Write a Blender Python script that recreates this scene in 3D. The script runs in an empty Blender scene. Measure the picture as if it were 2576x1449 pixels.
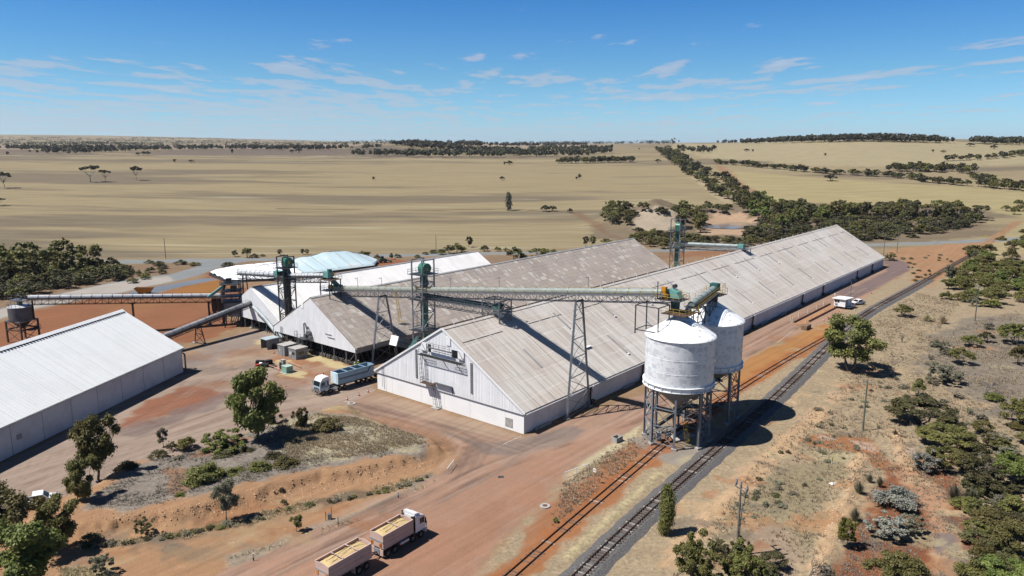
import bpy, math, random
import numpy as np
from mathutils import Vector, Matrix
R = math.radians
SC = bpy.context.scene
COL = SC.collection
# ------------------------------------------------------------------ camera, sky, sun, exposure
CAMZ, FPX, HY = 51.0, 1890.0, 361.0
PITCH = math.atan((724.5 - HY) / FPX)
cd = bpy.data.cameras.new('camera'); cam = bpy.data.objects.new('camera', cd); COL.objects.link(cam)
cam.location = (0, 0, CAMZ); cam.rotation_euler = (math.pi/2 - PITCH, 0, 0)
cd.sensor_width = 36.0; cd.lens = 36.0 * FPX / 2576.0; cd.clip_start = 0.5; cd.clip_end = 60000
SC.camera = cam
SUN_EL, SUN_AZ = R(57.5), R(13.5)       # shadow falls towards +x turned SUN_AZ to +y
SHD = Vector((math.cos(SUN_AZ)*math.cos(SUN_EL), math.sin(SUN_AZ)*math.cos(SUN_EL), -math.sin(SUN_EL)))
sl = bpy.data.lights.new('sun', 'SUN'); so = bpy.data.objects.new('sun', sl); COL.objects.link(so)
sl.energy = 5.0; sl.angle = R(0.53); sl.color = (1.0, 0.955, 0.89)
so.rotation_euler = SHD.to_track_quat('-Z', 'Y').to_euler()
w = bpy.data.worlds.new('World'); SC.world = w; w.use_nodes = True
nt = w.node_tree; nt.nodes.clear()
def N(t, typ, **kw):
    n = t.nodes.new(typ)
    for k, v in kw.items():
        if k == 'inp':
            for a, b in v.items(): n.inputs[a].default_value = b
        else: setattr(n, k, v)
    return n
out = N(nt, 'ShaderNodeOutputWorld'); bg = N(nt, 'ShaderNodeBackground')
SKY_STRENGTH = 0.058
bg.inputs['Strength'].default_value = SKY_STRENGTH
sky = N(nt, 'ShaderNodeTexSky', sky_type='NISHITA'); sky.sun_disc = False
sky.sun_elevation = SUN_EL; sky.sun_rotation = math.atan2(-SHD.x, -SHD.y)
sky.altitude = 300; sky.air_density = 1.0; sky.dust_density = 0.35; sky.ozone_density = 2.2
def mth(t, op, a, b=None, c=None, clamp=False):
    n = t.nodes.new('ShaderNodeMath'); n.operation = op; n.use_clamp = clamp
    for i, x in enumerate((a, b, c)):
        if x is None: continue
        if isinstance(x, (int, float)): n.inputs[i].default_value = x
        else: t.links.new(x, n.inputs[i])
    return n.outputs[0]
def mixc(t, f, a, b, typ='MIX'):
    n = t.nodes.new('ShaderNodeMix'); n.data_type = 'RGBA'; n.blend_type = typ
    for s, x in ((n.inputs[0], f), (n.inputs[6], a), (n.inputs[7], b)):
        if isinstance(x, (int, float)): s.default_value = x
        elif isinstance(x, (tuple, list)): s.default_value = tuple(x) + ((1,) if len(x) == 3 else ())
        else: t.links.new(x, s)
    return n.outputs[2]
def smooth(t, x, a, b):
    n = t.nodes.new('ShaderNodeMapRange'); n.interpolation_type = 'SMOOTHSTEP'
    t.links.new(x, n.inputs[0]); n.inputs[1].default_value = a; n.inputs[2].default_value = b
    return n.outputs[0]
tc = N(nt, 'ShaderNodeTexCoord'); sep = N(nt, 'ShaderNodeSeparateXYZ'); nt.links.new(tc.outputs['Generated'], sep.inputs[0])
zz = mth(nt, 'MAXIMUM', sep.outputs[2], 0.0)
den = mth(nt, 'ADD', zz, 0.012)
cx = mth(nt, 'DIVIDE', sep.outputs[0], den); cy = mth(nt, 'DIVIDE', sep.outputs[1], den)
cmb = N(nt, 'ShaderNodeCombineXYZ'); nt.links.new(cx, cmb.inputs[0]); nt.links.new(cy, cmb.inputs[1])
def cloud(sx, sy, det, off, rough=0.55):
    mp = N(nt, 'ShaderNodeMapping'); mp.inputs['Scale'].default_value = (sx, sy, 1); mp.inputs['Location'].default_value = off
    nt.links.new(cmb.outputs[0], mp.inputs[0])
    n1 = N(nt, 'ShaderNodeTexNoise', inp={'Scale': 1.0, 'Detail': det, 'Roughness': rough}); nt.links.new(mp.outputs[0], n1.inputs['Vector'])
    return n1.outputs['Fac']
n1 = cloud(1.35, 0.55, 5, (3.1, 1.7, 0), 0.58)
n2 = cloud(0.20, 0.12, 2, (8.3, 4.2, 0))
az = mth(nt, 'DIVIDE', sep.outputs[0], mth(nt, 'MAXIMUM', sep.outputs[1], 0.2))
lowz = smooth(nt, zz, 0.14, 0.06)
cover = mth(nt, 'ADD', mth(nt, 'SUBTRACT', n1, 0.045), mth(nt, 'MULTIPLY', mth(nt, 'SUBTRACT', n2, 0.5), 0.45))
# more cover low down and towards the left
cover = mth(nt, 'SUBTRACT', cover, mth(nt, 'MULTIPLY', smooth(nt, zz, 0.09, 0.15), 0.03))
cover = mth(nt, 'ADD', cover, mth(nt, 'MULTIPLY', lowz, mth(nt, 'ADD', 0.135, mth(nt, 'MULTIPLY', az, -0.13))))
cm = smooth(nt, cover, 0.572, 0.655)
ccol = mixc(nt, smooth(nt, zz, 0.05, 0.13), (4.9, 5.3, 6.1), (5.0, 5.1, 5.9))
ccol2 = mixc(nt, smooth(nt, n1, 0.60, 0.74), ccol, (6.0, 6.1, 6.7))
gr = N(nt, 'ShaderNodeValToRGB'); nt.links.new(zz, gr.inputs[0]); el = gr.color_ramp.elements
el[0].position = 0.0; el[0].color = (0.62, 0.96, 1.50, 1); el[1].position = 0.75; el[1].color = (0.26, 0.44, 0.62, 1)
for p_, c_ in ((0.02, (0.58, 0.94, 1.42, 1)), (0.085, (0.42, 0.79, 1.12, 1)), (0.19, (0.19, 0.60, 1.07, 1)), (0.30, (0.20, 0.52, 0.88, 1))):
    e_ = el.new(p_); e_.color = c_
skyc = mixc(nt, 1.0, sky.outputs[0], gr.outputs[0], 'MULTIPLY')
fade = mth(nt, 'MULTIPLY', cm, mth(nt, 'MULTIPLY', smooth(nt, zz, 0.002, 0.018), 0.52))
fin = mixc(nt, fade, skyc, ccol2)
nt.links.new(fin, bg.inputs[0]); nt.links.new(bg.outputs[0], out.inputs[0])
SC.render.engine = 'CYCLES'
SC.view_settings.view_transform = 'Standard'; SC.view_settings.look = 'None'
SC.view_settings.gamma = 1.0; SC.view_settings.use_curve_mapping = False
SC.view_settings.exposure = 0.85
SC.cycles.max_bounces = 5; SC.cycles.diffuse_bounces = 3; SC.cycles.transparent_max_bounces = 6
# ------------------------------------------------------------------ projection helpers (pixels of the 2576 wide photo)
cP, sP = math.cos(PITCH), math.sin(PITCH)
def ray(x, y):
    a = (x - 1288) / FPX; b = -(y - 724.5) / FPX
    return (a, cP + b*sP, -sP + b*cP)
def G(x, y, z=0.0):
    d = ray(x, y); t = (z - CAMZ) / d[2]
    return Vector((d[0]*t, d[1]*t, z))
def depth(p): return p[1]*cP + (CAMZ - p[2])*sP
TH = 0.8773
UX, UY = math.cos(TH), math.sin(TH)
SO = Vector((2.134, 126.891, 0))
def S(u, v, z=0.0): return Vector((SO.x + UX*u - UY*v, SO.y + UY*u + UX*v, z))
# ------------------------------------------------------------------ numpy noise
def _h(ix, iy, s):
    n = (ix.astype(np.int64)*374761393 + iy.astype(np.int64)*668265263 + s*974711) & 0xffffffff
    n = ((n ^ (n >> 13))*1274126177) & 0xffffffff
    n = n ^ (n >> 16)
    return (n & 0xffff) / 65535.0
def vnoise(x, y, s=0):
    xi = np.floor(x); yi = np.floor(y); fx = x - xi; fy = y - yi
    fx = fx*fx*(3-2*fx); fy = fy*fy*(3-2*fy)
    a = _h(xi, yi, s); b = _h(xi+1, yi, s); c = _h(xi, yi+1, s); d = _h(xi+1, yi+1, s)
    return (a*(1-fx)+b*fx)*(1-fy) + (c*(1-fx)+d*fx)*fy
def fbm(x, y, s=0, o=4):
    r = 0; a = 0.5; t = 0
    for i in range(o):
        r = r + a*vnoise(x, y, s+i*17); t += a; a *= 0.55; x = x*2.03+3.1; y = y*2.03+1.7
    return r/t - 0.5
def sstep(a, b, x):
    t = np.clip((x-a)/(b-a), 0, 1); return t*t*(3-2*t)
def sdpoly(px, py, poly):
    """signed distance, positive inside"""
    P = np.asarray(poly, float); n = len(P)
    d = np.full(px.shape, 1e18); ins = np.zeros(px.shape, bool)
    for i in range(n):
        ax, ay = P[i]; bx, by = P[(i+1) % n]
        ex, ey = bx-ax, by-ay; wx, wy = px-ax, py-ay
        t = np.clip((wx*ex+wy*ey)/(ex*ex+ey*ey+1e-12), 0, 1)
        d = np.minimum(d, (wx-ex*t)**2 + (wy-ey*t)**2)
        c = ((ay > py) != (by > py))
        with np.errstate(divide='ignore', invalid='ignore'):
            xi = ax + (py-ay)*ex/(ey if abs(ey) > 1e-12 else 1e-12)
        ins ^= (c & (px < xi))
    d = np.sqrt(d); return np.where(ins, d, -d)
def sdline(px, py, pts):
    P = np.asarray(pts, float); d = np.full(px.shape, 1e18)
    for i in range(len(P)-1):
        ax, ay = P[i]; bx, by = P[i+1]; ex, ey = bx-ax, by-ay; wx, wy = px-ax, py-ay
        t = np.clip((wx*ex+wy*ey)/(ex*ex+ey*ey+1e-12), 0, 1)
        d = np.minimum(d, (wx-ex*t)**2 + (wy-ey*t)**2)
    return np.sqrt(d)
# ------------------------------------------------------------------ materials
def lin(c):
    return tuple(((x/255.0)/12.92 if x/255.0 <= 0.04045 else ((x/255.0+0.055)/1.055)**2.4) for x in c)
MATS = {}
def mat(name, col, rough=0.7, metal=0.0, var=0.10, vscale=0.6, col2=None, thr=(0.45, 0.62), spec=0.3, bump=0.0, streak=None, rnd=0.0, grain=0.0):
    """procedural paint / metal / stone: two-tone noise, optional streaks along the object's slope, per-object variation"""
    if name in MATS: return MATS[name]
    m = bpy.data.materials.new(name); m.use_nodes = True; t = m.node_tree; b = t.nodes['Principled BSDF']
    b.inputs['Roughness'].default_value = rough; b.inputs['Metallic'].default_value = metal
    b.inputs['Specular IOR Level'].default_value = spec
    geo = N(t, 'ShaderNodeNewGeometry')
    mp = N(t, 'ShaderNodeMapping'); t.links.new(geo.outputs['Position'], mp.inputs[0])
    mp.inputs['Rotation'].default_value = (0, 0, -TH)
    nz = N(t, 'ShaderNodeTexNoise', inp={'Scale': vscale, 'Detail': 6.0, 'Roughness': 0.6}); t.links.new(mp.outputs[0], nz.inputs['Vector'])
    kf = 0.74 if min(col) > 0.6 else 0.55
    c = tuple(x*kf for x in col); col2 = tuple(x*kf for x in col2) if col2 else None
    if streak: streak = (streak[0], tuple(x*kf for x in streak[1]))+tuple(streak[2:])
    base = mixc(t, smooth(t, nz.outputs['Fac'], *thr), c, col2 if col2 else tuple(x*(1-var*2) for x in c))
    if streak:
        mp2 = N(t, 'ShaderNodeMapping'); t.links.new(mp.outputs[0], mp2.inputs[0]); mp2.inputs['Scale'].default_value = streak[0]
        n2 = N(t, 'ShaderNodeTexNoise', inp={'Scale': 1.0, 'Detail': 5.0, 'Roughness': 0.65}); t.links.new(mp2.outputs[0], n2.inputs['Vector'])
        base = mixc(t, mth(t, 'MULTIPLY', smooth(t, n2.outputs['Fac'], streak[2], streak[3]), streak[4]), base, streak[1])
    if grain:
        n3 = N(t, 'ShaderNodeTexNoise', inp={'Scale': 9.0, 'Detail': 3.0, 'Roughness': 0.7}); t.links.new(mp.outputs[0], n3.inputs['Vector'])
        v = mth(t, 'ADD', 1.0-grain, mth(t, 'MULTIPLY', n3.outputs['Fac'], grain*2))
        hv = N(t, 'ShaderNodeHueSaturation'); t.links.new(base, hv.inputs['Color']); t.links.new(v, hv.inputs['Value']); base = hv.outputs[0]
    if rnd:
        oi = N(t, 'ShaderNodeObjectInfo')
        v = mth(t, 'ADD', 1.0-rnd, mth(t, 'MULTIPLY', oi.outputs['Random'], rnd*2))
        hv = N(t, 'ShaderNodeHueSaturation'); t.links.new(base, hv.inputs['Color']); t.links.new(v, hv.inputs['Value']); base = hv.outputs[0]
    t.links.new(base, b.inputs['Base Color'])
    if bump:
        bp = N(t, 'ShaderNodeBump', inp={'Strength': bump, 'Distance': 0.05}); t.links.new(nz.outputs['Fac'], bp.inputs['Height']); t.links.new(bp.outputs[0], b.inputs['Normal'])
    MATS[name] = m; return m
# ------------------------------------------------------------------ mesh builder
class MB:
    def __init__(s): s.v = []; s.f = []
    def add(s, vs, fs):
        o = len(s.v); s.v += [tuple(p) for p in vs]; s.f += [tuple(i+o for i in q) for q in fs]; return s
    def box(s, c, d, rz=0.0):
        x, y, z = d[0]/2, d[1]/2, d[2]/2; ca, sa = math.cos(rz), math.sin(rz)
        vs = []
        for k in (-z, z):
            for i, j in ((-x, -y), (x, -y), (x, y), (-x, y)):
                vs.append((c[0]+i*ca-j*sa, c[1]+i*sa+j*ca, c[2]+k))
        return s.add(vs, [(3, 2, 1, 0), (4, 5, 6, 7), (0, 1, 5, 4), (1, 2, 6, 5), (2, 3, 7, 6), (3, 0, 4, 7)])
    def bx(s, a, b):
        return s.box([(a[i]+b[i])/2 for i in range(3)], [abs(b[i]-a[i]) for i in range(3)])
    def frame(s, p, q):
        p = Vector(p); q = Vector(q); d = (q-p).normalized()
        up = Vector((0, 0, 1)) if abs(d.z) < 0.95 else Vector((1, 0, 0))
        r = d.cross(up).normalized(); u = r.cross(d).normalized(); return p, q, r, u
    def bar(s, p, q, w, h=None):
        h = h or w; p, q, r, u = s.frame(p, q); r = r*(w/2); u = u*(h/2)
        vs = [p-r-u, p+r-u, p+r+u, p-r+u, q-r-u, q+r-u, q+r+u, q-r+u]
        return s.add(vs, [(0, 1, 2, 3), (7, 6, 5, 4), (0, 4, 5, 1), (1, 5, 6, 2), (2, 6, 7, 3), (3, 7, 4, 0)])
    def tube(s, p, q, r0, r1=None, n=8, caps=True):
        r1 = r0 if r1 is None else r1; p, q, r, u = s.frame(p, q); vs = []
        for c, rr in ((p, r0), (q, r1)):
            for i in range(n):
                a = 2*math.pi*i/n; vs.append(c + r*(math.cos(a)*rr) + u*(math.sin(a)*rr))
        fs = [(i, n+i, n+(i+1) % n, (i+1) % n) for i in range(n)]
        if caps: fs += [tuple(range(n)), tuple(range(2*n-1, n-1, -1))]
        return s.add(vs, fs)
    def path(s, pts, r, n=6):
        for a, b in zip(pts[:-1], pts[1:]): s.tube(a, b, r, r, n)
        return s
    def prism(s, loop, ext):
        n = len(loop); L = [Vector(p) for p in loop]; e = Vector(ext)
        nn = Vector((0, 0, 0))
        for i in range(n):
            nn += L[i].cross(L[(i+1) % n])
        if nn.dot(e) > 0: L = L[::-1]
        vs = L + [p+e for p in L]
        return s.add(vs, [tuple(range(n)), tuple(range(2*n-1, n-1, -1))] + [(i, n+i, n+(i+1) % n, (i+1) % n) for i in range(n)][::1])
    def quad(s, a, b, c, d): return s.add([a, b, c, d], [(0, 1, 2, 3)])
    def lathe(s, prof, c=(0, 0, 0), n=24, a0=0.0):
        vs = []; m = len(prof)
        for r, z in prof:
            for i in range(n):
                a = a0+2*math.pi*i/n; vs.append((c[0]+r*math.cos(a), c[1]+r*math.sin(a), c[2]+z))
        fs = []
        for k in range(m-1):
            for i in range(n): fs.append((k*n+i, k*n+(i+1) % n, (k+1)*n+(i+1) % n, (k+1)*n+i))
        return s.add(vs, fs)
    def mesh(s, name, m=None, smooth=False):
        me = bpy.data.meshes.new(name); me.from_pydata(s.v, [], s.f)
        if m: me.materials.append(m)
        if smooth:
            me.polygons.foreach_set('use_smooth', [True]*len(me.polygons))
        me.update(); return me
    def obj(s, name, m, parent=None, smooth=False, loc=None, **kw):
        return link(name, s.mesh(name, m, smooth), parent, loc, **kw)
def link(name, data, parent=None, loc=None, rot=None, **kw):
    o = bpy.data.objects.new(name, data); COL.objects.link(o)
    if parent: o.parent = parent
    if loc is not None: o.location = loc
    if rot is not None: o.rotation_euler = rot
    for k, v in kw.items(): o[k] = v
    return o
def tag(o, label, cat, group=None):
    o['label'] = label; o['category'] = cat
    if group: o['group'] = group
    return o
def thing(name, label, cat, loc=(0, 0, 0), rz=0.0, group=None):
    return tag(link(name, None, None, loc, (0, 0, rz)), label, cat, group)
def copy_tree(o, loc=None, rz=None, parent=None):
    c = o.copy(); COL.objects.link(c)
    if parent: c.parent = parent
    if loc is not None: c.location = loc
    if rz is not None: c.rotation_euler = (0, 0, rz)
    for ch in KIDS(o): copy_tree(ch, parent=c)
    return c
def KIDS(o): return list(o.children)
# ------------------------------------------------------------------ terrain height
RP = np.array([0, 400, 480, 600, 800, 1000, 1300, 1800, 2500, 4000, 8000, 20000], float)
ZP = np.array([0, 0, 2.0, 6.5, 14, 20, 28, 36, 41.5, 45.5, 52, 56], float)
def gp(*pts): return [tuple(G(*p)[:2]) for p in pts]
ISLAND = gp((20,1330),(150,1262),(250,1222),(330,1172),(480,1146),(620,1096),(760,1045),(883,1022),(931,1060),(1020,1090),(1100,1112),(1120,1140),(1075,1168),(985,1185),(800,1222),(600,1275),(430,1315),(300,1335),(205,1345))
BUNDS = [(gp((2245,1085),(2262,1130),(2292,1185)), 0.7, 1.4), (gp((2168,1148),(2140,1235),(2112,1300),(2082,1370),(2050,1460)), 0.75, 1.3),
         (gp((2075,1040),(1985,1110),(1900,1195),(1800,1290),(1690,1420)), 0.42, 2.0), (gp((1660,1190),(1560,1280),(1430,1400)), 0.25, 0.8)]
MAIN_PX = [(1390,1520),(1450,1449),(1571,1340),(1696,1226),(1786,1150),(1821,1118),(1946,1009),(1997,959),(2037,921),(2100,857),(2159,801),(2219,766.5),(2301,724),(2332,705),(2389,672.5),(2442,643.7),(2490,613),(2560,575)]
SIDE_PX = [(1215,1510),(1282,1449),(1517,1246),(1636,1149),(1667,1116),(1760,1045),(1858,978),(1896,954.5),(1954,920),(2022,880),(2067,855),(2125,825),(2190,786)]
def smooth_path(px, step=1.5):
    P = [G(*p) for p in px]; out = []
    pts = [np.array(p[:2]) for p in P]
    d = [0]
    for a, b in zip(pts[:-1], pts[1:]): d.append(d[-1]+np.linalg.norm(b-a))
    d = np.array(d); X = np.array(pts); s = np.arange(0, d[-1], step)
    xy = np.stack([np.interp(s, d, X[:, 0]), np.interp(s, d, X[:, 1])], 1)
    k = 17; pad = np.concatenate([xy[:1]-(xy[1:k+1][::-1]-xy[:1]), xy, xy[-1:]-(xy[-k-1:-1][::-1]-xy[-1:])]) if len(xy) > k+1 else xy
    ker = np.hanning(2*k+1+2)[1:-1]; ker /= ker.sum()
    for _ in range(2):
        sm = np.stack([np.convolve(pad[:, i], ker, 'valid') for i in (0, 1)], 1)
        pad[k:-k] = sm
    return sm
MAIN_T = smooth_path(MAIN_PX); SIDE_T = smooth_path(SIDE_PX)
POND = G(1822, 570)
SANDM = [(G(1640, 560), 26, 7.0), (G(1600, 572), 20, 4.0), (G(1700, 566), 18, 3.5)]
def height(x, y, full=True):
    x = np.asarray(x, float); y = np.asarray(y, float)
    r = np.hypot(x, y); z = np.interp(r, RP, ZP)
    a = x/np.maximum(y, 1.0)
    # far hills: left skyline, wooded knoll, right-hand rise
    z = z + 78*sstep(-0.02, -0.62, a)*sstep(3500, 8500, r)
    z = z + 20*np.exp(-((a+0.125)/0.085)**2)*sstep(1500, 2300, r)*(1-sstep(2300, 3400, r))
    z = z + 26*np.exp(-((a-0.47)/0.20)**2)*sstep(900, 1750, r)*(1-0.4*sstep(2400, 4000, r))
    z = z + 10*sstep(0.5, 0.7, a)*sstep(1200, 2200, r)
    z = z + sstep(900, 3000, r)*fbm(x/900, y/900, 5, 3)*14 + sstep(420, 900, r)*fbm(x/260, y/260, 9, 2)*3
    if full:
        m = r < 700
        if np.any(m):
            xm = x[m]; ym = y[m]; zm = np.zeros(xm.shape)
            k = (ym < 140) & (xm < 10)
            if np.any(k):
                xk, yk = xm[k], ym[k]; sd = sdpoly(xk, yk, ISLAND) + fbm(xk/5, yk/5, 3, 3)*2.4 + fbm(xk/0.9, yk/0.9, 13, 4)*2.0
                lump = fbm(xk/0.6, yk/0.6, 21, 3)*0.55*np.exp(-((sd-0.8)/1.3)**2)
                zm[k] += 1.15*sstep(0.0, 1.9, sd) + lump - 0.35*np.exp(-((sd+1.6)/1.1)**2)
            k = (ym < 200) & (xm > 5)
            if np.any(k):
                xk, yk = xm[k], ym[k]; t = np.zeros(xk.shape)
                for pts, hh, ww in BUNDS:
                    dd = sdline(xk, yk, pts); t += hh*np.exp(-(dd/ww)**2)*(0.7+1.7*fbm(xk/1.5, yk/1.5, 31, 4))
                t += 0.22*fbm(xk/5, yk/5, 41, 3)*sstep(8, 16, sdline(xk, yk, SIDE_T[::4]))
                zm[k] += t
            for c, rad, hh in SANDM:
                dd = np.hypot(xm-c.x, ym-c.y); zm += hh*np.exp(-(dd/rad)**2)*(1+0.6*fbm(xm/9, ym/9, 51, 3))
            dp = np.hypot((xm-POND.x)/30, (ym-POND.y)/26)
            zm += 3.2*np.exp(-((dp-1.45)/0.33)**2)*sstep(POND.y-6, POND.y+16, ym) - 1.6*(1-sstep(0.75, 1.1, dp))
            z[m] = z[m] + zm
    return z
def hz(x, y): return float(height(np.array([x]), np.array([y]))[0])
TT = 30.0*1.03**np.arange(214)
def T(x, y):
    """pixel of the photo -> point on the terrain"""
    d = ray(x, y)
    if d[2] < -0.12: return G(x, y)
    t = TT
    for k in range(2):
        u = (CAMZ + d[2]*t) < height(d[0]*t, d[1]*t)
        if not u.any(): t = np.array([6000.0]); break
        i = int(np.argmax(u)); t = np.linspace(t[max(i-1, 0)], t[i], 40)
    else:
        t = t[int(np.argmax((CAMZ + d[2]*t) < height(d[0]*t, d[1]*t)))]; t = np.array([t])
    x0, y0 = float(d[0]*t[0]), float(d[1]*t[0])
    return Vector((x0, y0, hz(x0, y0)))
def tp(*pts): return [tuple(T(*p)[:2]) for p in pts]
# ------------------------------------------------------------------ ground colours (real surface colours of soil, straw, gravel)
def A(r, g, b, k=2.62): return np.array([c/k/t for c, t in zip(lin((r, g, b)), (1.06, 0.97, 0.85))])
print('paint polygons')
# name, polygon(px), colour, edge softness (m), edge wander (m), opacity, grass amount
ISL_FULL = tp((0,1290),(150,1250),(250,1215),(330,1165),(480,1140),(620,1090),(760,1035),(883,1012),(931,1053),(1020,1081),(1133,1105),(1158,1142),(1142,1170),(1101,1198),(1004,1251),(899,1300),(834,1318),(729,1362),(640,1410),(575,1429),(520,1470),(-120,1520),(-250,1400))
HAUL = tp((500,1480),(575,1429),(640,1411),(729,1364),(834,1320),(899,1304),(1004,1251),(1101,1198),(1142,1170),(1158,1142),(1133,1105),(1020,1081),(931,1053),(883,1012),(948,985),(1318,1098),(1420,1060),(1620,990),(1760,905),(1900,830),(2222,675),(2240,662),(2222,655),(2253,650),(2280,660),(2292,678),(2242,706),(2188,737),(2152,771),(2095,796),(2011,836),(1926,875),(1867,906),(1700,1010),(1619,1061),(1562,1097),(1497,1142),(1408,1198),(1347,1267),(1290,1330),(1214,1400),(1150,1500))
YARD = tp((-250,1290),(0,1170),(461,932),(500,880),(640,826),(690,835),(893,926),(948,986),(883,1012),(760,1035),(620,1090),(480,1140),(330,1165),(250,1215),(150,1250),(0,1290),(-250,1400))
HWY = tp((-300,676),(0,664),(250,655),(700,648),(958,639.5),(1214,635.5),(1678,627),(2191,616),(2361,612.5),(2576,606),(2900,594),(2900,602),(2576,613.5),(2361,618.5),(2191,621),(1678,633),(1214,642),(958,647),(700,655),(250,665),(0,674),(-300,688))
ACC = tp((-200,842),(-200,818),(0,776),(45,765),(164,735),(273,712),(360,697),(427,690),(490,673),(507,663),(485,655),(560,651),(700,655),(620,657),(590,663),(545,675),(500,692),(440,708),(370,722),(280,742),(175,760),(96,775),(0,803))
REGION = [('haul_road', HAUL), ('yard', YARD), ('highway', HWY), ('access_road', ACC)]
P = []
def paint(poly, c, soft=0.6, wan=1.0, op=1.0, grass=None, sc=4.0): P.append((poly, c, soft, wan, op, grass, sc))
STUB = A(184, 161, 119); STUBD = A(150, 131, 103)
# --- far country
paint(tp((-400,388),(0,391),(520,391),(700,391),(860,392),(880,375),(560,369),(330,392),(0,372),(-400,372)), A(140,120,100), 14, 40, 0.8, 1)
paint(tp((560,369),(880,375),(1000,376),(860,396),(1300,398),(1540,390),(1300,392),(800,392),(430,391),(300,385)), A(140,121,102), 12, 30, 0.7, 1)
paint(tp((880,366),(1010,372),(1130,382),(1000,395),(890,390)), A(128,110,95), 8, 20, 0.7, 1)
paint(tp((-500,362),(1500,362),(1500,368),(-500,372)), A(190,165,140), 30, 80, 0.7, 1)
paint(tp((1700,361),(2150,355),(2576,362),(2700,380),(2700,410),(2300,420),(2080,418),(1800,400),(1680,378)), A(196,175,132), 8, 20, 1.0, 1)
paint(tp((1790,425),(2080,450),(2440,472),(2620,490),(2620,560),(2450,522),(2130,520),(1960,520),(1880,490)), A(196,174,122), 4, 6, 0.95, 1)
paint(tp((2240,425),(2480,432),(2576,428),(2700,440),(2700,470),(2576,465),(2400,455),(2200,435)), A(186,162,120), 5, 8, 0.8, 1)
# highway verges, bush floor, pond sand
paint(tp((-300,700),(0,683),(250,668),(560,656),(1000,650),(1230,644),(1700,636),(1700,650),(1230,670),(960,662),(700,668),(500,690),(330,720),(0,790),(-300,860)), A(158,128,98), 2, 4, 0.9, 1)
paint(tp((-300,668),(0,655),(600,642),(1000,633),(1500,620),(1700,616),(1700,628),(1214,636),(700,648),(0,664),(-300,676)), A(176,150,112), 1.5, 3, 0.8, 1)
paint(tp((1480,600),(1500,560),(1580,530),(1850,515),(1900,505),(2450,525),(2500,590),(2360,612),(2190,618),(1680,628),(1600,610)), A(150,128,100), 3, 8, 0.9, 1)
paint(tp((1590,575),(1600,540),(1640,522),(1700,530),(1715,560),(1660,585)), A(214,190,158), 1.5, 8, 0.9, 0.25)
paint(tp((1760,590),(1770,545),(1800,535),(1860,535),(1905,552),(1910,578),(1880,596)), A(218,178,140), 1.5, 5, 0.95, 0.1)
paint(tp((1670,640),(1680,650),(1860,640),(2000,630),(2000,618),(1700,634)), A(172,120,84), 2, 4, 0.8, 0.2)
paint(tp((1805,412),(1835,428),(1880,470),(1925,490),(1905,492),(1850,462),(1800,425)), A(186,140,105), 2, 4, 0.9, 0.2)
# --- ground left: red pad, bunker apron, scrub
paint(tp((-200,850),(0,812),(96,782),(230,750),(345,748),(560,700),(640,735),(560,790),(600,822),(500,860),(330,870),(0,960),(-300,1100)), A(172,114,78), 1.0, 3, 1.0, 0.1)
paint(tp((380,745),(553,702),(600,720),(560,735),(450,745)), A(186,126,66), 2, 4, 0.9, 0.1)
paint(tp((316,741),(350,728),(440,713),(553,692),(562,700),(450,722),(345,749)), A(142,146,150), 0.4, 0.5, 1.0, 0)
paint(tp((500,700),(560,672),(700,660),(960,650),(1060,660),(1000,672),(850,690),(600,705)), A(172,108,72), 1.5, 4, 0.9, 0.15)
paint(tp((190,800),(330,745),(520,745),(480,760),(300,790)), A(176,124,80), 2, 8, 0.5, 0.1)
# --- right of the long shed
RIGHT = tp((1150,1500),(1290,1330),(1408,1198),(1619,1061),(1867,906),(2095,796),(2188,737),(2292,678),(2253,650),(2222,640),(2400,620),(2700,600),(2900,700),(2900,1600),(1150,1600))
paint(RIGHT, A(190,163,126), 0.8, 1.5, 1.0, 0.75)
paint(tp((2225,628),(2400,618),(2480,612),(2440,650),(2380,690),(2330,722),(2290,705),(2300,675),(2250,650)), A(196,146,104), 1.5, 4, 0.95, 0.2)
paint(tp((2480,612),(2576,560),(2700,520),(2700,590),(2576,640),(2470,660),(2400,700)), A(200,176,126), 2, 4, 0.8, 0.6)
paint(tp((2310,935),(2330,850),(2420,800),(2560,790),(2700,900),(2700,1040),(2450,1050),(2400,960)), A(150,134,114), 1.2, 4, 0.85, 0.5)
paint(tp((1860,915),(2011,840),(2078,812),(2105,832),(1990,905),(1900,965),(1830,990)), A(204,142,84), 0.7, 2, 0.95, 0.15)
paint(tp((1228,1480),(1330,1330),(1420,1240),(1560,1130),(1640,1085),(1660,1110),(1600,1165),(1480,1275),(1330,1400),(1260,1480)), A(190,126,84), 0.7, 2, 0.9, 0.15)
paint(tp((1408,1200),(1470,1150),(1560,1100),(1600,1070),(1615,1085),(1560,1125),(1500,1165),(1430,1210)), A(226,205,160), 0.5, 1.8, 0.8, 0.6)
paint(tp((1590,1110),(1640,1080),(1700,1060),(1790,1060),(1830,1090),(1770,1150),(1690,1170)), A(176,160,142), 0.6, 1.5, 0.85, 0.15)
paint(tp((1960,1095),(2060,1015),(2110,960),(2140,950),(2150,985),(2060,1060),(1950,1140),(1860,1230),(1800,1290),(1775,1280),(1850,1200)), A(220,180,138), 0.8, 3.5, 0.82, 0.32)
paint(tp((2020,1110),(2050,1092),(2190,1098),(2215,1135),(2240,1180),(2200,1175),(2150,1140),(2080,1130)), A(192,128,82), 0.4, 1.2, 0.95, 0.1)
paint(tp((2050,1093),(2110,1098),(2105,1108),(2070,1108)), A(214,178,150), 0.25, 0.6, 0.9, 0)
paint(tp((2130,1105),(2195,1115),(2210,1140),(2170,1130)), A(214,178,150), 0.25, 0.6, 0.9, 0)
paint(tp((2268,1128),(2300,1128),(2308,1155),(2280,1150)), A(222,196,170), 0.25, 0.5, 0.9, 0)
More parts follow.
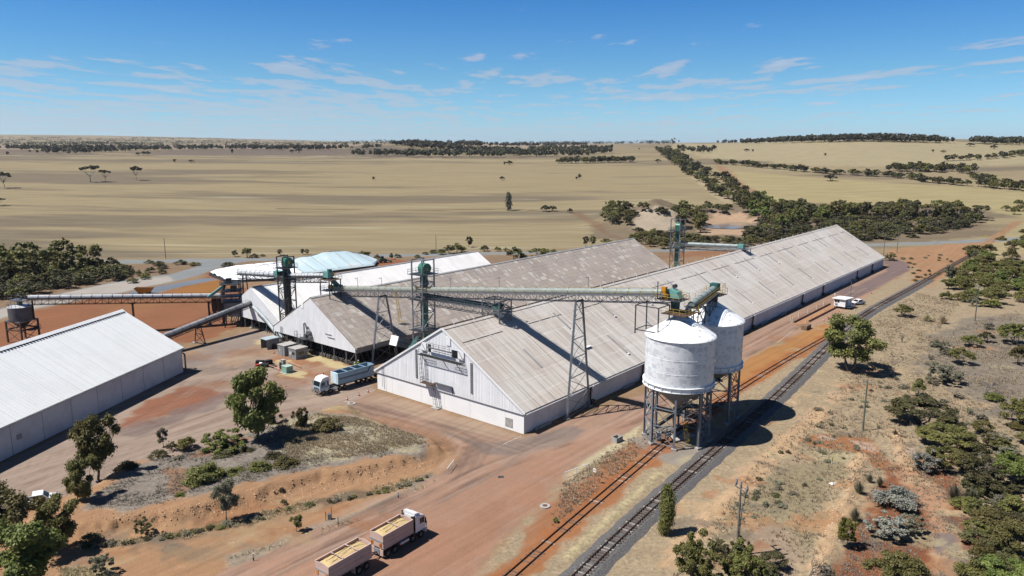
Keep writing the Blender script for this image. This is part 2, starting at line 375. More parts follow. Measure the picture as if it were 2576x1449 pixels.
paint(tp((2235,1185),(2330,1160),(2420,1200),(2440,1290),(2470,1480),(2090,1480),(2130,1390),(2165,1270)), A(160,98,64), 0.8, 2, 0.95, 0.15)
paint(tp((2250,1190),(2300,1185),(2370,1230),(2400,1330),(2470,1480),(2350,1480),(2340,1350),(2310,1260)), A(214,162,120), 0.6, 1.5, 0.95, 0.05)
paint(tp((2345,1340),(2395,1345),(2425,1400),(2430,1480),(2385,1480),(2362,1400)), A(146,132,122), 0.6, 1.5, 0.85, 0.3)
paint(tp((1800,1300),(1950,1190),(2120,1120),(2150,1160),(2090,1260),(2060,1340),(1990,1400),(1900,1330)), A(170,150,112), 1.0, 3, 0.85, 0.9)
paint(tp((1870,1330),(1960,1320),(2010,1370),(2000,1480),(1880,1480)), A(190,160,130), 0.8, 2, 0.9, 0.3)
for pts, hh, ww in BUNDS[:3]:
    P.append((('line', pts, ww*0.8), A(226,184,138), 0.5, 1.5, 0.88, 0.2, 2.0))
P.append((('line', tp((1660,1190),(1560,1280),(1430,1400)), 0.5), A(214,190,140), 0.3, 0.5, 0.8, 0.8, 2.0))
# --- island
paint(ISL_FULL, A(198,150,108), 0.7, 1.5, 1.0, 0.3)
paint(tp((215,1300),(290,1205),(420,1152),(520,1130),(600,1095),(700,1062),(800,1046),(900,1062),(1050,1108),(1095,1135),(1050,1160),(950,1168),(800,1195),(660,1225),(560,1245),(420,1285),(300,1305)), A(158,144,128), 0.8, 2.5, 0.95, 0.8)
paint(tp((700,1080),(800,1055),(900,1066),(1040,1108),(1080,1132),(1030,1150),(900,1165),(780,1185),(720,1150)), A(200,182,144), 1.0, 4, 0.9, 0.9)
paint(tp((420,1200),(470,1195),(500,1230),(470,1262),(430,1262)), A(192,136,92), 0.6, 2, 0.7, 0.1)
paint(tp((500,1140),(570,1120),(620,1120),(560,1165),(480,1165)), A(186,130,90), 0.6, 2, 0.7, 0.1)
paint(tp((200,1362),(330,1352),(430,1338),(600,1300),(800,1256),(950,1228),(1080,1190),(1090,1205),(950,1248),(800,1276),(600,1325),(430,1360),(330,1372),(205,1382)), A(118,100,76), 0.6, 1.5, 0.85, 1.0)
paint(tp((560,1400),(700,1362),(830,1310),(900,1290),(1000,1240),(1090,1198),(1110,1204),(1004,1254),(900,1306),(834,1322),(729,1366),(640,1412),(575,1432)), A(172,154,130), 0.4, 1.5, 0.85, 0.7)
paint(tp((160,1440),(215,1420),(260,1430),(300,1480),(150,1500)), A(200,178,130), 0.6, 1.5, 0.9, 1.0)
paint(tp((470,1138),(560,1108),(640,1092),(650,1097),(560,1118),(480,1147)), A(214,190,140), 0.3, 0.8, 0.85, 0.6)
paint(tp((760,1035),(883,1012),(910,1030),(1000,1072),(1120,1104),(1090,1118),(960,1082),(880,1048),(770,1048)), A(206,176,126), 0.4, 1.4, 0.8, 0.5)
# --- yard and roads
paint(YARD, A(192,164,140), 0.6, 1.5, 1.0, 0)
paint(tp((500,890),(640,838),(700,850),(893,930),(900,960),(800,960),(650,900),(560,930)), A(196,158,124), 1.5, 4, 0.8, 0)
paint(tp((650,905),(760,880),(880,930),(905,955),(800,958),(700,950)), A(184,128,90), 1.2, 4, 0.85, 0)
paint(tp((330,1040),(400,1000),(480,968),(530,982),(570,995),(480,1030),(400,1055),(300,1075)), A(172,112,82), 1.0, 3, 0.95, 0)
paint(tp((280,1090),(400,1050),(560,990),(570,1010),(460,1060),(330,1100)), A(150,128,116), 1.0, 3, 0.7, 0)
paint(tp((430,905),(520,870),(640,835),(690,850),(560,900),(470,940)), A(168,150,136), 1.5, 4, 0.7, 0)
paint(HAUL, A(194,154,126), 0.5, 0.9, 1.0, 0)
paint(tp((560,1480),(740,1390),(1000,1290),(1200,1190),(1380,1120),(1500,1110),(1440,1180),(1330,1290),(1190,1420),(1120,1500)), A(198,148,116), 3.0, 5, 0.75, 0)
paint(tp((900,1440),(1100,1330),(1300,1230),(1400,1190),(1340,1270),(1200,1400),(1100,1480)), A(192,138,104), 2.5, 4, 0.6, 0)
paint(tp((1100,1085),(1230,1112),(1330,1100),(1440,1068),(1480,1085),(1400,1125),(1300,1148),(1230,1140)), A(160,138,122), 0.6, 1.0, 0.9, 0)
paint(tp((950,990),(1320,1100),(1300,1112),(1150,1078),(1000,1035),(920,1005)), A(196,164,132), 1.0, 2, 0.8, 0)
paint(tp((880,1022),(960,1040),(1100,1085),(1170,1125),(1130,1135),(1050,1100),(930,1055)), A(170,124,92), 0.7, 1.5, 0.8, 0)
paint(tp((1500,1095),(1700,980),(1900,850),(2050,775),(2150,730),(2170,742),(2060,795),(1920,865),(1700,1000),(1560,1085)), A(196,150,120), 0.6, 1.0, 0.8, 0)
paint(tp((1880,862),(2000,798),(2090,755),(2095,768),(2010,812),(1900,872)), A(180,138,112), 0.4, 0.6, 0.7, 0)
paint(tp((1996,846),(2030,830),(2165,764),(2188,738),(2160,732),(2080,770),(1980,822)), A(206,160,126), 0.4, 0.6, 0.6, 0)
paint(tp((2100,738),(2180,698),(2235,672),(2222,655),(2253,650),(2280,660),(2290,678),(2242,704),(2190,734),(2150,752)), A(150,124,114), 0.3, 0.4, 0.95, 0)
paint(tp((2130,712),(2220,672),(2228,676),(2235,680),(2150,722)), A(198,158,130), 0.4, 0.4, 0.8, 0)
# spilt grain along the open shed
for q in (((700,885),(760,882),(860,912),(893,928),(890,936),(840,925),(760,900)), ((640,855),(690,848),(700,856),(650,868)), ((720,930),(770,935),(760,950),(700,945)), ((690,905),(730,908),(720,918),(690,912))):
    paint(tp(*q), A(232,206,150), 0.3, 1.6, 0.9, 0, 1.6)
paint(HWY, A(166,163,153), 0.4, 0.3, 1.0, 0)
paint(ACC, A(166,164,156), 0.4, 0.6, 1.0, 0)
paint(tp((-200,842),(-200,818),(0,778),(45,767),(164,737),(273,714),(360,700),(425,694),(436,707),(370,720),(280,740),(175,758),(96,773),(0,801)), A(206,190,170), 0.5, 0.8, 1.0, 0)
def shrink(T_, n=3): return [tuple(p) for p in T_[::n]]
P.append((('line', shrink(SIDE_T), 1.9), A(190,118,70), 0.8, 1.6, 0.85, 0.1, 3.0))
P.append((('line', shrink(MAIN_T[:175]), 1.9), A(82,79,80), 0.35, 0.5, 1.0, 0, 2.0))
P.append((('line', shrink(MAIN_T[170:]), 2.2), A(186,136,96), 0.5, 1.0, 0.8, 0.1, 2.0))
for q in (((0,391),(600,391),(1100,399)),):
    P.append((('line', tp(*q), 5), A(206,188,150), 2.5, 6, 0.7, 0, 30.0))
P.append((('line', tp((700,525),(1000,529),(1280,526),(1440,534)), 1.6), A(112,94,74), 0.8, 1.2, 0.8, 0, 20.0))
P.append((('line', tp((1750,448),(1835,512)), 4), A(206,180,140), 1.5, 3, 0.9, 0, 20.0))
P.append((('line', tp((1450,535),(1530,590),(1640,622)), 3), A(150,112,84), 1.5, 3, 0.6, 0, 20.0))
rl = random.Random(12)
RUT = [[(560,1480),(740,1390),(1000,1285),(1200,1190),(1400,1115),(1560,1065),(1760,945),(1960,835),(2150,735)], [(640,1480),(840,1380),(1080,1280),(1260,1190),(1350,1130),(1240,1100),(1080,1055),(960,1020),(820,1020),(600,1060)], [(860,1030),(1000,1066),(1110,1095),(1180,1130),(1150,1185),(1000,1262),(820,1345)], [(0,1250),(200,1160),(400,1085),(620,1010),(800,985),(930,960)], [(0,1210),(250,1120),(420,1030),(520,960),(620,900),(760,850)]]
for rt in RUT:
    for k in range(7):
        ox = rl.uniform(-45, 45); oy = rl.uniform(-16, 22); d0 = tp(*[(x+ox*(y/1300), y+oy*(y/1300)) for x, y in rt]); lo = rl.random() < 0.6
        for sg in (0, 1):
            pl = [(p[0]+sg*1.3, p[1]+sg*1.3) for p in d0]
            P.append((('line', pl, 0.16), A(128,100,84) if lo else A(214,178,150), 0.35, 0.6, rl.uniform(0.18, 0.42), 0, 6.0))
for k in range(26):
    q_ = T(rl.uniform(300, 900), rl.uniform(880, 1010)); r_ = rl.uniform(1.0, 4.0); c_ = rl.choice([A(140,118,104), A(206,176,146), A(170,120,88)])
    P.append(([(q_.x+r_*math.cos(a)*1.6, q_.y+r_*math.sin(a)) for a in np.linspace(0, 6.28, 9)[:-1]], c_, 1.0, 3, 0.45, 0, 2.0))
for k in range(46):
    x_ = rl.uniform(200, 980); q_ = T(x_, 1385-0.17*(x_-200)+rl.uniform(-35, 60)); r_ = rl.uniform(0.6, 2.2); c_ = rl.choice([A(150,132,112), A(186,150,112), A(176,118,78), A(206,170,126), A(138,120,100)])
    P.append(([(q_.x+r_*math.cos(a)*1.7, q_.y+r_*math.sin(a)) for a in np.linspace(0, 6.28, 9)[:-1]], c_, 0.8, 3, 0.5, 0.35, 2.0))
for k in range(95):
    q_ = T(rl.uniform(1700, 2560), rl.uniform(820, 1445)); r_ = rl.uniform(0.5, 2.4); c_ = rl.choice([A(218,180,134), A(132,116,98), A(192,132,90), A(206,186,140), A(200,146,100)])
    P.append(([(q_.x+r_*math.cos(a)*1.6, q_.y+r_*math.sin(a)) for a in np.linspace(0, 6.28, 9)[:-1]], c_, 0.6, 3, 0.62, 0.4, 1.6))
print('terrain mesh')
t_ = np.concatenate([np.linspace(-1.9, -0.98, 24, endpoint=False), np.linspace(-0.98, 0.98, 470), np.linspace(0.98, 1.9, 25)[1:]])
ys = [30.0]
while ys[-1] < 15500:
    y0 = ys[-1]; ys.append(y0*(1.0047 if y0 < 330 else (1.0075 if y0 < 900 else 1.016)))
ys = np.array(ys); nr, nc = len(ys), len(t_)
Yg = np.repeat(ys[:, None], nc, 1); Xg = Yg*t_[None, :]
X = Xg.ravel(); Y = Yg.ravel(); Z = height(X, Y)
rr = np.hypot(X, Y)
c0 = np.zeros((len(X), 3)); c0[:] = A(176, 140, 104)
grass = np.full(len(X), 0.4)
far = sstep(345, 365, rr - 0.22*X*(X > 0)*(Y < 420))
pat = fbm(X/130, Y/24, 71, 4)*0.9 + fbm(X/600, Y/110, 77, 3)*1.1
stub = STUB[None, :]*(1-sstep(-0.06, 0.20, -pat)[:, None]) + STUBD[None, :]*sstep(-0.06, 0.20, -pat)[:, None]
hl = sstep(0.17, 0.30, fbm(X/110, Y/9, 83, 3))*sstep(-0.05, 0.2, fbm(X/500, Y/200, 85, 2))
stub = stub*(1-hl[:, None]*0.5) + A(214, 200, 160)[None, :]*hl[:, None]*0.5
c0 = c0*(1-far[:, None]) + stub*far[:, None]; grass = grass*(1-far) + 0.9*far
for poly, c, soft, wan, op, gr, sc in P:
    line = isinstance(poly, tuple) and poly[0] == 'line'
    pts = np.array(poly[1] if line else poly); m_ = (poly[2] if line else 0) + soft + wan + 0.1
    bb = (X > pts[:, 0].min()-m_) & (X < pts[:, 0].max()+m_) & (Y > pts[:, 1].min()-m_) & (Y < pts[:, 1].max()+m_)
    if not bb.any(): continue
    xb, yb = X[bb], Y[bb]
    sd = (poly[2] - sdline(xb, yb, pts)) if line else sdpoly(xb, yb, pts)
    sd = sd + wan*2.2*fbm(xb/sc, yb/sc, 101, 4)
    al = sstep(-soft, soft, sd)*op
    var = 1 + 0.10*fbm(xb/(sc*2), yb/(sc*2), 131, 3)
    c0[bb] = c0[bb]*(1-al[:, None]) + (c[None, :]*var[:, None])*al[:, None]
    if gr is not None: grass[bb] = grass[bb]*(1-al) + gr*al
# faces, split by what the surface is
i = np.arange(nr-1)[:, None]*nc + np.arange(nc-1)[None, :]
F = np.stack([i, i+1, i+nc+1, i+nc], -1).reshape(-1, 4)
fx = X[F].mean(1); fy = Y[F].mean(1)
reg = np.zeros(len(F), int)
for k, (nm, poly) in enumerate(REGION):
    pts = np.array(poly); bb = (fx > pts[:, 0].min()) & (fx < pts[:, 0].max()) & (fy > pts[:, 1].min()) & (fy < pts[:, 1].max())
    s = np.zeros(len(F), bool); s[bb] = (sdpoly(fx[bb], fy[bb], pts) + 0.8*fbm(fx[bb]/2, fy[bb]/2, 101, 3)) > 0
    reg[s & (reg == 0)] = k+1
rf = np.hypot(fx, fy)
reg[(reg == 0) & (rf > 350) & (fx < 250)] = 5
reg[(reg == 0) & (rf > 430)] = 5
reg[(rf > 2600)] = 6
isl = np.zeros(len(F), bool); bb = (fy < 140) & (fx < 10)
isl[bb] = sdpoly(fx[bb], fy[bb], np.array(ISL_FULL)) > 0
reg[isl & (reg == 0)] = 7
def ground_mat():
    m = bpy.data.materials.new('soil_and_straw'); m.use_nodes = True; t = m.node_tree; b = t.nodes['Principled BSDF']
    b.inputs['Roughness'].default_value = 0.95; b.inputs['Specular IOR Level'].default_value = 0.08
    at = N(t, 'ShaderNodeAttribute', attribute_name='paint'); ag = N(t, 'ShaderNodeAttribute', attribute_name='grass')
    geo = N(t, 'ShaderNodeNewGeometry')
    def nz(s, d=4, r=0.6, map_=None):
        n = N(t, 'ShaderNodeTexNoise', inp={'Scale': s, 'Detail': d, 'Roughness': r}); t.links.new(map_ or geo.outputs['Position'], n.inputs['Vector']); return n.outputs['Fac']
    mp = N(t, 'ShaderNodeMapping'); t.links.new(geo.outputs['Position'], mp.inputs[0]); mp.inputs['Rotation'].default_value = (0, 0, -TH)
    mp2 = N(t, 'ShaderNodeMapping'); t.links.new(mp.outputs[0], mp2.inputs[0]); mp2.inputs['Scale'].default_value = (0.035, 0.9, 1)
    big = nz(0.09, 5); mid = nz(0.8, 5, 0.65); fine = nz(4.0, 3, 0.7); trk = nz(1.0, 4, 0.6, mp2.outputs[0])
    g = ag.outputs['Fac']
    # bare soil: mottling and wheel-track streaks; grass: darker litter and pale straw flecks
    v1 = mth(t, 'ADD', 0.62, mth(t, 'ADD', mth(t, 'MULTIPLY', big, 0.30), mth(t, 'MULTIPLY', mid, 0.26)))
    v1 = mth(t, 'ADD', v1, mth(t, 'MULTIPLY', mth(t, 'SUBTRACT', trk, 0.5), 0.62))
    v1 = mth(t, 'ADD', v1, mth(t, 'MULTIPLY', mth(t, 'SUBTRACT', fine, 0.5), 0.42))
    v1 = mth(t, 'ADD', v1, 0.10)
    hv = N(t, 'ShaderNodeHueSaturation'); t.links.new(at.outputs['Color'], hv.inputs['Color']); t.links.new(v1, hv.inputs['Value'])
    soil = mixc(t, smooth(t, fine, 0.66, 0.80), hv.outputs[0], (0.27, 0.20, 0.14))
    gr1 = nz(1.6, 6, 0.75); gr2 = nz(0.35, 4, 0.65)
    gv = mth(t, 'ADD', 0.22, mth(t, 'ADD', mth(t, 'MULTIPLY', gr1, 0.95), mth(t, 'MULTIPLY', gr2, 0.85)))
    hg = N(t, 'ShaderNodeHueSaturation'); t.links.new(at.outputs['Color'], hg.inputs['Color']); t.links.new(gv, hg.inputs['Value'])
    gcol = mixc(t, mth(t, 'MULTIPLY', smooth(t, gr1, 0.54, 0.38), 0.42), hg.outputs[0], (0.105, 0.088, 0.063))
    gcol = mixc(t, mth(t, 'MULTIPLY', smooth(t, gr1, 0.56, 0.70), 0.60), gcol, (0.29, 0.245, 0.155))
    # in the far paddocks only the broad pattern is left
    cdist = N(t, 'ShaderNodeVectorMath', operation='LENGTH'); t.links.new(geo.outputs['Position'], cdist.inputs[0])
    fr = smooth(t, cdist.outputs['Value'], 260, 420)
    mp3 = N(t, 'ShaderNodeMapping'); t.links.new(geo.outputs['Position'], mp3.inputs[0]); mp3.inputs['Scale'].default_value = (0.02, 0.22, 1)
    fs = nz(1.0, 6, 0.65, mp3.outputs[0])
    hf = N(t, 'ShaderNodeHueSaturation'); t.links.new(at.outputs['Color'], hf.inputs['Color']); t.links.new(mth(t, 'ADD', 0.50, mth(t, 'MULTIPLY', fs, 1.0)), hf.inputs['Value'])
    mixg = mixc(t, fr, gcol, hf.outputs[0])
    # patchy growth: bare and grassy spots break into each other
    gp_ = smooth(t, mth(t, 'ADD', mth(t, 'SUBTRACT', g, 0.5), mth(t, 'MULTIPLY', mth(t, 'SUBTRACT', gr2, 0.5), 1.5)), -0.16, 0.16)
    col = mixc(t, gp_, soil, mixg)
    t.links.new(col, b.inputs['Base Color'])
    bp = N(t, 'ShaderNodeBump', inp={'Strength': 0.55, 'Distance': 0.12})
    hh = mth(t, 'MULTIPLY', mth(t, 'ADD', mth(t, 'ADD', mid, mth(t, 'MULTIPLY', fine, 0.6)), mth(t, 'MULTIPLY', mth(t, 'MULTIPLY', gr1, g), 2.0)), mth(t, 'SUBTRACT', 1.0, fr))
    t.links.new(hh, bp.inputs['Height']); t.links.new(bp.outputs[0], b.inputs['Normal'])
    return m
GM = ground_mat()
names = ['ground', 'haul_road', 'yard', 'highway', 'access_road', 'paddock', 'hills', 'mound']
V3 = np.stack([X, Y, Z], 1)
for k, nm in enumerate(names):
    fk = F[reg == k]
    if not len(fk): continue
    u, inv = np.unique(fk, return_inverse=True); fk = inv.reshape(-1, 4)
    me = bpy.data.meshes.new(nm); me.vertices.add(len(u)); me.vertices.foreach_set('co', V3[u].ravel().astype(np.float32))
    me.loops.add(fk.size); me.loops.foreach_set('vertex_index', fk.ravel().astype(np.int32))
    me.polygons.add(len(fk)); me.polygons.foreach_set('loop_start', np.arange(0, fk.size, 4, dtype=np.int32))
    me.polygons.foreach_set('use_smooth', np.ones(len(fk), bool))
    me.update(calc_edges=True)
    a_ = me.attributes.new('paint', 'FLOAT_COLOR', 'POINT'); cc = np.ones((len(u), 4), np.float32); cc[:, :3] = np.clip(c0[u], 0, 1); a_.data.foreach_set('color', cc.ravel())
    a_ = me.attributes.new('grass', 'FLOAT', 'POINT'); a_.data.foreach_set('value', grass[u].astype(np.float32))
    me.materials.append(GM); link(nm, me, kind='structure')
# ------------------------------------------------------------------ materials of the plant
rng = random.Random(4)
M_white = mat('white_paint', (0.80, 0.81, 0.82), 0.55, var=0.04, vscale=0.35)
M_clad = mat('white_cladding', (0.82, 0.83, 0.85), 0.5, var=0.03, vscale=0.4, rnd=0.04)
M_wallA = mat('rendered_panel', (0.72, 0.68, 0.68), 0.75, var=0.05, vscale=0.25, rnd=0.025, streak=((0.9, 0.9, 0.08), (0.50, 0.45, 0.42), 0.58, 0.8, 0.35))
M_wallF = mat('white_panel', (0.83, 0.83, 0.83), 0.6, var=0.02, vscale=0.25, streak=((0.6, 0.6, 0.1), (0.66, 0.62, 0.58), 0.60, 0.8, 0.35))
M_wallD = mat('grey_white_panel', (0.645, 0.66, 0.69), 0.75, var=0.06, vscale=0.3, rnd=0.03, streak=((0.5, 0.5, 0.07), (0.44, 0.30, 0.17), 0.62, 0.74, 0.7))
def roof_a_mat():
    m = bpy.data.materials.new('weathered_roof'); m.use_nodes = True; t = m.node_tree; b = t.nodes['Principled BSDF']; b.inputs['Roughness'].default_value = 0.55; b.inputs['Specular IOR Level'].default_value = 0.3
    geo = N(t, 'ShaderNodeNewGeometry'); mp = N(t, 'ShaderNodeMapping'); t.links.new(geo.outputs['Position'], mp.inputs[0]); mp.inputs['Rotation'].default_value = (0, 0, -TH)
    def nz(sc, d=5, r=0.62):
        q = N(t, 'ShaderNodeMapping'); t.links.new(mp.outputs[0], q.inputs[0]); q.inputs['Scale'].default_value = sc
        n = N(t, 'ShaderNodeTexNoise', inp={'Scale': 1.0, 'Detail': d, 'Roughness': r}); t.links.new(q.outputs[0], n.inputs['Vector']); return n.outputs['Fac']
    run = nz((2.6, 0.07, 0.07)); run2 = nz((0.55, 0.05, 0.05), 4); big = nz((0.03, 0.07, 0.07), 3); rows = nz((0.06, 2.2, 2.2), 2, 0.4); spk = nz((3.0, 1.6, 1.6), 3, 0.7)
    c = mixc(t, smooth(t, big, 0.40, 0.62), (0.385, 0.345, 0.31), (0.415, 0.395, 0.37))
    c = mixc(t, mth(t, 'MULTIPLY', smooth(t, run, 0.50, 0.66), 0.55), c, (0.225, 0.185, 0.155))
    c = mixc(t, mth(t, 'MULTIPLY', smooth(t, run, 0.46, 0.34), 0.55), c, (0.50, 0.48, 0.46))
    c = mixc(t, mth(t, 'MULTIPLY', smooth(t, run2, 0.52, 0.68), 0.45), c, (0.25, 0.21, 0.175))
    c = mixc(t, mth(t, 'MULTIPLY', smooth(t, rows, 0.60, 0.68), 0.30), c, (0.54, 0.52, 0.50))
    c = mixc(t, mth(t, 'MULTIPLY', smooth(t, spk, 0.58, 0.72), 0.25), c, (0.23, 0.19, 0.16))
    oi = N(t, 'ShaderNodeObjectInfo'); hv = N(t, 'ShaderNodeHueSaturation'); t.links.new(c, hv.inputs['Color']); t.links.new(mth(t, 'ADD', 0.93, mth(t, 'MULTIPLY', oi.outputs['Random'], 0.14)), hv.inputs['Value'])
    t.links.new(hv.outputs[0], b.inputs['Base Color']); return m
M_roofA = roof_a_mat()
M_roofB = mat('patchy_roof', (0.455, 0.39, 0.345), 0.65, var=0.06, vscale=0.12, rnd=0.10, grain=0.08, streak=((3.2, 0.22, 0.22), (0.595, 0.55, 0.505), 0.52, 0.68, 0.85))
M_roofB2 = mat('pale_roof_sheet', (0.59, 0.54, 0.49), 0.6, var=0.10, vscale=0.5, rnd=0.14, grain=0.06)
M_roofC = mat('white_roof', (0.80, 0.79, 0.78), 0.5, var=0.04, vscale=0.2, rnd=0.03, streak=((1.2, 0.08, 0.08), (0.62, 0.60, 0.58), 0.55, 0.75, 0.5))
M_roofD = mat('ribbed_white_roof', (0.77, 0.785, 0.78), 0.5, var=0.02, vscale=0.2, rnd=0.015)
M_dark = mat('dark_void', (0.014, 0.013, 0.012), 0.9, var=0.2)  # near-black, also carries the shade inside openings, tubs and open bases
M_trim = mat('grey_trim', (0.42, 0.42, 0.43), 0.5, var=0.08)
M_steel = mat('galvanised_steel', (0.30, 0.31, 0.33), 0.45, metal=0.55, var=0.12, vscale=1.5)
M_dsteel = mat('dark_painted_steel', (0.085, 0.09, 0.10), 0.5, metal=0.3, var=0.15, vscale=1.2)
M_rust = mat('rusty_steel', (0.10, 0.065, 0.05), 0.8, var=0.2, vscale=2.0, col2=(0.17, 0.085, 0.05))
M_bright = mat('bright_galvanised', (0.72, 0.73, 0.74), 0.35, metal=0.25, var=0.08, vscale=1.0, rnd=0.06)
M_hood = mat('pale_green_hood', (0.36, 0.42, 0.405), 0.45, metal=0.1, var=0.08, vscale=0.8, rnd=0.05)
M_green = mat('green_machine_paint', (0.035, 0.22, 0.155), 0.4, var=0.12, vscale=1.0)
M_teal = mat('dark_teal_paint', (0.02, 0.105, 0.095), 0.45, var=0.15, vscale=0.9, col2=(0.05, 0.16, 0.14))
M_aqua = mat('aqua_paint', (0.20, 0.46, 0.42), 0.45, var=0.10, vscale=0.9)
M_yellow = mat('yellow_paint', (0.62, 0.42, 0.06), 0.5, var=0.12, vscale=2.0)
M_orange = mat('orange_paint', (0.75, 0.30, 0.02), 0.45, var=0.08)
M_timber = mat('weathered_timber', (0.16, 0.145, 0.13), 0.85, var=0.2, vscale=2.0, rnd=0.25)
M_conc = mat('concrete', (0.50, 0.48, 0.45), 0.85, var=0.12, vscale=1.5, grain=0.06)
M_black = mat('black_rubber', (0.018, 0.018, 0.019), 0.75, var=0.2)
M_glass = mat('dark_glass', (0.02, 0.028, 0.035), 0.08, var=0.05, spec=0.6)
M_grey = mat('grey_hut_paint', (0.33, 0.335, 0.345), 0.6, var=0.06, vscale=0.8)
# ------------------------------------------------------------------ long storage sheds
def shed(name, label, u0, u1, v0, v1, e, r, wall_z0, group='long grain storage sheds'):
    t = thing(name, label, 'shed', (SO.x, SO.y, 0), TH, group)
    return t
def roof_base(t, u0, u1, v0, v1, e, r, m, name='roof', th=0.16, over=0.45, drop=0.10):
    vm = (v0+v1)/2; s = (r-e)/(vm-v0)
    b = MB()
    for a, sg in ((v0, 1), (v1, -1)):
        va = a - sg*over; za = e - s*over - drop; zr = r - drop
        b.prism([(u0, va, za), (u0, vm, zr), (u0, vm, zr-th), (u0, va, za-th)], (u1-u0, 0, 0))
    return b.obj(name, m, t)
def slope_frame(v0, v1, e, r, right=True):
    vm = (v0+v1)/2; a = v0 if right else v1; sg = 1 if right else -1
    L = math.hypot(vm-v0, r-e); dv = (vm-v0)/L*sg; dz = (r-e)/L
    return a, L, dv, dz
def lightp(c, j): return float(sstep(0.48, 0.70, vnoise(np.array([c/3.2+3]), np.array([j/0.9+1]), 7))[0])
def sheets(t, u0, u1, v0, v1, e, r, w, rows, m, nmax=300, right=True, over=0.45, name='roof_sheet', mats2=None, p2=0.0, rise=0.05, near_first=True, rib=0, gap=0.03, prob=None):
    """individual roof sheets: rows counted from the eave, each a folded sheet with its own edges; the far ones joined"""
    a, L, dv, dz = slope_frame(v0, v1, e, r, right)
    sg = 1 if right else -1
    ncol = int(round((u1-u0)/w)); w = (u1-u0)/ncol; rl = (L+over-0.12)/rows
    nrm = (0, -dz*sg, dv*sg)   # outward normal of the slope in (v,z)
    def pt(u, s, h):
        return (u, a + dv*s - dz*sg*h, e + dz*s + abs(dv)*h)
    rest = [MB(), MB()]; k = 0
    for c in range(ncol):
        for j in range(rows):
            s0 = -over + j*rl; s1 = s0 + rl + (0.0 if j == rows-1 else -0.03)
            ua, ub = u0 + c*w + gap/2, u0+(c+1)*w - gap/2
            h0 = rise + rng.uniform(-0.012, 0.012) + 0.012*(rows-j); h1 = h0 - 0.02
            # folded profile: flat pan with raised edge ribs
            prof = [(ua, 0), (ua+0.05, 0.022 if rib else 0.045), (ua+0.10, 0.0)]
            if rib:
                for q in range(1, rib):
                    uc = ua + (ub-ua)*q/rib; prof += [(uc-0.06, 0), (uc, 0.022), (uc+0.06, 0)]
            prof += [(ub, 0.0)]
            vs = [pt(u, s0, h0+h) for u, h in prof] + [pt(u, s1, h1+h) for u, h in prof]
            n = len(prof)
            vs += [pt(ua, s0, h0-0.06), pt(ub, s0, h0-0.06)]
            fs = [(i, i+1, n+i+1, n+i) for i in range(n-1)] + [tuple(range(n-1, -1, -1)) + (2*n, 2*n+1)][:1]
            if k < nmax:
                q = MB().add(vs, fs); mm = mats2 if (mats2 and rng.random() < p2*lightp(c, j)) else m
                q.obj(name, mm, t); k += 1
            else:
                rest[1 if (mats2 and rng.random() < p2*lightp(c, j)) else 0].add(vs, fs)
    for q, mm in zip(rest, (m, mats2)):
        if q.v:
            q.obj(name + '_field', mm, t, kind='stuff')
# ---- front shed
AL, AW, AE, AR = 241.0, 39.8, 4.29, 16.33
tA = thing('long_storage_shed', 'longest grain shed with weathered grey roof and white front gable beside the silos', 'shed', (SO.x, SO.y, 0), TH, 'long grain storage sheds')
am = AW/2; asl = (AR-AE)/am
roof_base(tA, -0.35, AL+0.2, 0, AW, AE, AR, M_roofA, name='roof')
sheets(tA, -0.35, AL+0.2, 0, AW, AE, AR, 0.80, 3, M_roofA, 300, True)
sheets(tA, -0.35, AL+0.2, 0, AW, AE, AR, 2.4, 2, M_roofA, 0, False)
# unseen dark core added to block light; walls as separate precast panels
MB().bx((0.32, 0.3, 0), (AL-0.3, AW-0.3, AE-0.45)).obj('light_block_core', M_dark, tA)
np_ = 32; pw = AL/np_
for k in range(np_):
    MB().bx((k*pw+0.02, 0.0, 0), ((k+1)*pw-0.02, 0.26, AE-0.28)).obj('wall_panel', M_wallA, tA)
    MB().bx((k*pw+0.02, AW-0.26, 0), ((k+1)*pw-0.02, AW, AE-0.28)).obj('wall_panel', M_wallA, tA)
js = [0, 4.4, 13.1, 19.9, 26.3, 35.1, AW]
for a, b in zip(js[:-1], js[1:]):
    MB().bx((0.0, a+0.02, 0), (0.3, b-0.02, AE-0.6)).obj('wall_panel', M_wallF, tA, label='white front wall panel')
MB().prism([(AL-0.3, 0.27, 0), (AL-0.3, AW-0.27, 0), (AL-0.3, AW-0.27, AE-0.4), (AL-0.3, am, AR-0.35), (AL-0.3, 0.27, AE-0.4)], (0.28, 0, 0)).obj('rear_wall', M_wallA, tA)
def gable_clad(t, u, v0, v1, e, r, z0, w, m, holes=()):
    vm = (v0+v1)/2; s = (r-e)/(vm-v0); n = int(round((v1-v0)/w)); w = (v1-v0)/n
    top = lambda v: e + s*min(v-v0, v1-v) - 0.22
    for k in range(n):
        a, b = v0+k*w+0.006, v0+(k+1)*w-0.006
        lo = z0; segs = [(z0, None)]
        for (ha, hb, hz0, hz1) in holes:
            if ha < (a+b)/2 < hb: segs = [(z0, hz0), (hz1, None)]
        for sa, sb in segs:
            q = MB(); mid = (a+b)/2
            prof = [(a, 0), (a+0.06, -0.04), (a+0.12, 0), (mid-0.05, 0), (mid, -0.04), (mid+0.05, 0), (b, 0)]
            ta = [(top(v) if sb is None else min(sb, top(v))) for v, _ in prof]
            if min(ta) <= sa+0.02: ta = [max(x, sa+0.02) for x in ta]
            vs = [(u+d, v, sa) for v, d in prof] + [(u+d, v, z) for (v, d), z in zip(prof, ta)]
            m_ = len(prof)
            q.add(vs, [(i, i+1, m_+i+1, m_+i) for i in range(m_-1)])
            q.obj('cladding_sheet', m, t)
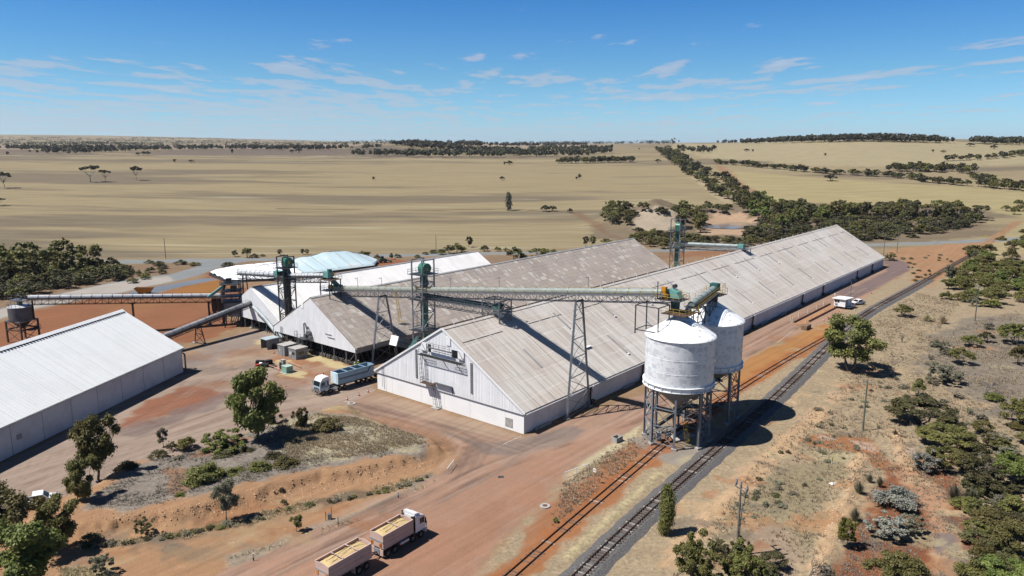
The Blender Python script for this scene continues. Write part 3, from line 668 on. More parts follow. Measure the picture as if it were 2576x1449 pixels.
HA = [(22.7, 24.2, 11.0, 12.6), (15.7, 17.2, 11.0, 12.55)]
gable_clad(tA, -0.22, 0, AW, AE, AR, AE-0.62, 0.80, M_clad, HA)
MB().prism([(0.05, 0.3, AE-0.6), (0.05, AW-0.3, AE-0.6), (0.05, am, AR-0.5)], (0.2, 0, 0)).obj('gable_backing', M_clad, tA)
MB().bx((-0.24, 0.05, AE-0.66), (0.02, AW-0.05, AE-0.60)).obj('drip_flashing', M_trim, tA)
for sg, vv in ((1, 0), (-1, AW)):
    q = MB(); va = vv - sg*0.5; za = AE - asl*0.5
    q.bar((-0.40, va, za-0.02), (-0.40, am, AR-0.02), 0.10, 0.34); q.obj('barge_board', M_white, tA)
q = MB(); q.prism([(-0.4, am-0.55, AR-0.16), (-0.4, am, AR+0.14), (-0.4, am+0.55, AR-0.16), (-0.4, am, AR+0.06)], (AL+0.65, 0, 0)); q.obj('ridge_cap', M_roofA, tA)
rpm = MB().box((0, 0, 0), (0.10, 0.10, 0.5)).mesh('ridge_post', M_white)
for k in range(42): link('ridge_post', rpm, tA, (3+k*5.75, am, AR+0.28))
q = MB(); q.prism([(-0.3, -0.62, AE-0.50), (-0.3, -0.45, AE-0.38), (-0.3, -0.40, AE-0.52)], (AL+0.5, 0, 0)); q.obj('eave_gutter', M_roofC, tA)
def on_slope(v0, v1, e, r, u, v, h):
    s = (r-e)/((v0+v1)/2-v0); L = math.hypot(1, s); return (u, v - s/L*h, e + s*(v-v0) + h/L)
# ventilated strips between the sheets and the walkway line across the roof
for k in range(13):
    uu = 30.7 + 17.2*k
    q = MB(); q.bar(on_slope(0, AW, AE, AR, uu, 11.9, 0.16), on_slope(0, AW, AE, AR, uu, 16.6, 0.16), 0.42, 0.16); q.obj('roof_vent', M_trim, tA)
    MB().box(on_slope(0, AW, AE, AR, uu+0.1, 11.5, 0.2), (0.6, 0.4, 0.16)).obj('vent_cowl', M_clad, tA)
    if 39.2+17.2*k < AL:
        uu = 39.2 + 17.15*k
        q = MB(); q.bar(on_slope(0, AW, AE, AR, uu, 2.8, 0.16), on_slope(0, AW, AE, AR, uu, 7.8, 0.16), 0.42, 0.16); q.obj('roof_vent', M_trim, tA)
        MB().box(on_slope(0, AW, AE, AR, uu+0.1, 2.4, 0.2), (0.6, 0.4, 0.16)).obj('vent_cowl', M_clad, tA)
for k in range(60):
    if k % 9 in (3, 8): continue
    a = 1.0 + k*4.0
    if a > 236: break
    q = MB(); q.bar(on_slope(0, AW, AE, AR, a, 15.9, 0.10), on_slope(0, AW, AE, AR, a+3.6, 15.9, 0.10), 0.22, 0.05); q.obj('walkway_plank', M_roofB2, tA)
MB().bar(on_slope(0, AW, AE, AR, 13.2, 6.2, 0.14), on_slope(0, AW, AE, AR, 13.2, 10.8, 0.14), 0.45, 0.06).obj('roof_vent', M_trim, tA)
MB().box(on_slope(0, AW, AE, AR, 30, 7.0, 0.14), (2.0, 1.0, 0.12)).obj('patched_sheet', M_white, tA)
# gable fittings
for a, z0, z1 in ((27.3, 5.0, 10.9), (12.35, 5.0, 10.9)):
    q = MB(); q.bx((-0.34, a-0.25, z0), (-0.24, a+0.25, z1)); lv = q.obj('louvre_strip', M_trim, tA)
    q = MB()
    for k in range(18): q.box((-0.36, a, z0+0.18+k*0.33), (0.05, 0.40, 0.10))
    q.obj('louvre_blade', M_dsteel, lv)
MB().bx((-0.36, 17.75, 13.25), (-0.24, 18.85, 14.85)).obj('gable_door', M_white, tA)
for ha, hb, hz0, hz1 in HA: MB().bx((-0.17, ha, hz0), (-0.10, hb, hz1)).obj('opening_shade_panel', M_dark, tA)  # dark panels stand in for the shade inside the openings
for a, b in ((24.25, 25.65), (14.15, 15.6)):
    d = MB().bx((-0.42, a, 11.0), (-0.30, b, 12.75)).obj('shutter_leaf', M_white, tA)
    q = MB(); q.bar((-0.46, a+0.1, 11.1), (-0.46, b-0.1, 12.65), 0.07); q.bar((-0.46, a+0.1, 11.05), (-0.46, b-0.1, 11.05), 0.07); q.obj('shutter_brace', M_steel, d)
def rails(q, pts, h=1.0, sp=1.3, r=0.03):
    """handrail of two rails and posts along a polyline"""
    for a, b in zip(pts[:-1], pts[1:]):
        a = Vector(a); b = Vector(b)
        for k in (h, h*0.52): q.bar(a+Vector((0, 0, k)), b+Vector((0, 0, k)), r*1.8)
        n = max(1, int((b-a).length/sp))
        for i in range(n+1):
            p = a.lerp(b, i/n); q.bar(p, p+Vector((0, 0, h)), r*1.8)
def ladder(q, p0, p1, wd, cage=True, side=(0, 1, 0), outv=(-1, 0, 0)):
    p0 = Vector(p0); p1 = Vector(p1); s = Vector(side)*(wd/2); o = Vector(outv)
    for sg in (-1, 1): q.bar(p0+s*sg, p1+s*sg, 0.06)
    n = int((p1-p0).length/0.33)
    for i in range(n+1):
        p = p0.lerp(p1, i/n); q.bar(p-s, p+s, 0.03)
    if cage:
        n = max(2, int((p1-p0).length/0.9))
        for i in range(1, n+1):
            p = p0.lerp(p1, i/n)
            L = [p-s, p-s*1.3+o*0.45, p+o*0.75, p+s*1.3+o*0.45, p+s]
            for a, b in zip(L[:-1], L[1:]): q.bar(a, b, 0.035)
        for f in (-1.3, 0, 1.3):
            oo = o*(0.45 if f else 0.75)
            q.bar(p0.lerp(p1, 1.0/n)+s*f+oo, p1+s*f+oo, 0.03)
tP = thing('gable_access_platform', 'galvanised platforms and caged ladders on the white front gable of the longest shed', 'platform', (SO.x, SO.y, 0), TH)
q = MB()
for k in range(47): q.bx((-1.35, 14.2+k*0.25, 10.40), (-0.40, 14.27+k*0.25, 10.47))
q.bx((-1.38, 14.2, 10.33), (-1.30, 25.8, 10.47)); q.bx((-0.45, 14.2, 10.33), (-0.38, 25.8, 10.47)); q.obj('walkway', M_dsteel, tP, kind='stuff')
MB().bx((-1.5, 21.9, 4.75), (-0.3, 25.1, 4.87)).obj('landing', M_rust, tP)
MB().bx((-0.9, 17.3, 5.15), (-0.3, 21.9, 5.22)).obj('landing', M_dsteel, tP)
q = MB(); rails(q, [(-1.33, 25.6, 10.47), (-1.33, 22.4, 10.47)]); rails(q, [(-1.33, 17.4, 10.47), (-1.33, 14.3, 10.47), (-0.45, 14.3, 10.47)])
rails(q, [(-1.48, 25.0, 4.87), (-1.48, 22.0, 4.87)]); rails(q, [(-0.45, 25.0, 4.87), (-1.48, 25.0, 4.87)]); q.obj('handrail', M_steel, tP)
q = MB(); ladder(q, (-0.8, 24.9, 4.9), (-0.8, 25.3, 10.4), 0.5); q.obj('ladder', M_steel, tP)
q = MB(); ladder(q, (-0.7, 21.2, 0.1), (-0.7, 22.2, 4.8), 0.5); q.obj('ladder', M_steel, tP)
q = MB(); q.tube((-0.95, 17.0, 12.2), (-0.95, 23.6, 12.2), 0.16, n=8); rails(q, [(-1.1, 17.2, 12.35), (-1.1, 23.0, 12.35)], 0.8); q.obj('service_duct', M_steel, tP)
q = MB()
for vv in (15.2, 18.8, 24.6): q.bar((-1.3, vv, 10.35), (-0.25, vv, 8.8), 0.09)
q.bar((-0.95, 17.4, 5.15), (-0.25, 17.0, 3.9), 0.08); q.bar((-0.3, 17.4, 5.15), (-0.3, 17.4, 3.8), 0.08); q.obj('bracket', M_dsteel, tP)
MB().bx((-1.3, 20.6, 0), (-0.2, 22.4, 0.22)).obj('footing_slab', M_conc, tP)
q = MB(); q.path([(-0.35, 37.75, 0.9), (-0.40, 37.75, 5.3), (-0.40, 37.35, 5.3), (-0.35, 37.2, 0.6)], 0.035, 5); q.obj('hanging_chain', M_dsteel, tA)
# aeration ducts along the long side wall
for uu in (20.6, 41.0, 61.5, 81.6, 101.7, 141.9, 162.3, 202.0, 222.6):
    dct = MB().path([(uu, -0.35, 0.8), (uu, -0.45, 3.4), (uu+0.25, -0.5, 3.7)], 0.20, 8).obj('aeration_duct', M_dsteel, tA)
    q = MB(); q.tube((uu+0.05, -0.5, 3.35), (uu+0.75, -0.5, 3.75), 0.24, n=8); q.tube((uu+0.75, -0.5, 3.8), (uu+0.8, -0.5, 2.3), 0.16, n=8); q.obj('duct_elbow', M_white, dct)
    q = MB(); q.box((uu+0.1, -0.7, 0.55), (1.3, 0.8, 0.9)); q.tube((uu+0.1, -1.15, 0.6), (uu+0.1, -0.8, 0.6), 0.42, n=10); q.obj('blower', M_dsteel, dct)
for k in range(16):
    a = 5 + k*15.0
    MB().box((a, -0.45, 0.18), (4.5+2*math.sin(k*3.1), 0.5, 0.36)).obj('wall_kerb', M_conc, tA)
MB().bx((75, -0.02, 2.0), (76, 0.1, 3.0)).obj('wall_hatch', M_trim, tA)
MB().bx((-0.05, 2.6, 0.5), (0.02, 4.3, 2.2)).obj('patched_panel', M_conc, tA)
# ---- open-sided shed in the middle
B0, B1, BV0, BV1, BE, BR, BF = 6.8, 158.0, 55.5, 88.5, 4.75, 14.35, 3.45
tB = thing('open_sided_shed', 'brown patchy roofed grain shed with open timber propped base behind the longest shed', 'shed', (SO.x, SO.y, 0), TH, 'long grain storage sheds')
bm = (BV0+BV1)/2
roof_base(tB, B0, B1, BV0, BV1, BE, BR, M_roofB)
sheets(tB, B0, B1, BV0, BV1, BE, BR, 0.84, 12, M_roofB, 300, True, mats2=M_roofB2, p2=0.42, rise=0.05, gap=0.05)
sheets(tB, B0, B1, BV0, BV1, BE, BR, 2.4, 2, M_roofB, 0, False)
gable_clad(tB, B0, BV0, BV1, BE, BR, BF, 1.0, M_clad)
MB().prism([(B0+0.06, BV0+0.1, BF), (B0+0.06, BV1-0.1, BF), (B0+0.06, BV1-0.1, BE-0.3), (B0+0.06, bm, BR-0.5), (B0+0.06, BV0+0.1, BE-0.3)], (0.12, 0, 0)).obj('gable_backing', M_clad, tB)
MB().prism([(B1-0.2, BV0+0.1, 0), (B1-0.2, BV1-0.1, 0), (B1-0.2, BV1-0.1, BE-0.3), (B1-0.2, bm, BR-0.5), (B1-0.2, BV0+0.1, BE-0.3)], (0.15, 0, 0)).obj('rear_wall', M_wallA, tB)
for vv in (BV0-0.3, BV1+0.18): MB().bx((B0, vv, BF-0.1), (B1, vv+0.12, BE-0.35)).obj('fascia', M_grey, tB)
q = MB(); q.prism([(B0, bm-0.5, BR-0.1), (B0, bm, BR+0.16), (B0, bm+0.5, BR-0.1), (B0, bm, BR+0.05)], (B1-B0, 0, 0)); q.obj('ridge_cap', M_trim, tB)
q = MB(); q.bx((B0+3.2, BV0+3.2, 0), (B1-1, BV1-3.2, 3.3)); q.obj('shade_dark_bulkhead', M_dark, tB)  # inner retaining wall, interior shade put into its near-black colour
k = 0
pv = [BV0+0.15, 59.2, 63.8, 68.5, 73.2, 78.0, 83.0, BV1-0.2]
for vv in pv: MB().bar((B0+0.3, vv, 0), (B0+0.3, vv, BF+0.05), 0.22, 0.22).obj('post', M_steel, tB)
uu = B0+5
while uu < B1: MB().bar((uu, BV0-0.1, 0), (uu, BV0-0.1, BF+0.2), 0.2, 0.2).obj('post', M_steel, tB); uu += 5.2
uu = B0+8
while uu < B1: MB().bar((uu, BV1+0.1, 0), (uu, BV1+0.1, BF+0.2), 0.2, 0.2).obj('post', M_steel, tB); uu += 10.4
for i in range(40):
    vv = BV0+1.2+i*0.8 + rng.uniform(-0.1, 0.1)
    MB().tube((B0+0.9+rng.uniform(-.15, .15), vv, 0), (B0+2.9, vv+rng.uniform(-.3, .3), 3.2), 0.11, 0.09, 6).obj('prop', M_timber, tB)
for i in range(70):
    uu = B0+2.0+i*1.5+rng.uniform(-0.1, 0.1)
    MB().tube((uu, BV0+0.9+rng.uniform(-.15, .15), 0), (uu+rng.uniform(-.3, .3), BV0+2.9, 3.2), 0.11, 0.09, 6).obj('prop', M_timber, tB)
for i in range(46):
    vv = BV0+1.0+i*0.68
    MB().box((B0+0.8+rng.uniform(-.3, .2), vv, 0.3), (0.5, 0.45, 0.6+rng.uniform(0, .5)), rng.uniform(0, 1)).obj('stump', M_timber, tB)
# bracing of the propped end and gable fans
q = MB(); q.bar((B0+0.3, BV0+0.2, BF), (B0+0.2, BV0+3.2, 0.2), 0.16); q.obj('corner_brace', M_timber, tB)
q = MB(); q.bar((B0+0.3, BV1-0.6, BF), (B0+0.3, BV1-3.8, 0.1), 0.3); q.obj('corner_brace', M_steel, tB)
MB().bx((B0-0.08, 74.9, 11.3), (B0-0.01, 75.9, 12.6)).obj('gable_door', M_white, tB)
fan = MB(); fan.tube((B0-0.9, 72.6, 5.6), (B0-0.15, 72.6, 5.6), 0.6, n=12); fan.tube((B0-1.0, 73.6, 4.8), (B0-0.2, 73.6, 4.9), 0.55, n=12); fan.tube((B0-0.8, 72.0, 4.5), (B0-0.1, 72.0, 4.5), 0.5, n=12)
fan.path([(B0-0.5, 74.4, 5.2), (B0-0.5, 74.4, 7.6), (B0-0.7, 73.6, 7.9), (B0-0.6, 73.0, 6.2)], 0.16, 8); fan.obj('gable_fan', M_steel, tB)
for i, zz_ in ((0, 6.3), (1, 5.6)):
    MB().bx((B0-0.16, 64.2-i*1.2, zz_), (B0-0.04, 66.6-i*0.9, zz_+0.12)).obj('gable_bracket', M_trim, tB)
q = MB(); q.path([(B0-0.2, 85.1, 0.3), (B0-0.2, 85.1, 5.1), (B0-0.2, 84.8, 5.2), (B0-0.2, 84.5, 5.1), (B0-0.2, 84.5, 0.3)], 0.06, 6); q.obj('vent_pipe', M_steel, tB)
# roof repair patch and vents
for a, v, l in ((44, 68, 2.5), (52, 66.5, 2.5), (34, 60.5, 2.4), (36, 60.2, 2.4)):
    MB().bar(on_slope(BV0, BV1, BE, BR, a, v-l/2, 0.15), on_slope(BV0, BV1, BE, BR, a, v+l/2, 0.15), 0.45, 0.1).obj('roof_vent', M_trim if a > 40 else M_white, tB)
for k in range(7):
    uu = 64+k*12.6
    for v in (69.4, 60.5):
        MB().bar(on_slope(BV0, BV1, BE, BR, uu+(v < 65)*6, v-1.3, 0.15), on_slope(BV0, BV1, BE, BR, uu+(v < 65)*6, v+1.3, 0.15), 0.4, 0.1).obj('roof_vent', M_trim, tB)
# scaffold ladder in front of the fans
tl = thing('scaffold_ladder', 'grey scaffold ladder tower standing by the gable fans of the open-sided shed', 'ladder', (SO.x, SO.y, 0), TH)
q = MB()
for dv in (0, 1.6):
    for du in (0, 1.4): q.bar((B0-2.2+du, 73.2+dv, 0), (B0-2.2+du, 73.2+dv, 4.2), 0.07)
q.obj('frame', M_steel, tl)
q = MB()
for zz_ in (0.8, 1.9, 3.0, 4.0):
    q.bar((B0-2.2, 73.2, zz_), (B0-2.2, 74.8, zz_), 0.05); q.bar((B0-2.2, 73.2, zz_), (B0-0.8, 73.2, zz_), 0.05)
    q.bar((B0-2.2, 73.2, zz_-1), (B0-2.2, 74.8, zz_), 0.04); q.bar((B0-0.8, 73.2, zz_-1), (B0-0.8, 74.8, zz_), 0.04)
q.obj('brace', M_steel, tl)
MB().bx((B0-2.3, 71.8, 4.2), (B0-0.3, 74.9, 4.3)).obj('landing', M_dsteel, tl)
q = MB(); rails(q, [(B0-2.25, 74.8, 4.3), (B0-2.25, 73.4, 4.3)]); ladder(q, (B0-2.3, 75.2, 0), (B0-2.0, 75.2, 6.0), 0.5); q.obj('handrail', M_steel, tl)
# ---- white roofed shed behind
C0, C1, CV0, CV1, CE, CR, CF = 11.5, 104.0, 92.3, 119.9, 3.9, 12.05, 2.9
tC = thing('white_roofed_shed', 'bright white roofed grain shed furthest back beside the tarpaulin heap', 'shed', (SO.x, SO.y, 0), TH, 'long grain storage sheds')
cm_ = (CV0+CV1)/2
roof_base(tC, C0, C1, CV0, CV1, CE, CR, M_roofC)
sheets(tC, C0, C1, CV0, CV1, CE, CR, 0.9, 1, M_roofC, 300, True, gap=0.06)
sheets(tC, C0, C1, CV0, CV1, CE, CR, 1.8, 1, M_roofC, 0, False)
gable_clad(tC, C0, CV0, CV1, CE, CR, CF, 1.0, M_clad)
MB().prism([(C0+0.06, CV0+0.1, CF), (C0+0.06, CV1-0.1, CF), (C0+0.06, cm_, CR-0.5)], (0.12, 0, 0)).obj('gable_backing', M_clad, tC)
MB().prism([(C1-0.2, CV0+0.1, 0), (C1-0.2, CV1-0.1, 0), (C1-0.2, CV1-0.1, CE-0.3), (C1-0.2, cm_, CR-0.4), (C1-0.2, CV0+0.1, CE-0.3)], (0.15, 0, 0)).obj('rear_wall', M_wallA, tC)
for vv in (CV0-0.2, CV1+0.1): MB().bx((C0, vv, CF), (C1, vv+0.1, CE-0.3)).obj('fascia', M_clad, tC)
MB().bx((C0+2.6, CV0+2.6, 0), (C1-1, CV1-2.6, 2.9)).obj('shade_dark_bulkhead', M_dark, tC)  # inner wall coloured near-black for the shade under the open base
q = MB(); q.prism([(C0, cm_-0.5, CR-0.1), (C0, cm_, CR+0.15), (C0, cm_+0.5, CR-0.1), (C0, cm_, CR+0.05)], (C1-C0, 0, 0)); q.obj('ridge_cap', M_trim, tC)
for i in range(9): MB().bar((C0+0.3, CV0+0.3+i*3.6, 0), (C0+0.3, CV0+0.3+i*3.6, CF+0.1), 0.2, 0.2).obj('post', M_steel, tC)
for i in range(26):
    vv = CV0+1.0+i*1.05
    MB().tube((C0+0.8, vv, 0), (C0+2.4, vv+rng.uniform(-.3, .3), 2.8), 0.10, 0.08, 6).obj('prop', M_timber, tC)
dq = MB(); dq.path([(C0-0.8, 104, 7.0), (C0-0.9, 98, 4.3), (C0-1.6, 92, 1.5), (C0-1.6, 89.2, 0.7)], 0.5, 10); dq.obj('grain_spout', mat('pale_blue_pipe', (0.42, 0.50, 0.54), 0.5), tC)
# ---- ribbed white shed at left
DX, DY, DTH, DW, DE, DR_, DL = -74.77, 164.24, 0.1773, 28.4, 5.85, 13.75, 88.0
tD = thing('ribbed_white_shed', 'white shed with finely ribbed roof and panelled side wall at left', 'shed', (DX, DY, 0), math.pi/2-DTH)
# local x runs along the shed (away from camera positive), y to the left; the shed lies at x<0
sheets(tD, -DL, 0.2, 0, DW, DE, DR_, 0.76, 1, M_roofD, 130, True, gap=0.012, rib=2, over=0.5)
sheets(tD, -DL, 0.2, 0, DW, DE, DR_, 1.5, 1, M_roofD, 0, False, over=0.5)
roof_base(tD, -DL, 0.2, 0, DW, DE, DR_, M_trim)
MB().bx((-DL+.3, 0.3, 0), (-0.3, DW-0.3, DE-0.4)).obj('light_block_core', M_dark, tD)  # hidden box added to keep light out of the shed
n = 13; pw = 6.75
for k in range(n):
    MB().bx((-(k+1)*pw+0.07, 0.0, 0), (-k*pw-0.07, 0.26, DE-0.35)).obj('wall_panel', M_wallD, tD)
    MB().bx((-k*pw-0.10, 0.05, 0), (-k*pw+0.10, 0.24, DE-0.35)).obj('panel_joint', M_trim, tD)
MB().prism([(-0.28, 0.1, 0), (-0.28, DW-0.1, 0), (-0.28, DW-0.1, DE-0.3), (-0.28, DW/2, DR_-0.3), (-0.28, 0.1, DE-0.3)], (0.26, 0, 0)).obj('end_wall', M_wallD, tD)
q = MB(); q.prism([(-DL, DW/2-0.75, DR_-0.22), (-DL, DW/2, DR_+0.25), (-DL, DW/2+0.75, DR_-0.22), (-DL, DW/2, DR_+0.1)], (DL+0.3, 0, 0)); q.obj('ridge_cap', M_white, tD)
rvm = MB().box((0, 0, 0), (0.38, 0.3, 0.16)).mesh('ridge_vent', M_dark)
for k in range(115): link('ridge_vent', rvm, tD, (-0.4-k*0.76, DW/2-0.82, DR_-0.28))
q = MB(); q.bar((0.1, -0.5, DE-0.30), (0.1, DW/2, DR_-0.05), 0.12, 0.4); q.bar((0.1, DW+0.5, DE-0.30), (0.1, DW/2, DR_-0.05), 0.12, 0.4); q.obj('barge_board', M_white, tD)
q = MB(); q.bx((-DL, -0.62, DE-0.45), (0.2, -0.45, DE-0.30)); q.obj('eave_gutter', M_trim, tD)
q = MB(); q.path([(0.3, 1.0, 4.0), (1.6, 0.9, 4.0), (2.3, 0.9, 3.4), (2.3, 0.9, 0.1)], 0.2, 8); q.obj('vent_pipe', M_steel, tD)
MB().bx((-46.2, -0.06, 2.2), (-45.2, 0.02, 3.1)).obj('wall_grille', M_trim, tD)
# ------------------------------------------------------------------ tarpaulin covered grain heap
def heap():
    a = T(558, 706); b = T(950, 662)
    ax = (Vector((b.x, b.y, 0))-Vector((a.x, a.y, 0))); Lh = ax.length; ax.normalize(); pv_ = Vector((-ax.y, ax.x, 0))
    t = thing('covered_grain_heap', 'long grain heap under white and pale blue tarpaulins behind the white roofed shed', 'heap', (a.x, a.y, 0), math.atan2(ax.y, ax.x))
    W = 36.0; nx, ny = 70, 34
    for part, f0, f1, m in (('white_tarpaulin', 0.0, 0.42, mat('white_tarp', (0.83, 0.84, 0.85), 0.5, var=0.03)), ('blue_tarpaulin', 0.42, 1.0, mat('blue_tarp', (0.60, 0.77, 0.83), 0.45, var=0.05, vscale=0.12, col2=(0.70, 0.80, 0.83)))):
        vs = []; k = 0
        i0, i1 = int(f0*nx), int(f1*nx)
        for i in range(i0, i1+1):
            s = i/nx
            hh = np.interp(s, [0, 0.10, 0.25, 0.42, 0.60, 0.75, 0.92, 1.0], [1.5, 2.2, 3.2, 3.9, 5.4, 6.3, 4.2, 1.9])
            wd = W*np.interp(s, [0, 0.06, 0.2, 0.9, 1.0], [0.45, 0.75, 1, 0.85, 0.35])
            for j in range(ny+1):
                q = j/ny*2-1; f = max(0.0, 1-abs(q)**0.88)
                z = 1.5 + (hh-1.5)*f + 0.22*math.sin(s*40+q*2)*f + 0.12*math.sin(s*97)*abs(q)*(1-abs(q))*3
                if f1 < 0.5: z += 0.35*math.sin(q*9+s*14)*f
                if j in (0, ny): z = 0.9
                vs.append((s*Lh, q*wd/2+6, z))
        fs = []
        for i in range(i1-i0):
            for j in range(ny):
                o = i*(ny+1)+j; fs.append((o, o+1, o+ny+2, o+ny+1))
        MB().add(vs, fs).obj(part, m, t, smooth=True)
    # low retaining wall of leaning frames round the foot
    q = MB()
    for i in range(0, 60):
        s = i/60; wd = W*np.interp(s, [0, 0.06, 0.2, 0.9, 1.0], [0.45, 0.75, 1, 0.85, 0.35]); s2 = (i+1)/60; wd2 = W*np.interp(s2, [0, 0.06, 0.2, 0.9, 1.0], [0.45, 0.75, 1, 0.85, 0.35])
        for sg in (-1, 1):
            q.bar((s*Lh, sg*(wd/2-0.2)+6, 0.3), (s2*Lh, sg*(wd2/2-0.2)+6, 0.3), 0.15, 0.7)
            q.bar((s*Lh, sg*wd/2+6+sg*0.9, 0), (s*Lh, sg*wd/2+6, 0.8), 0.12)
    q.bar((0, -8+6, 0.6), (0, 8+6, 0.6), 0.15, 1.2); q.obj('retaining_wall', M_dsteel, t)
    def surf(s, q):
        hh = np.interp(s, [0, 0.10, 0.25, 0.42, 0.60, 0.75, 0.92, 1.0], [1.5, 2.2, 3.2, 3.9, 5.4, 6.3, 4.2, 1.9]); wd = W*np.interp(s, [0, 0.06, 0.2, 0.9, 1.0], [0.45, 0.75, 1, 0.85, 0.35])
        return (s*Lh, q*wd/2+6, 1.56+(hh-1.5)*max(0.0, 1-abs(q)**0.88))
    for s in (0.14, 0.30, 0.42, 0.50, 0.58, 0.66, 0.74, 0.82, 0.90):
        MB().path([surf(s, -0.95+1.9*j/14) for j in range(15)], 0.10, 5).obj('tarpaulin_seam', M_trim, t)
    MB().path([surf(0.06+0.90*j/20, 0.0) for j in range(21)], 0.12, 5).obj('ridge_rope', M_trim, t)
    return t
heap()
# ------------------------------------------------------------------ silos
def silo_mat(name, base, dirty, amt):
    m = bpy.data.materials.new(name); m.use_nodes = True; t = m.node_tree; b = t.nodes['Principled BSDF']
    b.inputs['Roughness'].default_value = 0.42; b.inputs['Metallic'].default_value = 0.15
    tc_ = N(t, 'ShaderNodeTexCoord'); sp = N(t, 'ShaderNodeSeparateXYZ'); t.links.new(tc_.outputs['Object'], sp.inputs[0])
    ang = mth(t, 'MULTIPLY', mth(t, 'ARCTAN2', sp.outputs[1], sp.outputs[0]), 6.0)
    cb = N(t, 'ShaderNodeCombineXYZ'); t.links.new(ang, cb.inputs[0]); t.links.new(sp.outputs[2], cb.inputs[1])
    def blk(sx, sy, off):
        mp = N(t, 'ShaderNodeMapping'); mp.inputs['Scale'].default_value = (sx, sy, 1); mp.inputs['Location'].default_value = (off, off*1.7, 0); t.links.new(cb.outputs[0], mp.inputs[0])
        wv = N(t, 'ShaderNodeTexNoise', inp={'Scale': 3.0, 'Detail': 3.0}); t.links.new(mp.outputs[0], wv.inputs['Vector'])
        ad = N(t, 'ShaderNodeVectorMath', operation='MULTIPLY_ADD'); t.links.new(wv.outputs['Color'], ad.inputs[0]); ad.inputs[1].default_value = (0.22, 0.22, 0); t.links.new(mp.outputs[0], ad.inputs[2])
        vo = N(t, 'ShaderNodeTexVoronoi', distance='CHEBYCHEV', inp={'Scale': 1.0, 'Randomness': 0.75}); t.links.new(ad.outputs[0], vo.inputs['Vector'])
        s_ = N(t, 'ShaderNodeSeparateColor'); t.links.new(vo.outputs['Color'], s_.inputs[0])
        return mth(t, 'MULTIPLY', smooth(t, s_.outputs[0], 0.60, 0.64), smooth(t, vo.outputs['Distance'], 0.44, 0.36))
    p1 = blk(0.75, 1.15, 0.0); p2 = blk(1.5, 2.4, 5.3)
    nz = N(t, 'ShaderNodeTexNoise', inp={'Scale': 0.7, 'Detail': 7.0, 'Roughness': 0.7}); t.links.new(tc_.outputs['Object'], nz.inputs['Vector'])
    f = mth(t, 'MULTIPLY', mth(t, 'MAXIMUM', p1, mth(t, 'MULTIPLY', p2, 0.8)), amt)
    c = mixc(t, f, base, dirty)
    c = mixc(t, mth(t, 'MULTIPLY', smooth(t, nz.outputs['Fac'], 0.52, 0.70), 0.30), c, dirty)
    t.links.new(c, b.inputs['Base Color']); return m
M_silo = silo_mat('patch_painted_silo', (0.58, 0.60, 0.62), (0.36, 0.39, 0.425), 0.62)
def cone_mat():
    m = bpy.data.materials.new('flaking_roof_paint'); m.use_nodes = True; t = m.node_tree; b = t.nodes['Principled BSDF']; b.inputs['Roughness'].default_value = 0.5
    tc_ = N(t, 'ShaderNodeTexCoord'); nz = N(t, 'ShaderNodeTexNoise', inp={'Scale': 0.9, 'Detail': 6.0, 'Roughness': 0.62}); t.links.new(tc_.outputs['Object'], nz.inputs['Vector'])
    c = mixc(t, mth(t, 'MULTIPLY', smooth(t, nz.outputs['Fac'], 0.53, 0.58), 0.6), (0.66, 0.67, 0.68), (0.25, 0.25, 0.255)); t.links.new(c, b.inputs['Base Color']); return m
M_cone = cone_mat()
M_leg = mat('grey_steel_column', (0.30, 0.33, 0.37), 0.45, metal=0.25, var=0.08, vscale=1.0)
SIL = []
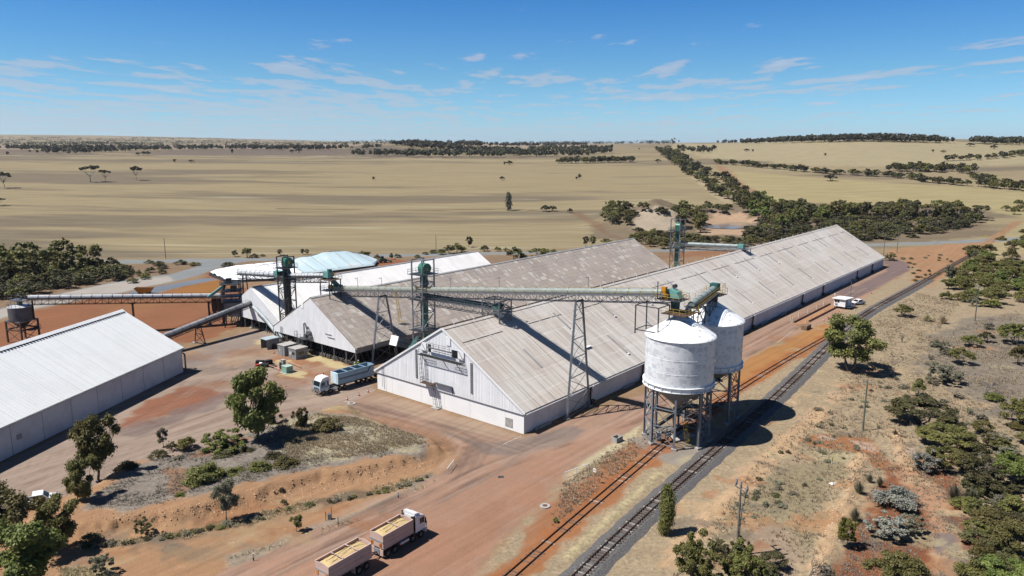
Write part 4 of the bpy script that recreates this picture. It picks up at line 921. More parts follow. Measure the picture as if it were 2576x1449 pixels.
def silo(cx_, cy_, label):
    t = thing('grain_silo', label, 'silo', (cx_, cy_, 0), 0, 'elevated steel silos beside the rails')
    Rs, z0, z1, za = 5.85, 10.9, 18.95, 22.5; n = 64
    MB().lathe([(Rs, z0), (Rs, z1)], n=n).obj('barrel', M_silo, t, smooth=True)
    q = MB(); q.lathe([(Rs+0.22, z1-0.12), (Rs+0.05, z1+0.08), (0.9, za-0.3), (0.0, za-0.2)], n=n); q.obj('cone_roof', M_cone, t, smooth=False)
    q = MB(); q.lathe([(Rs+0.0, z1-0.2), (Rs+0.22, z1-0.12)], n=n); q.obj('roof_lip', M_white, t)
    q = MB(); q.lathe([(Rs, z0+0.12), (Rs+0.32, z0+0.12), (Rs+0.32, z0+0.02), (Rs+0.06, z0), (Rs+0.06, z0-0.62), (Rs+0.32, z0-0.64), (Rs+0.32, z0-0.74), (Rs-0.4, z0-0.74)], n=n)
    rb = q.obj('ring_beam', M_white, t)
    q = MB()
    for k in range(24):
        a = 2*math.pi*k/24+0.1; q.box(((Rs+0.18)*math.cos(a), (Rs+0.18)*math.sin(a), z0-0.31), (0.26, 0.05, 0.6), a)
    q.obj('stiffener', M_white, rb)
    for zz_ in (13.2, 15.6):
        q = MB(); q.lathe([(Rs+0.0, zz_), (Rs+0.03, zz_+0.02), (Rs+0.03, zz_+0.06), (Rs, zz_+0.08)], n=n); q.obj('plate_seam', M_silo, t)
    MB().lathe([(Rs-0.5, z0-0.7), (0.55, 6.2), (0.45, 5.5)], n=40).obj('hopper', mat('hopper_steel', (0.42, 0.40, 0.38), 0.5, metal=0.2, var=0.1), t, smooth=True)
    q = MB(); q.box((0, 0, 5.3), (1.2, 1.2, 0.7)); q.tube((0, 0, 5.0), (0.3, 0.2, 4.1), 0.35, n=10); q.obj('outlet_gate', M_teal, t)
    RL = 5.55; A0 = R(209)
    feet = [(RL*math.cos(A0+k*math.pi/4), RL*math.sin(A0+k*math.pi/4)) for k in range(8)]
    for k, (x, y) in enumerate(feet):
        a = A0+k*math.pi/4
        lg = MB(); lg.box((x, y, 5.15), (0.36, 0.10, 10.1), a); lg.box((x+0.16*math.cos(a), y+0.16*math.sin(a), 5.15), (0.06, 0.34, 10.1), a); lg.box((x-0.16*math.cos(a), y-0.16*math.sin(a), 5.15), (0.06, 0.34, 10.1), a)
        lg.obj('leg', M_leg, t)
        MB().box((x, y, 0.12), (0.9, 0.9, 0.5), a).obj('footing', M_conc, t)
    skip = (0, 4)
    for k in range(8):
        a = Vector((*feet[k], 0)); b = Vector((*feet[(k+1) % 8], 0))
        if k in (1, 5): zs = [(6.5, 10)]
        else: zs = [(0.5, 3.6), (3.6, 6.8), (6.8, 10.0)]
        for (l0, l1) in zs:
            for p, q_ in ((a, b), (b, a)):
                MB().bar(p+Vector((0, 0, l0)), q_+Vector((0, 0, l1)), 0.11).obj('brace', M_leg, t)
            MB().bar(a+Vector((0, 0, l0)), b+Vector((0, 0, l0)), 0.14).obj('tie_beam', M_leg, t)
    return t
s1 = silo(28.9, 125.0, 'nearest white steel silo with patchy paint on grey braced legs')
s2 = silo(37.2, 136.55, 'white steel silo half hidden behind the nearest silo')
# loading gear under and between the silos
t = thing('loading_stair', 'yellow railed stair and platform among the silo legs', 'stair', (28.9, 125, 0))
q = MB(); q.bar((-3.2, 2.2, 1.2), (2.6, 4.2, 4.4), 0.9, 0.12); q.obj('stair_flight', M_dsteel, t)
q = MB(); rails(q, [(-3.0, 1.6, 1.5), (2.7, 3.6, 4.6)], 1.0, 1.0); rails(q, [(2.4, 3.6, 4.6), (4.6, 4.6, 4.6)], 1.0, 0.9); q.obj('handrail', M_yellow, t)
MB().bx((1.8, 3.0, 4.4), (4.8, 5.2, 4.52)).obj('landing', M_dsteel, t)
t = thing('caged_ladder', 'yellow caged ladder leaning at the foot of the nearest silo', 'ladder', (28.9, 125, 0))
q = MB(); ladder(q, (1.2, -3.6, 0.1), (0.4, -3.2, 5.2), 0.6, True, (1, 0, 0), (0, -1, 0)); q.obj('ladder', M_yellow, t)
t = thing('stair_between_silos', 'dark stair with rusty handrail between the two silos', 'stair', (35.2, 131.0, 0))
q = MB(); q.bar((-2.5, -1.5, 5.6), (2.2, 2.2, 8.0), 0.8, 0.12); q.obj('stair_flight', M_dsteel, t)
q = MB(); rails(q, [(-2.5, -1.9, 5.6), (2.2, 1.8, 8.0)], 1.0, 0.8); q.obj('handrail', M_yellow, t)
MB().bx((2.0, 1.4, 7.95), (3.6, 3.2, 8.05)).obj('landing', M_dsteel, t)
t = thing('sampling_gear', 'grey sampling chute and control box on the ground under the nearest silo', 'machine', (28.2, 124.6, 0))
q = MB(); q.tube((0, -0.4, 4.2), (0.1, -1.0, 2.0), 0.3, 0.22, 10); q.obj('chute', M_steel, t); MB().box((-1.2, -1.6, 1.6), (1.0, 0.7, 0.5)).obj('control_box', M_steel, t)
MB().bar((-1.2, -1.6, 0), (-1.2, -1.6, 1.4), 0.12).obj('stand', M_steel, t); MB().box((1.8, 1.4, 0.06), (4.5, 3.2, 0.12), 0.6).obj('slab', M_conc, t)
MB().box((-2.6, -0.6, 0.9), (0.8, 1.0, 1.4)).obj('cabinet', M_grey, t)
# ------------------------------------------------------------------ conveyors, trestles, elevator towers
def conveyor(name, label, p0, p1, r=0.6, hood=M_hood, depth=1.35, steel=M_steel, sec=2.5, rail=M_steel, walk=True, group='covered grain conveyors', two=True, truss=True):
    p0 = Vector(p0); p1 = Vector(p1); root = Vector((p0.x, p0.y, 0))
    t = thing(name, label, 'conveyor', root, 0, group)
    a = p0-root; b = p1-root; d = (b-a); L = d.length; d.normalize()
    s = d.cross(Vector((0, 0, 1))).normalized(); u = s.cross(d).normalized()
    P_ = lambda k, x, z: a + d*k + s*x + u*z
    n = max(1, int(L/sec)); sl_ = L/n
    for i in range(n):
        q = MB(); k0, k1 = i*sl_+0.03, (i+1)*sl_-0.03; m_ = 9
        for k in (k0, k1):
            for j in range(m_+1):
                an = math.pi*(-0.12 + 1.24*j/m_); q.v.append(tuple(P_(k, math.cos(an)*r, math.sin(an)*r)))
        q.f += [(j, j+1, m_+1+j+1, m_+1+j) for j in range(m_)] + [tuple(range(m_, -1, -1)), tuple(range(m_+1, 2*m_+2))]
        q.obj('hood_section', hood, t)
        q = MB(); prev = None
        for j in range(m_+1):
            an = math.pi*(-0.12+1.24*j/m_); c_ = P_(i*sl_, math.cos(an)*(r+0.03), math.sin(an)*(r+0.03))
            if prev is not None: q.bar(prev, c_, 0.07, 0.05)
            prev = c_
        q.obj('hood_band', steel, t)
    q = MB(); q.bar(P_(0, 0, -r*0.55), P_(L, 0, -r*0.55), 2*r*0.95, 0.32); q.obj('trough', steel, t)
    if walk:
        for sg in ((-1, 1) if two else (-1,)):
            q = MB(); q.bar(P_(0, sg*(r+0.40), -0.55), P_(L, sg*(r+0.40), -0.55), 0.62, 0.08); q.obj('walkway', steel, t)
            q = MB(); m_ = max(2, int(L/2.4))
            for i in range(m_+1): q.bar(P_(L*i/m_, sg*(r+0.70), -0.52), P_(L*i/m_, sg*(r+0.70), 0.55), 0.05)
            for z in (0.55, 0.05): q.bar(P_(0, sg*(r+0.70), z), P_(L, sg*(r+0.70), z), 0.045)
            q.obj('handrail', rail, t)
    if truss:
        for sg in (-1, 1):
            q = MB(); x = sg*r*0.9; zt, zb = -0.62, -0.62-depth
            q.bar(P_(0, x, zt), P_(L, x, zt), 0.13); q.bar(P_(0, x, zb), P_(L, x, zb), 0.13)
            m_ = max(2, int(L/1.55)); st = L/m_
            for i in range(m_):
                q.bar(P_(i*st, x, zb), P_(i*st, x, zt), 0.07)
                if i % 2: q.bar(P_(i*st, x, zt), P_((i+1)*st, x, zb), 0.07)
                else: q.bar(P_(i*st, x, zb), P_((i+1)*st, x, zt), 0.07)
            q.obj('truss', steel, t)
        q = MB()
        for i in range(m_+1): q.bar(P_(i*st, -r*0.9, zb), P_(i*st, r*0.9, zb), 0.06)
        q.obj('truss_crosspiece', steel, t)
    return t
def trestle(name, label, b0, b1, t0, t1, n=5, steel=M_leg, w=0.40, group='conveyor trestles'):
    b0, b1, t0, t1 = map(Vector, (b0, b1, t0, t1)); root = Vector(((b0.x+b1.x)/2, (b0.y+b1.y)/2, 0))
    t = thing(name, label, 'trestle', root, 0, group); b0, b1, t0, t1 = (p-root for p in (b0, b1, t0, t1))
    for p, q_ in ((b0, t0), (b1, t1)):
        MB().bar(p, q_, w, w).obj('leg', steel, t)
        if p.z < 1: MB().box((p.x, p.y, 0.1), (1.0, 1.0, 0.3), TH).obj('footing', M_conc, t)
    lv = [i/n for i in range(n+1)]
    for i in range(n):
        l0, r0, l1, r1 = b0.lerp(t0, lv[i]+0.01), b1.lerp(t1, lv[i]+0.01), b0.lerp(t0, lv[i+1]), b1.lerp(t1, lv[i+1])
        MB().bar(l0, r0, 0.16).obj('tie_beam', steel, t)
        MB().bar(l0, r1, 0.11).obj('brace', steel, t); MB().bar(r0, l1, 0.11).obj('brace', steel, t)
    MB().bar(t0, t1, 0.3, 0.3).obj('head_beam', M_dsteel, t)
    return t
ZC = lambda v: 23.72 - 0.1165*v
conveyor('covered_conveyor', 'long pale green hooded conveyor bridging from the brown shed ridge to the silos', S(15.3, 74.5, ZC(74.5)), S(15.3, -19.5, ZC(-19.5)), 0.62, M_hood, 1.25, M_steel, 2.6, M_yellow)
trestle('conveyor_trestle', 'tall grey braced trestle leaning together beside the longest shed wall', S(10.9, -1.55, 0), S(19.7, -0.75, 0), S(14.2, -0.9, 22.0), S(16.4, -0.9, 22.0), 6)
trestle('conveyor_trestle', 'grey braced trestle at the eave of the open-sided shed near the tipping trailer', S(10.9, 54.6, 0), S(18.9, 54.6, 0), S(14.2, 55.3, 15.6), S(16.4, 55.3, 15.6), 4)
# posts standing on the ridge of the longest shed under both conveyors
def frame4(name, label, c, hu, hv, z0s, z1, steel, cat='support frame', levels=(), w=0.2, brace=True, group=None):
    t = thing(name, label, cat, S(c[0], c[1], 0), TH, group)
    cs = [(-hu, -hv), (hu, -hv), (hu, hv), (-hu, hv)]
    for (x, y), z0 in zip(cs, z0s): MB().bar((x, y, z0), (x, y, z1), w, w).obj('leg', steel, t)
    for z in list(levels)+[z1]:
        for i in range(4):
            a, b = cs[i], cs[(i+1) % 4]; MB().bar((*a, z), (*b, z), w*0.8).obj('tie_beam', steel, t)
    if brace:
        zs = [max(z0s)]+list(levels)+[z1]
        for z0, z1_ in zip(zs[:-1], zs[1:]):
            for i in range(4):
                a, b = cs[i], cs[(i+1) % 4]
                if i % 2: a, b = b, a
                MB().bar((*a, z0), (*b, z1_), w*0.5).obj('brace', steel, t)
                MB().bar((*b, z0), (*a, z1_), w*0.5).obj('brace', steel, t)
    return t
rz = lambda v: AR - asl*abs(v-am)
frame4('ridge_support', 'steel frame astride the ridge of the longest shed under the long conveyor', (15.7, 19.9), 1.9, 2.3, [rz(17.6)]*2+[rz(22.2)]*2, ZC(19.9)-1.9, M_steel, levels=(17.6,))
frame4('silo_side_support', 'open steel frame on the silo roof edge holding the conveyor end', (13.2, -17.6), 1.9, 2.2, [18.9]*4, ZC(-17.6)-1.9, M_dsteel, levels=(19.6,), brace=False, w=0.17)
conveyor('branch_conveyor', 'dark covered conveyor dropping from the green elevator to the front roof ridge', S(16.0, 40.5, 17.35), S(16.0, 20.6, 17.75), 0.62, M_teal, 1.3, M_steel, 2.5, M_steel)
t = thing('discharge_machine', 'teal discharge head on the ridge of the longest shed under the long conveyor', 'machine', S(16.0, 20.0, 0), TH)
q = MB(); q.box((0, -0.3, 17.9), (1.4, 1.8, 1.3)); q.obj('head_box', M_teal, t); MB().box((0.9, 0.2, 18.0), (0.5, 0.9, 1.2)).obj('motor_guard', M_yellow, t)
MB().box((0, -1.2, 16.9), (3.4, 3.2, 0.12)).obj('platform', M_steel, t); q = MB(); rails(q, [(-1.7, -2.8, 16.95), (1.7, -2.8, 16.95), (1.7, 0.4, 16.95)]); q.obj('handrail', M_steel, t)
q = MB(); q.prism([(-1.1, -1.2, 16.8), (1.1, -1.2, 16.8), (0.5, -1.2, 15.4), (-0.5, -1.2, 15.4)], (0, 1.6, 0)); q.obj('ridge_chute', M_white, t)
def elev_tower(label, c, hu, hv, top, steel, zdecks, casing, headz, crown=True, ladderside=True, group='bucket elevator towers', head_mat=None, casing2=False, base=0.0, name='elevator_tower'):
    t = thing(name, label, 'elevator', S(c[0], c[1], 0), TH, group)
    cs = [(-hu, -hv), (hu, -hv), (hu, hv), (-hu, hv)]
    for i, (x, y) in enumerate(cs): MB().bar((x, y, base), (x, y, top), 0.26, 0.26).obj('leg', steel, t)
    lv = [base+0.3] + [base+3.4*k for k in range(1, int((headz-base)/3.4)+1)]
    for k, z in enumerate(lv):
        for i in range(4): MB().bar((*cs[i], z), (*cs[(i+1) % 4], z), 0.16).obj('tie_beam', steel, t)
        if k+1 < len(lv):
            for i in range(4):
                a, b = (cs[i], cs[(i+1) % 4]) if (k+i) % 2 else (cs[(i+1) % 4], cs[i])
                MB().bar((*a, z), (*b, lv[k+1]), 0.10).obj('brace', steel, t)
    for a, b in ((0, 1), (2, 3)): MB().bar((*cs[a], top), (*cs[b], top), 0.22).obj('hoist_beam', steel, t)
    MB().bar((0, -hv, top), (0, hv, top), 0.2).obj('hoist_beam', steel, t)
    for z in zdecks:
        MB().bx((-hu-0.7, -hv-0.7, z), (hu+0.7, hv+0.7, z+0.1)).obj('deck', M_dsteel, t)
        q = MB(); e = 0.65; rails(q, [(-hu-e, -hv-e, z+.1), (hu+e, -hv-e, z+.1), (hu+e, hv+e, z+.1), (-hu-e, hv+e, z+.1), (-hu-e, -hv-e, z+.1)], 1.05, 1.2); q.obj('handrail', M_steel, t)
    q = MB(); q.box((0.35, 0.1, base+(headz-base)/2), (0.95, 1.5, headz-base)); q.obj('casing', casing, t)
    if casing2: MB().box((-0.9, -0.6, base+(headz-base)/2), (0.7, 0.7, headz-base)).obj('casing', casing, t)
    hm = head_mat or M_green; q = MB(); prof = []
    for j in range(9):
        an = math.pi*j/8; prof.append((math.cos(an)*1.25, math.sin(an)*1.15))
    lo = [(0.35+x, -1.0, headz+1.0+z) for x, z in prof] + [(0.35-0.95, -1.0, headz-0.6), (0.35+0.95, -1.0, headz-0.6)]
    q.prism(lo, (0, 1.7, 0)); q.obj('elevator_head', hm, t)
    q = MB(); q.bar((0.1, -0.6, headz-0.2), (-0.9, -0.9, headz-3.3), 0.7, 0.7); q.bar((0.6, 0.2, headz-0.2), (1.5, 0.2, headz-3.0), 0.6, 0.6); q.obj('discharge_spout', M_teal, t)
    q = MB(); q.box((1.6, -0.2, headz+0.8), (0.9, 0.7, 0.9)); q.tube((1.5, -0.9, headz+0.9), (1.5, 0.6, headz+0.9), 0.3, n=8); q.obj('drive_motor', M_dsteel, t)
    q = MB(); q.box((0.35, -1.03, headz+0.8), (0.5, 0.05, 0.7)); q.obj('guard_plate', M_yellow, t)
    if ladderside:
        q = MB(); z = base+0.3; k = 0
        while z < headz-4:
            ladder(q, (-hu*0.5, hv*0.7*(1 if k % 2 else -0.2), z), (-hu*0.6, hv*0.7*(1 if k % 2 else -0.2), z+3.2), 0.45); z += 3.4; k += 1
        q.obj('ladder', mat('tan_paint', (0.45, 0.36, 0.24), 0.6), t)
    return t
elev_tower('green bucket elevator in grey steel tower between the two nearest sheds', (15.85, 41.9), 1.85, 1.65, 25.6, M_leg, (9.5, 16.6, 22.3), M_teal, 22.6)
conveyor_boot = thing('elevator_spout', 'teal slanting spout at the foot of the green elevator between the nearest sheds', 'machine', S(14.0, 43.6, 0), TH)
q = MB(); q.bar((0.6, -1.2, 8.2), (-0.6, 0.3, 5.6), 0.6); q.bar((-0.6, 0.3, 5.8), (-0.6, 0.4, 1.2), 0.6); q.obj('spout', M_aqua, conveyor_boot)
t = thing('yellow_stair', 'yellow caged stair hanging from the long conveyor beside the green elevator', 'stair', S(14.0, 46.2, 0), TH)
q = MB(); ladder(q, (-0.4, 0.9, 10.6), (-0.2, 2.6, 17.6), 0.6, True, (1, 0, 0), (0, 0.7, 0.3)); q.obj('ladder', M_yellow, t); MB().bx((-1.0, -0.8, 10.4), (0.8, 1.2, 10.5)).obj('landing', M_dsteel, t)
q = MB(); rails(q, [(-1.0, 1.2, 10.5), (-1.0, -0.8, 10.5)]); q.obj('handrail', M_yellow, t)
elev_tower('teal bucket elevator tower standing at the far end behind the brown shed', (140.3, 43.7), 1.9, 1.75, 25.0, M_steel, (15.0, 21.0), M_green, 21.6)
conveyor('ridge_conveyor', 'pale green conveyor from the far elevator tower to the roof ridge', S(140.5, 42.2, 16.5), S(140.5, 21.5, 17.4), 0.62, M_hood, 1.2, M_steel, 2.5, M_steel)
t = thing('discharge_machine', 'aqua discharge head at the roof end of the far conveyor', 'machine', S(140.5, 20.4, 0), TH)
MB().box((0, 0, 17.5), (1.5, 1.9, 1.3)).obj('head_box', M_aqua, t); MB().box((0, -1.0, 16.7), (3.2, 3.4, 0.12)).obj('platform', M_steel, t)
q = MB(); rails(q, [(-1.6, -2.7, 16.75), (1.6, -2.7, 16.75), (1.6, 0.7, 16.75)]); q.obj('handrail', M_steel, t)
for x in (-1.6, 1.6): MB().bar((x, -2.6, rz(17.8)), (x, -2.6, 16.7), 0.18).obj('leg', M_steel, t)
elev_tower('green head elevator in dark steel tower in front of the white roofed shed', (12.7, 90.5), 1.7, 1.35, 22.0, M_dsteel, (15.8, 19.0), M_dsteel, 19.6, casing2=True)
conveyor('ridge_conveyor', 'galvanised conveyor from the dark tower to the brown shed ridge', S(12.7, 90.5, 17.0), S(12.7, 72.8, 19.0), 0.55, M_bright, 1.2, M_dsteel, 2.3, M_dsteel)
t = thing('transfer_platform', 'aqua transfer chute and yellow guarded platform above the brown shed ridge', 'machine', S(13.8, 72.6, 0), TH)
MB().box((-1.0, 0.0, 19.2), (1.6, 2.0, 1.5)).obj('head_box', M_aqua, t); MB().box((-1.0, -0.7, 20.2), (0.9, 0.7, 0.7)).obj('drive_motor', M_teal, t); MB().box((-0.2, -1.02, 19.2), (0.6, 0.1, 0.9)).obj('guard_plate', M_yellow, t)
MB().bx((-2.6, -2.6, 18.0), (1.2, 1.6, 18.1)).obj('platform', M_rust, t)
q = MB(); rails(q, [(-2.6, -2.6, 18.1), (1.2, -2.6, 18.1), (1.2, 1.6, 18.1)]); q.obj('handrail', M_steel, t)
q = MB(); q.bar((-0.6, -0.6, 18.1), (1.4, -0.6, 16.0), 0.9, 0.9); q.obj('chute', M_teal, t); MB().box((1.6, -0.4, 15.8), (1.3, 2.2, 1.0)).obj('chute_hood', M_aqua, t); MB().box((0.9, 1.6, 15.6), (0.9, 1.2, 0.8)).obj('motor_guard', M_yellow, t)
MB().bx((-1.2, 0.6, 14.75), (3.0, 3.4, 14.85)).obj('landing', M_steel, t); q = MB(); rails(q, [(-1.2, 3.4, 14.85), (-1.2, 0.6, 14.85)]); rails(q, [(3.0, 3.4, 14.85), (-1.2, 3.4, 14.85)]); q.obj('handrail', M_steel, t)
for x, y in ((-2.4, -2.2), (1.0, -2.2), (-2.4, 1.4), (1.0, 1.4)): MB().bar((x, y, 13.2), (x, y, 18.0), 0.2).obj('leg', M_dsteel, t)
conveyor('intake_conveyor', 'silver tube conveyor sloping between the dark tower and the grain cleaner', S(11.6, 111.5, 15.7), S(12.3, 92.5, 17.0), 0.8, M_bright, 1.1, M_dsteel, 2.0, M_dsteel)
MB().box((0, 0, 0), (1.7, 2.2, 1.5), TH).obj('transfer_box', M_aqua, None, loc=S(12.2, 93.2, 17.2)); tag(bpy.data.objects['transfer_box'], 'pale aqua transfer box where the silver conveyor meets the dark tower', 'machine')
# grain cleaner building at the left
gc = thing('grain_cleaner', 'dark steel grain cleaning tower with grey hopper in front of the white roofed shed', 'machine', (-79.2, 208.3, 0), 0.25)
for x in (-2.2, 2.2):
    for y in (-1.9, 1.9): MB().bar((x, y, 0), (x, y, 13.0 if x > 0 else 9.5), 0.26).obj('leg', M_dsteel, gc)
MB().prism([(-2.1, -1.7, 6.9), (1.9, -1.7, 6.9), (1.9, -1.7, 3.0), (-0.8, -1.7, 3.0), (-2.1, -1.7, 4.3)], (0, 3.4, 0)).obj('hopper', M_grey, gc)
for z in (7.3, 8.6, 10.2, 12.2):
    MB().bx((-2.8, -2.4, z), (2.8, 2.4, z+0.12)).obj('deck', M_dsteel, gc)
    q = MB(); rails(q, [(-2.8, -2.4, z+.1), (2.8, -2.4, z+.1), (2.8, 2.4, z+.1), (-2.8, 2.4, z+.1), (-2.8, -2.4, z+.1)], 1.0, 1.1); q.obj('handrail', M_steel if z > 8 else M_rust, gc)
q = MB()
for z0, z1 in ((0.3, 3.2), (3.2, 7), (7, 10)):
    q.bar((-2.2, -1.9, z0), (2.2, -1.9, z1), 0.1); q.bar((2.2, -1.9, z0), (-2.2, -1.9, z1), 0.1); q.bar((2.2, -1.9, z0), (2.2, 1.9, z1), 0.1); q.bar((2.2, 1.9, z0), (2.2, -1.9, z1), 0.1)
q.obj('brace', M_steel, gc)
q = MB(); q.box((0.6, 0, 10.9), (1.6, 1.6, 1.2)); q.box((-0.6, 0.2, 13.0), (1.4, 1.4, 1.4)); q.tube((-1.5, 0, 12.8), (-2.6, 0.2, 9.0), 0.35, n=8); q.obj('screen_box', M_dsteel, gc)
q = MB(); q.bar((3.0, -1.0, 0), (3.3, -0.8, 15.0), 0.34); q.bar((4.6, 1.4, 0), (4.0, 1.0, 15.0), 0.3); q.obj('mast', M_dsteel, gc)
q = MB(); q.bar((-1.6, -1.6, 13.0), (-1.6, -1.6, 15.2), 0.08); q.bar((-0.4, 1.2, 13), (-0.4, 1.2, 15.5), 0.08); q.obj('mast_rod', M_steel, gc)
q = MB(); q.bar((-2.2, -0.5, 11.6), (-6.2, -1.6, 8.8), 0.7, 0.7); q.obj('spout', M_aqua, gc)
MB().box((3.9, 2.6, 5.4), (3.2, 3.0, 4.2)).obj('machine_housing', M_dark, gc)
# conveyors at the left
conveyor('bin_conveyor', 'shiny galvanised tube conveyor running level to the small grey bin', Vector((-126.5, 192.2, 11.5)), Vector((-83.2, 209.7, 8.5)), 0.62, M_bright, 1.25, M_rust, 2.4, M_dsteel)
mp_ = Vector((-126.5, 192.2, 0)).lerp(Vector((-83.2, 209.7, 0)), 0.52)
t = thing('conveyor_post', 'single dark post under the middle of the level galvanised conveyor', 'post', mp_)
MB().bar((0, 0, 0), (0, 0, 8.2), 0.4).obj('column', M_dsteel, t); MB().box((0, 0, 8.0), (1.6, 0.4, 0.3)).obj('head_beam', M_dsteel, t)
trestle('conveyor_trestle', 'rusty braced trestle under the right end of the level galvanised conveyor', (-86.2, 208.7, 0), (-82.8, 209.9, 0), (-86.2, 208.7, 6.7), (-82.8, 209.9, 6.7), 2, M_rust)
t = thing('dust_filter', 'rusty filter drums hanging at the right end of the level galvanised conveyor', 'machine', (-84.2, 209.0, 0))
for x in (-0.6, 0.8): MB().lathe([(0.45, 3.4), (0.75, 4.6), (0.75, 7.4), (0.4, 8.2)], (x, 0.3, 0), 14).obj('drum', M_rust, t, smooth=True)
MB().tube((0.8, 0.3, 8.0), (2.2, 0.6, 9.0), 0.4, n=8).obj('duct', M_steel, t)
conveyor('sloping_conveyor', 'grey tube conveyor climbing from the ribbed white shed to the grain cleaner', Vector((-91.5, 168.5, 3.0)), Vector((-71.6, 205.6, 8.0)), 0.62, mat('dull_galvanised', (0.56, 0.58, 0.60), 0.4, metal=0.3, var=0.15, rnd=0.1), 0.6, M_dsteel, 2.4, M_dsteel, two=False)
trestle('conveyor_trestle', 'small grey A-frame under the sloping conveyor beside the ribbed white shed', (-82.6, 189.6, 0), (-78.9, 187.4, 0), (-81.7, 188.9, 5.2), (-80.2, 188.0, 5.2), 2, M_dsteel, 0.2)
trestle('conveyor_trestle', 'splayed grey frame under the upper end of the sloping conveyor', (-73.3, 205.6, 0), (-69.2, 203.8, 0), (-72.6, 206.0, 7.0), (-70.6, 204.8, 7.0), 2, M_steel, 0.2)
t = thing('discharge_machine', 'green flaps and rusty drive at the upper end of the sloping conveyor', 'machine', (-71.3, 206.0, 0), 0.9)
MB().box((0, 0, 8.0), (1.6, 1.6, 1.2)).obj('head_box', M_rust, t); q = MB(); q.bar((-1.4, -0.3, 8.3), (0.2, 0.3, 10.0), 0.5, 0.12); q.bar((-1.8, 0.2, 8.2), (-0.6, 0.4, 9.4), 0.5, 0.12); q.obj('inspection_flap', M_aqua, t)
MB().box((0.8, -0.2, 7.1), (3.4, 2.2, 0.12)).obj('platform', M_dsteel, t); MB().box((2.0, -0.6, 7.8), (0.8, 0.9, 0.8)).obj('drive_box', mat('tan_paint', (0.45, 0.36, 0.24)), t)
q = MB(); q.bar((1.2, 0, 6.9), (3.6, -0.6, 3.4), 0.7, 0.7); q.obj('chute', M_dsteel, t)
# the small bin
bn = thing('hopper_bin', 'small grey cylindrical bin on a rusty steel frame at far left', 'bin', (-128.4, 191.6, 0), R(-18))
MB().lathe([(2.85, 5.9), (2.85, 9.3)], n=40).obj('drum', mat('weathered_zinc', (0.16, 0.165, 0.18), 0.55, metal=0.3, var=0.12, vscale=0.8, streak=((1.2, 1.2, 0.2), (0.24, 0.235, 0.23), 0.5, 0.7, 0.6)), bn, smooth=True)
MB().lathe([(2.9, 9.25), (2.9, 9.35), (0.0, 9.9)], n=40).obj('lid', M_bright, bn); MB().lathe([(2.8, 5.9), (0.5, 3.4)], n=30).obj('cone', M_dsteel, bn, smooth=True)
for x in (-2.5, 2.5):
    for y in (-2.5, 2.5): MB().bar((x, y, 0), (x, y, 5.7), 0.36).obj('leg', M_rust, bn)
for z, m_ in ((5.6, M_steel), (3.4, M_rust)):
    for a, b in (((-2.5, -2.5), (2.5, -2.5)), ((2.5, -2.5), (2.5, 2.5)), ((2.5, 2.5), (-2.5, 2.5)), ((-2.5, 2.5), (-2.5, -2.5))): MB().bar((*a, z), (*b, z), 0.3, 0.34).obj('tie_beam', m_, bn)
for a, b in (((-2.5, -2.5), (2.5, -2.5)), ((2.5, -2.5), (2.5, 2.5))):
    for z0, z1 in ((0.3, 3.3), (3.4, 5.5)):
        MB().bar((*a, z0), (*b, z1), 0.12).obj('brace', M_steel, bn); MB().bar((*b, z0), (*a, z1), 0.12).obj('brace', M_rust, bn)
q = MB(); q.box((3.3, 0.5, 3.3), (1.8, 3.0, 0.12)); rails(q, [(4.1, -0.9, 3.4), (4.1, 1.9, 3.4), (2.6, 1.9, 3.4)]); q.obj('side_platform', M_dsteel, bn)
q = MB(); c_ = [(2.8*math.cos(a), 2.8*math.sin(a), 9.35) for a in np.linspace(1.2, 5.6, 14)]; rails(q, c_, 1.0, 1.0); q.obj('handrail', M_steel, bn)
q = MB(); q.prism([(-0.5, -0.5, 11.2), (0.5, -0.5, 11.2), (0.3, -0.5, 9.7), (-0.3, -0.5, 9.7)], (0, 1, 0)); q.obj('inlet_chute', mat('grey_teal', (0.16, 0.22, 0.23), 0.5), bn)
q = MB(); rails(q, [(-2.4, -1.2, 11.0), (2.0, -1.2, 11.0)], 1.5, 1.4); rails(q, [(-2.4, 1.2, 11.0), (2.0, 1.2, 11.0)], 1.5, 1.4); q.bx((-2.4, -1.2, 10.9), (2.0, 1.2, 11.0)); q.obj('top_platform', M_steel, bn)
MB().bar((2.6, 1.5, 5.6), (2.6, 1.5, 11.2), 0.3).obj('conveyor_support', M_rust, bn)
# silo top machinery
conveyor('silo_top_conveyor', 'short pale green conveyor linking the tops of the two silos', S(19.6, -21.6, 23.3), S(29.6, -21.0, 24.6), 0.62, M_hood, 0.5, M_dsteel, 2.0, M_yellow)
t = thing('silo_top_drive', 'yellow railed platform with orange drive box and teal chute at the conveyor end', 'machine', S(15.6, -20.3, 0), TH)
MB().bx((-1.7, -1.9, 24.75), (1.9, 2.6, 24.87)).obj('platform', M_dsteel, t)
q = MB(); rails(q, [(-1.7, 2.6, 24.87), (-1.7, -1.9, 24.87), (1.9, -1.9, 24.87), (1.9, 2.6, 24.87)], 1.0, 1.1); q.obj('handrail', M_yellow, t)
MB().box((-1.1, 1.3, 26.5), (0.7, 0.8, 1.0)).obj('drive_box', M_orange, t); MB().box((-1.1, 1.0, 25.3), (0.6, 0.6, 1.2)).obj('drive_leg', M_orange, t)
q = MB(); q.prism([(-0.7, 0.6, 26.7), (-0.7, -0.8, 26.2), (-0.7, -1.4, 25.2), (-0.7, 0.6, 25.2)], (1.4, 0, 0)); q.obj('head_chute', M_aqua, t); MB().box((0.75, -0.6, 25.9), (0.1, 0.9, 0.9)).obj('guard_plate', M_yellow, t)
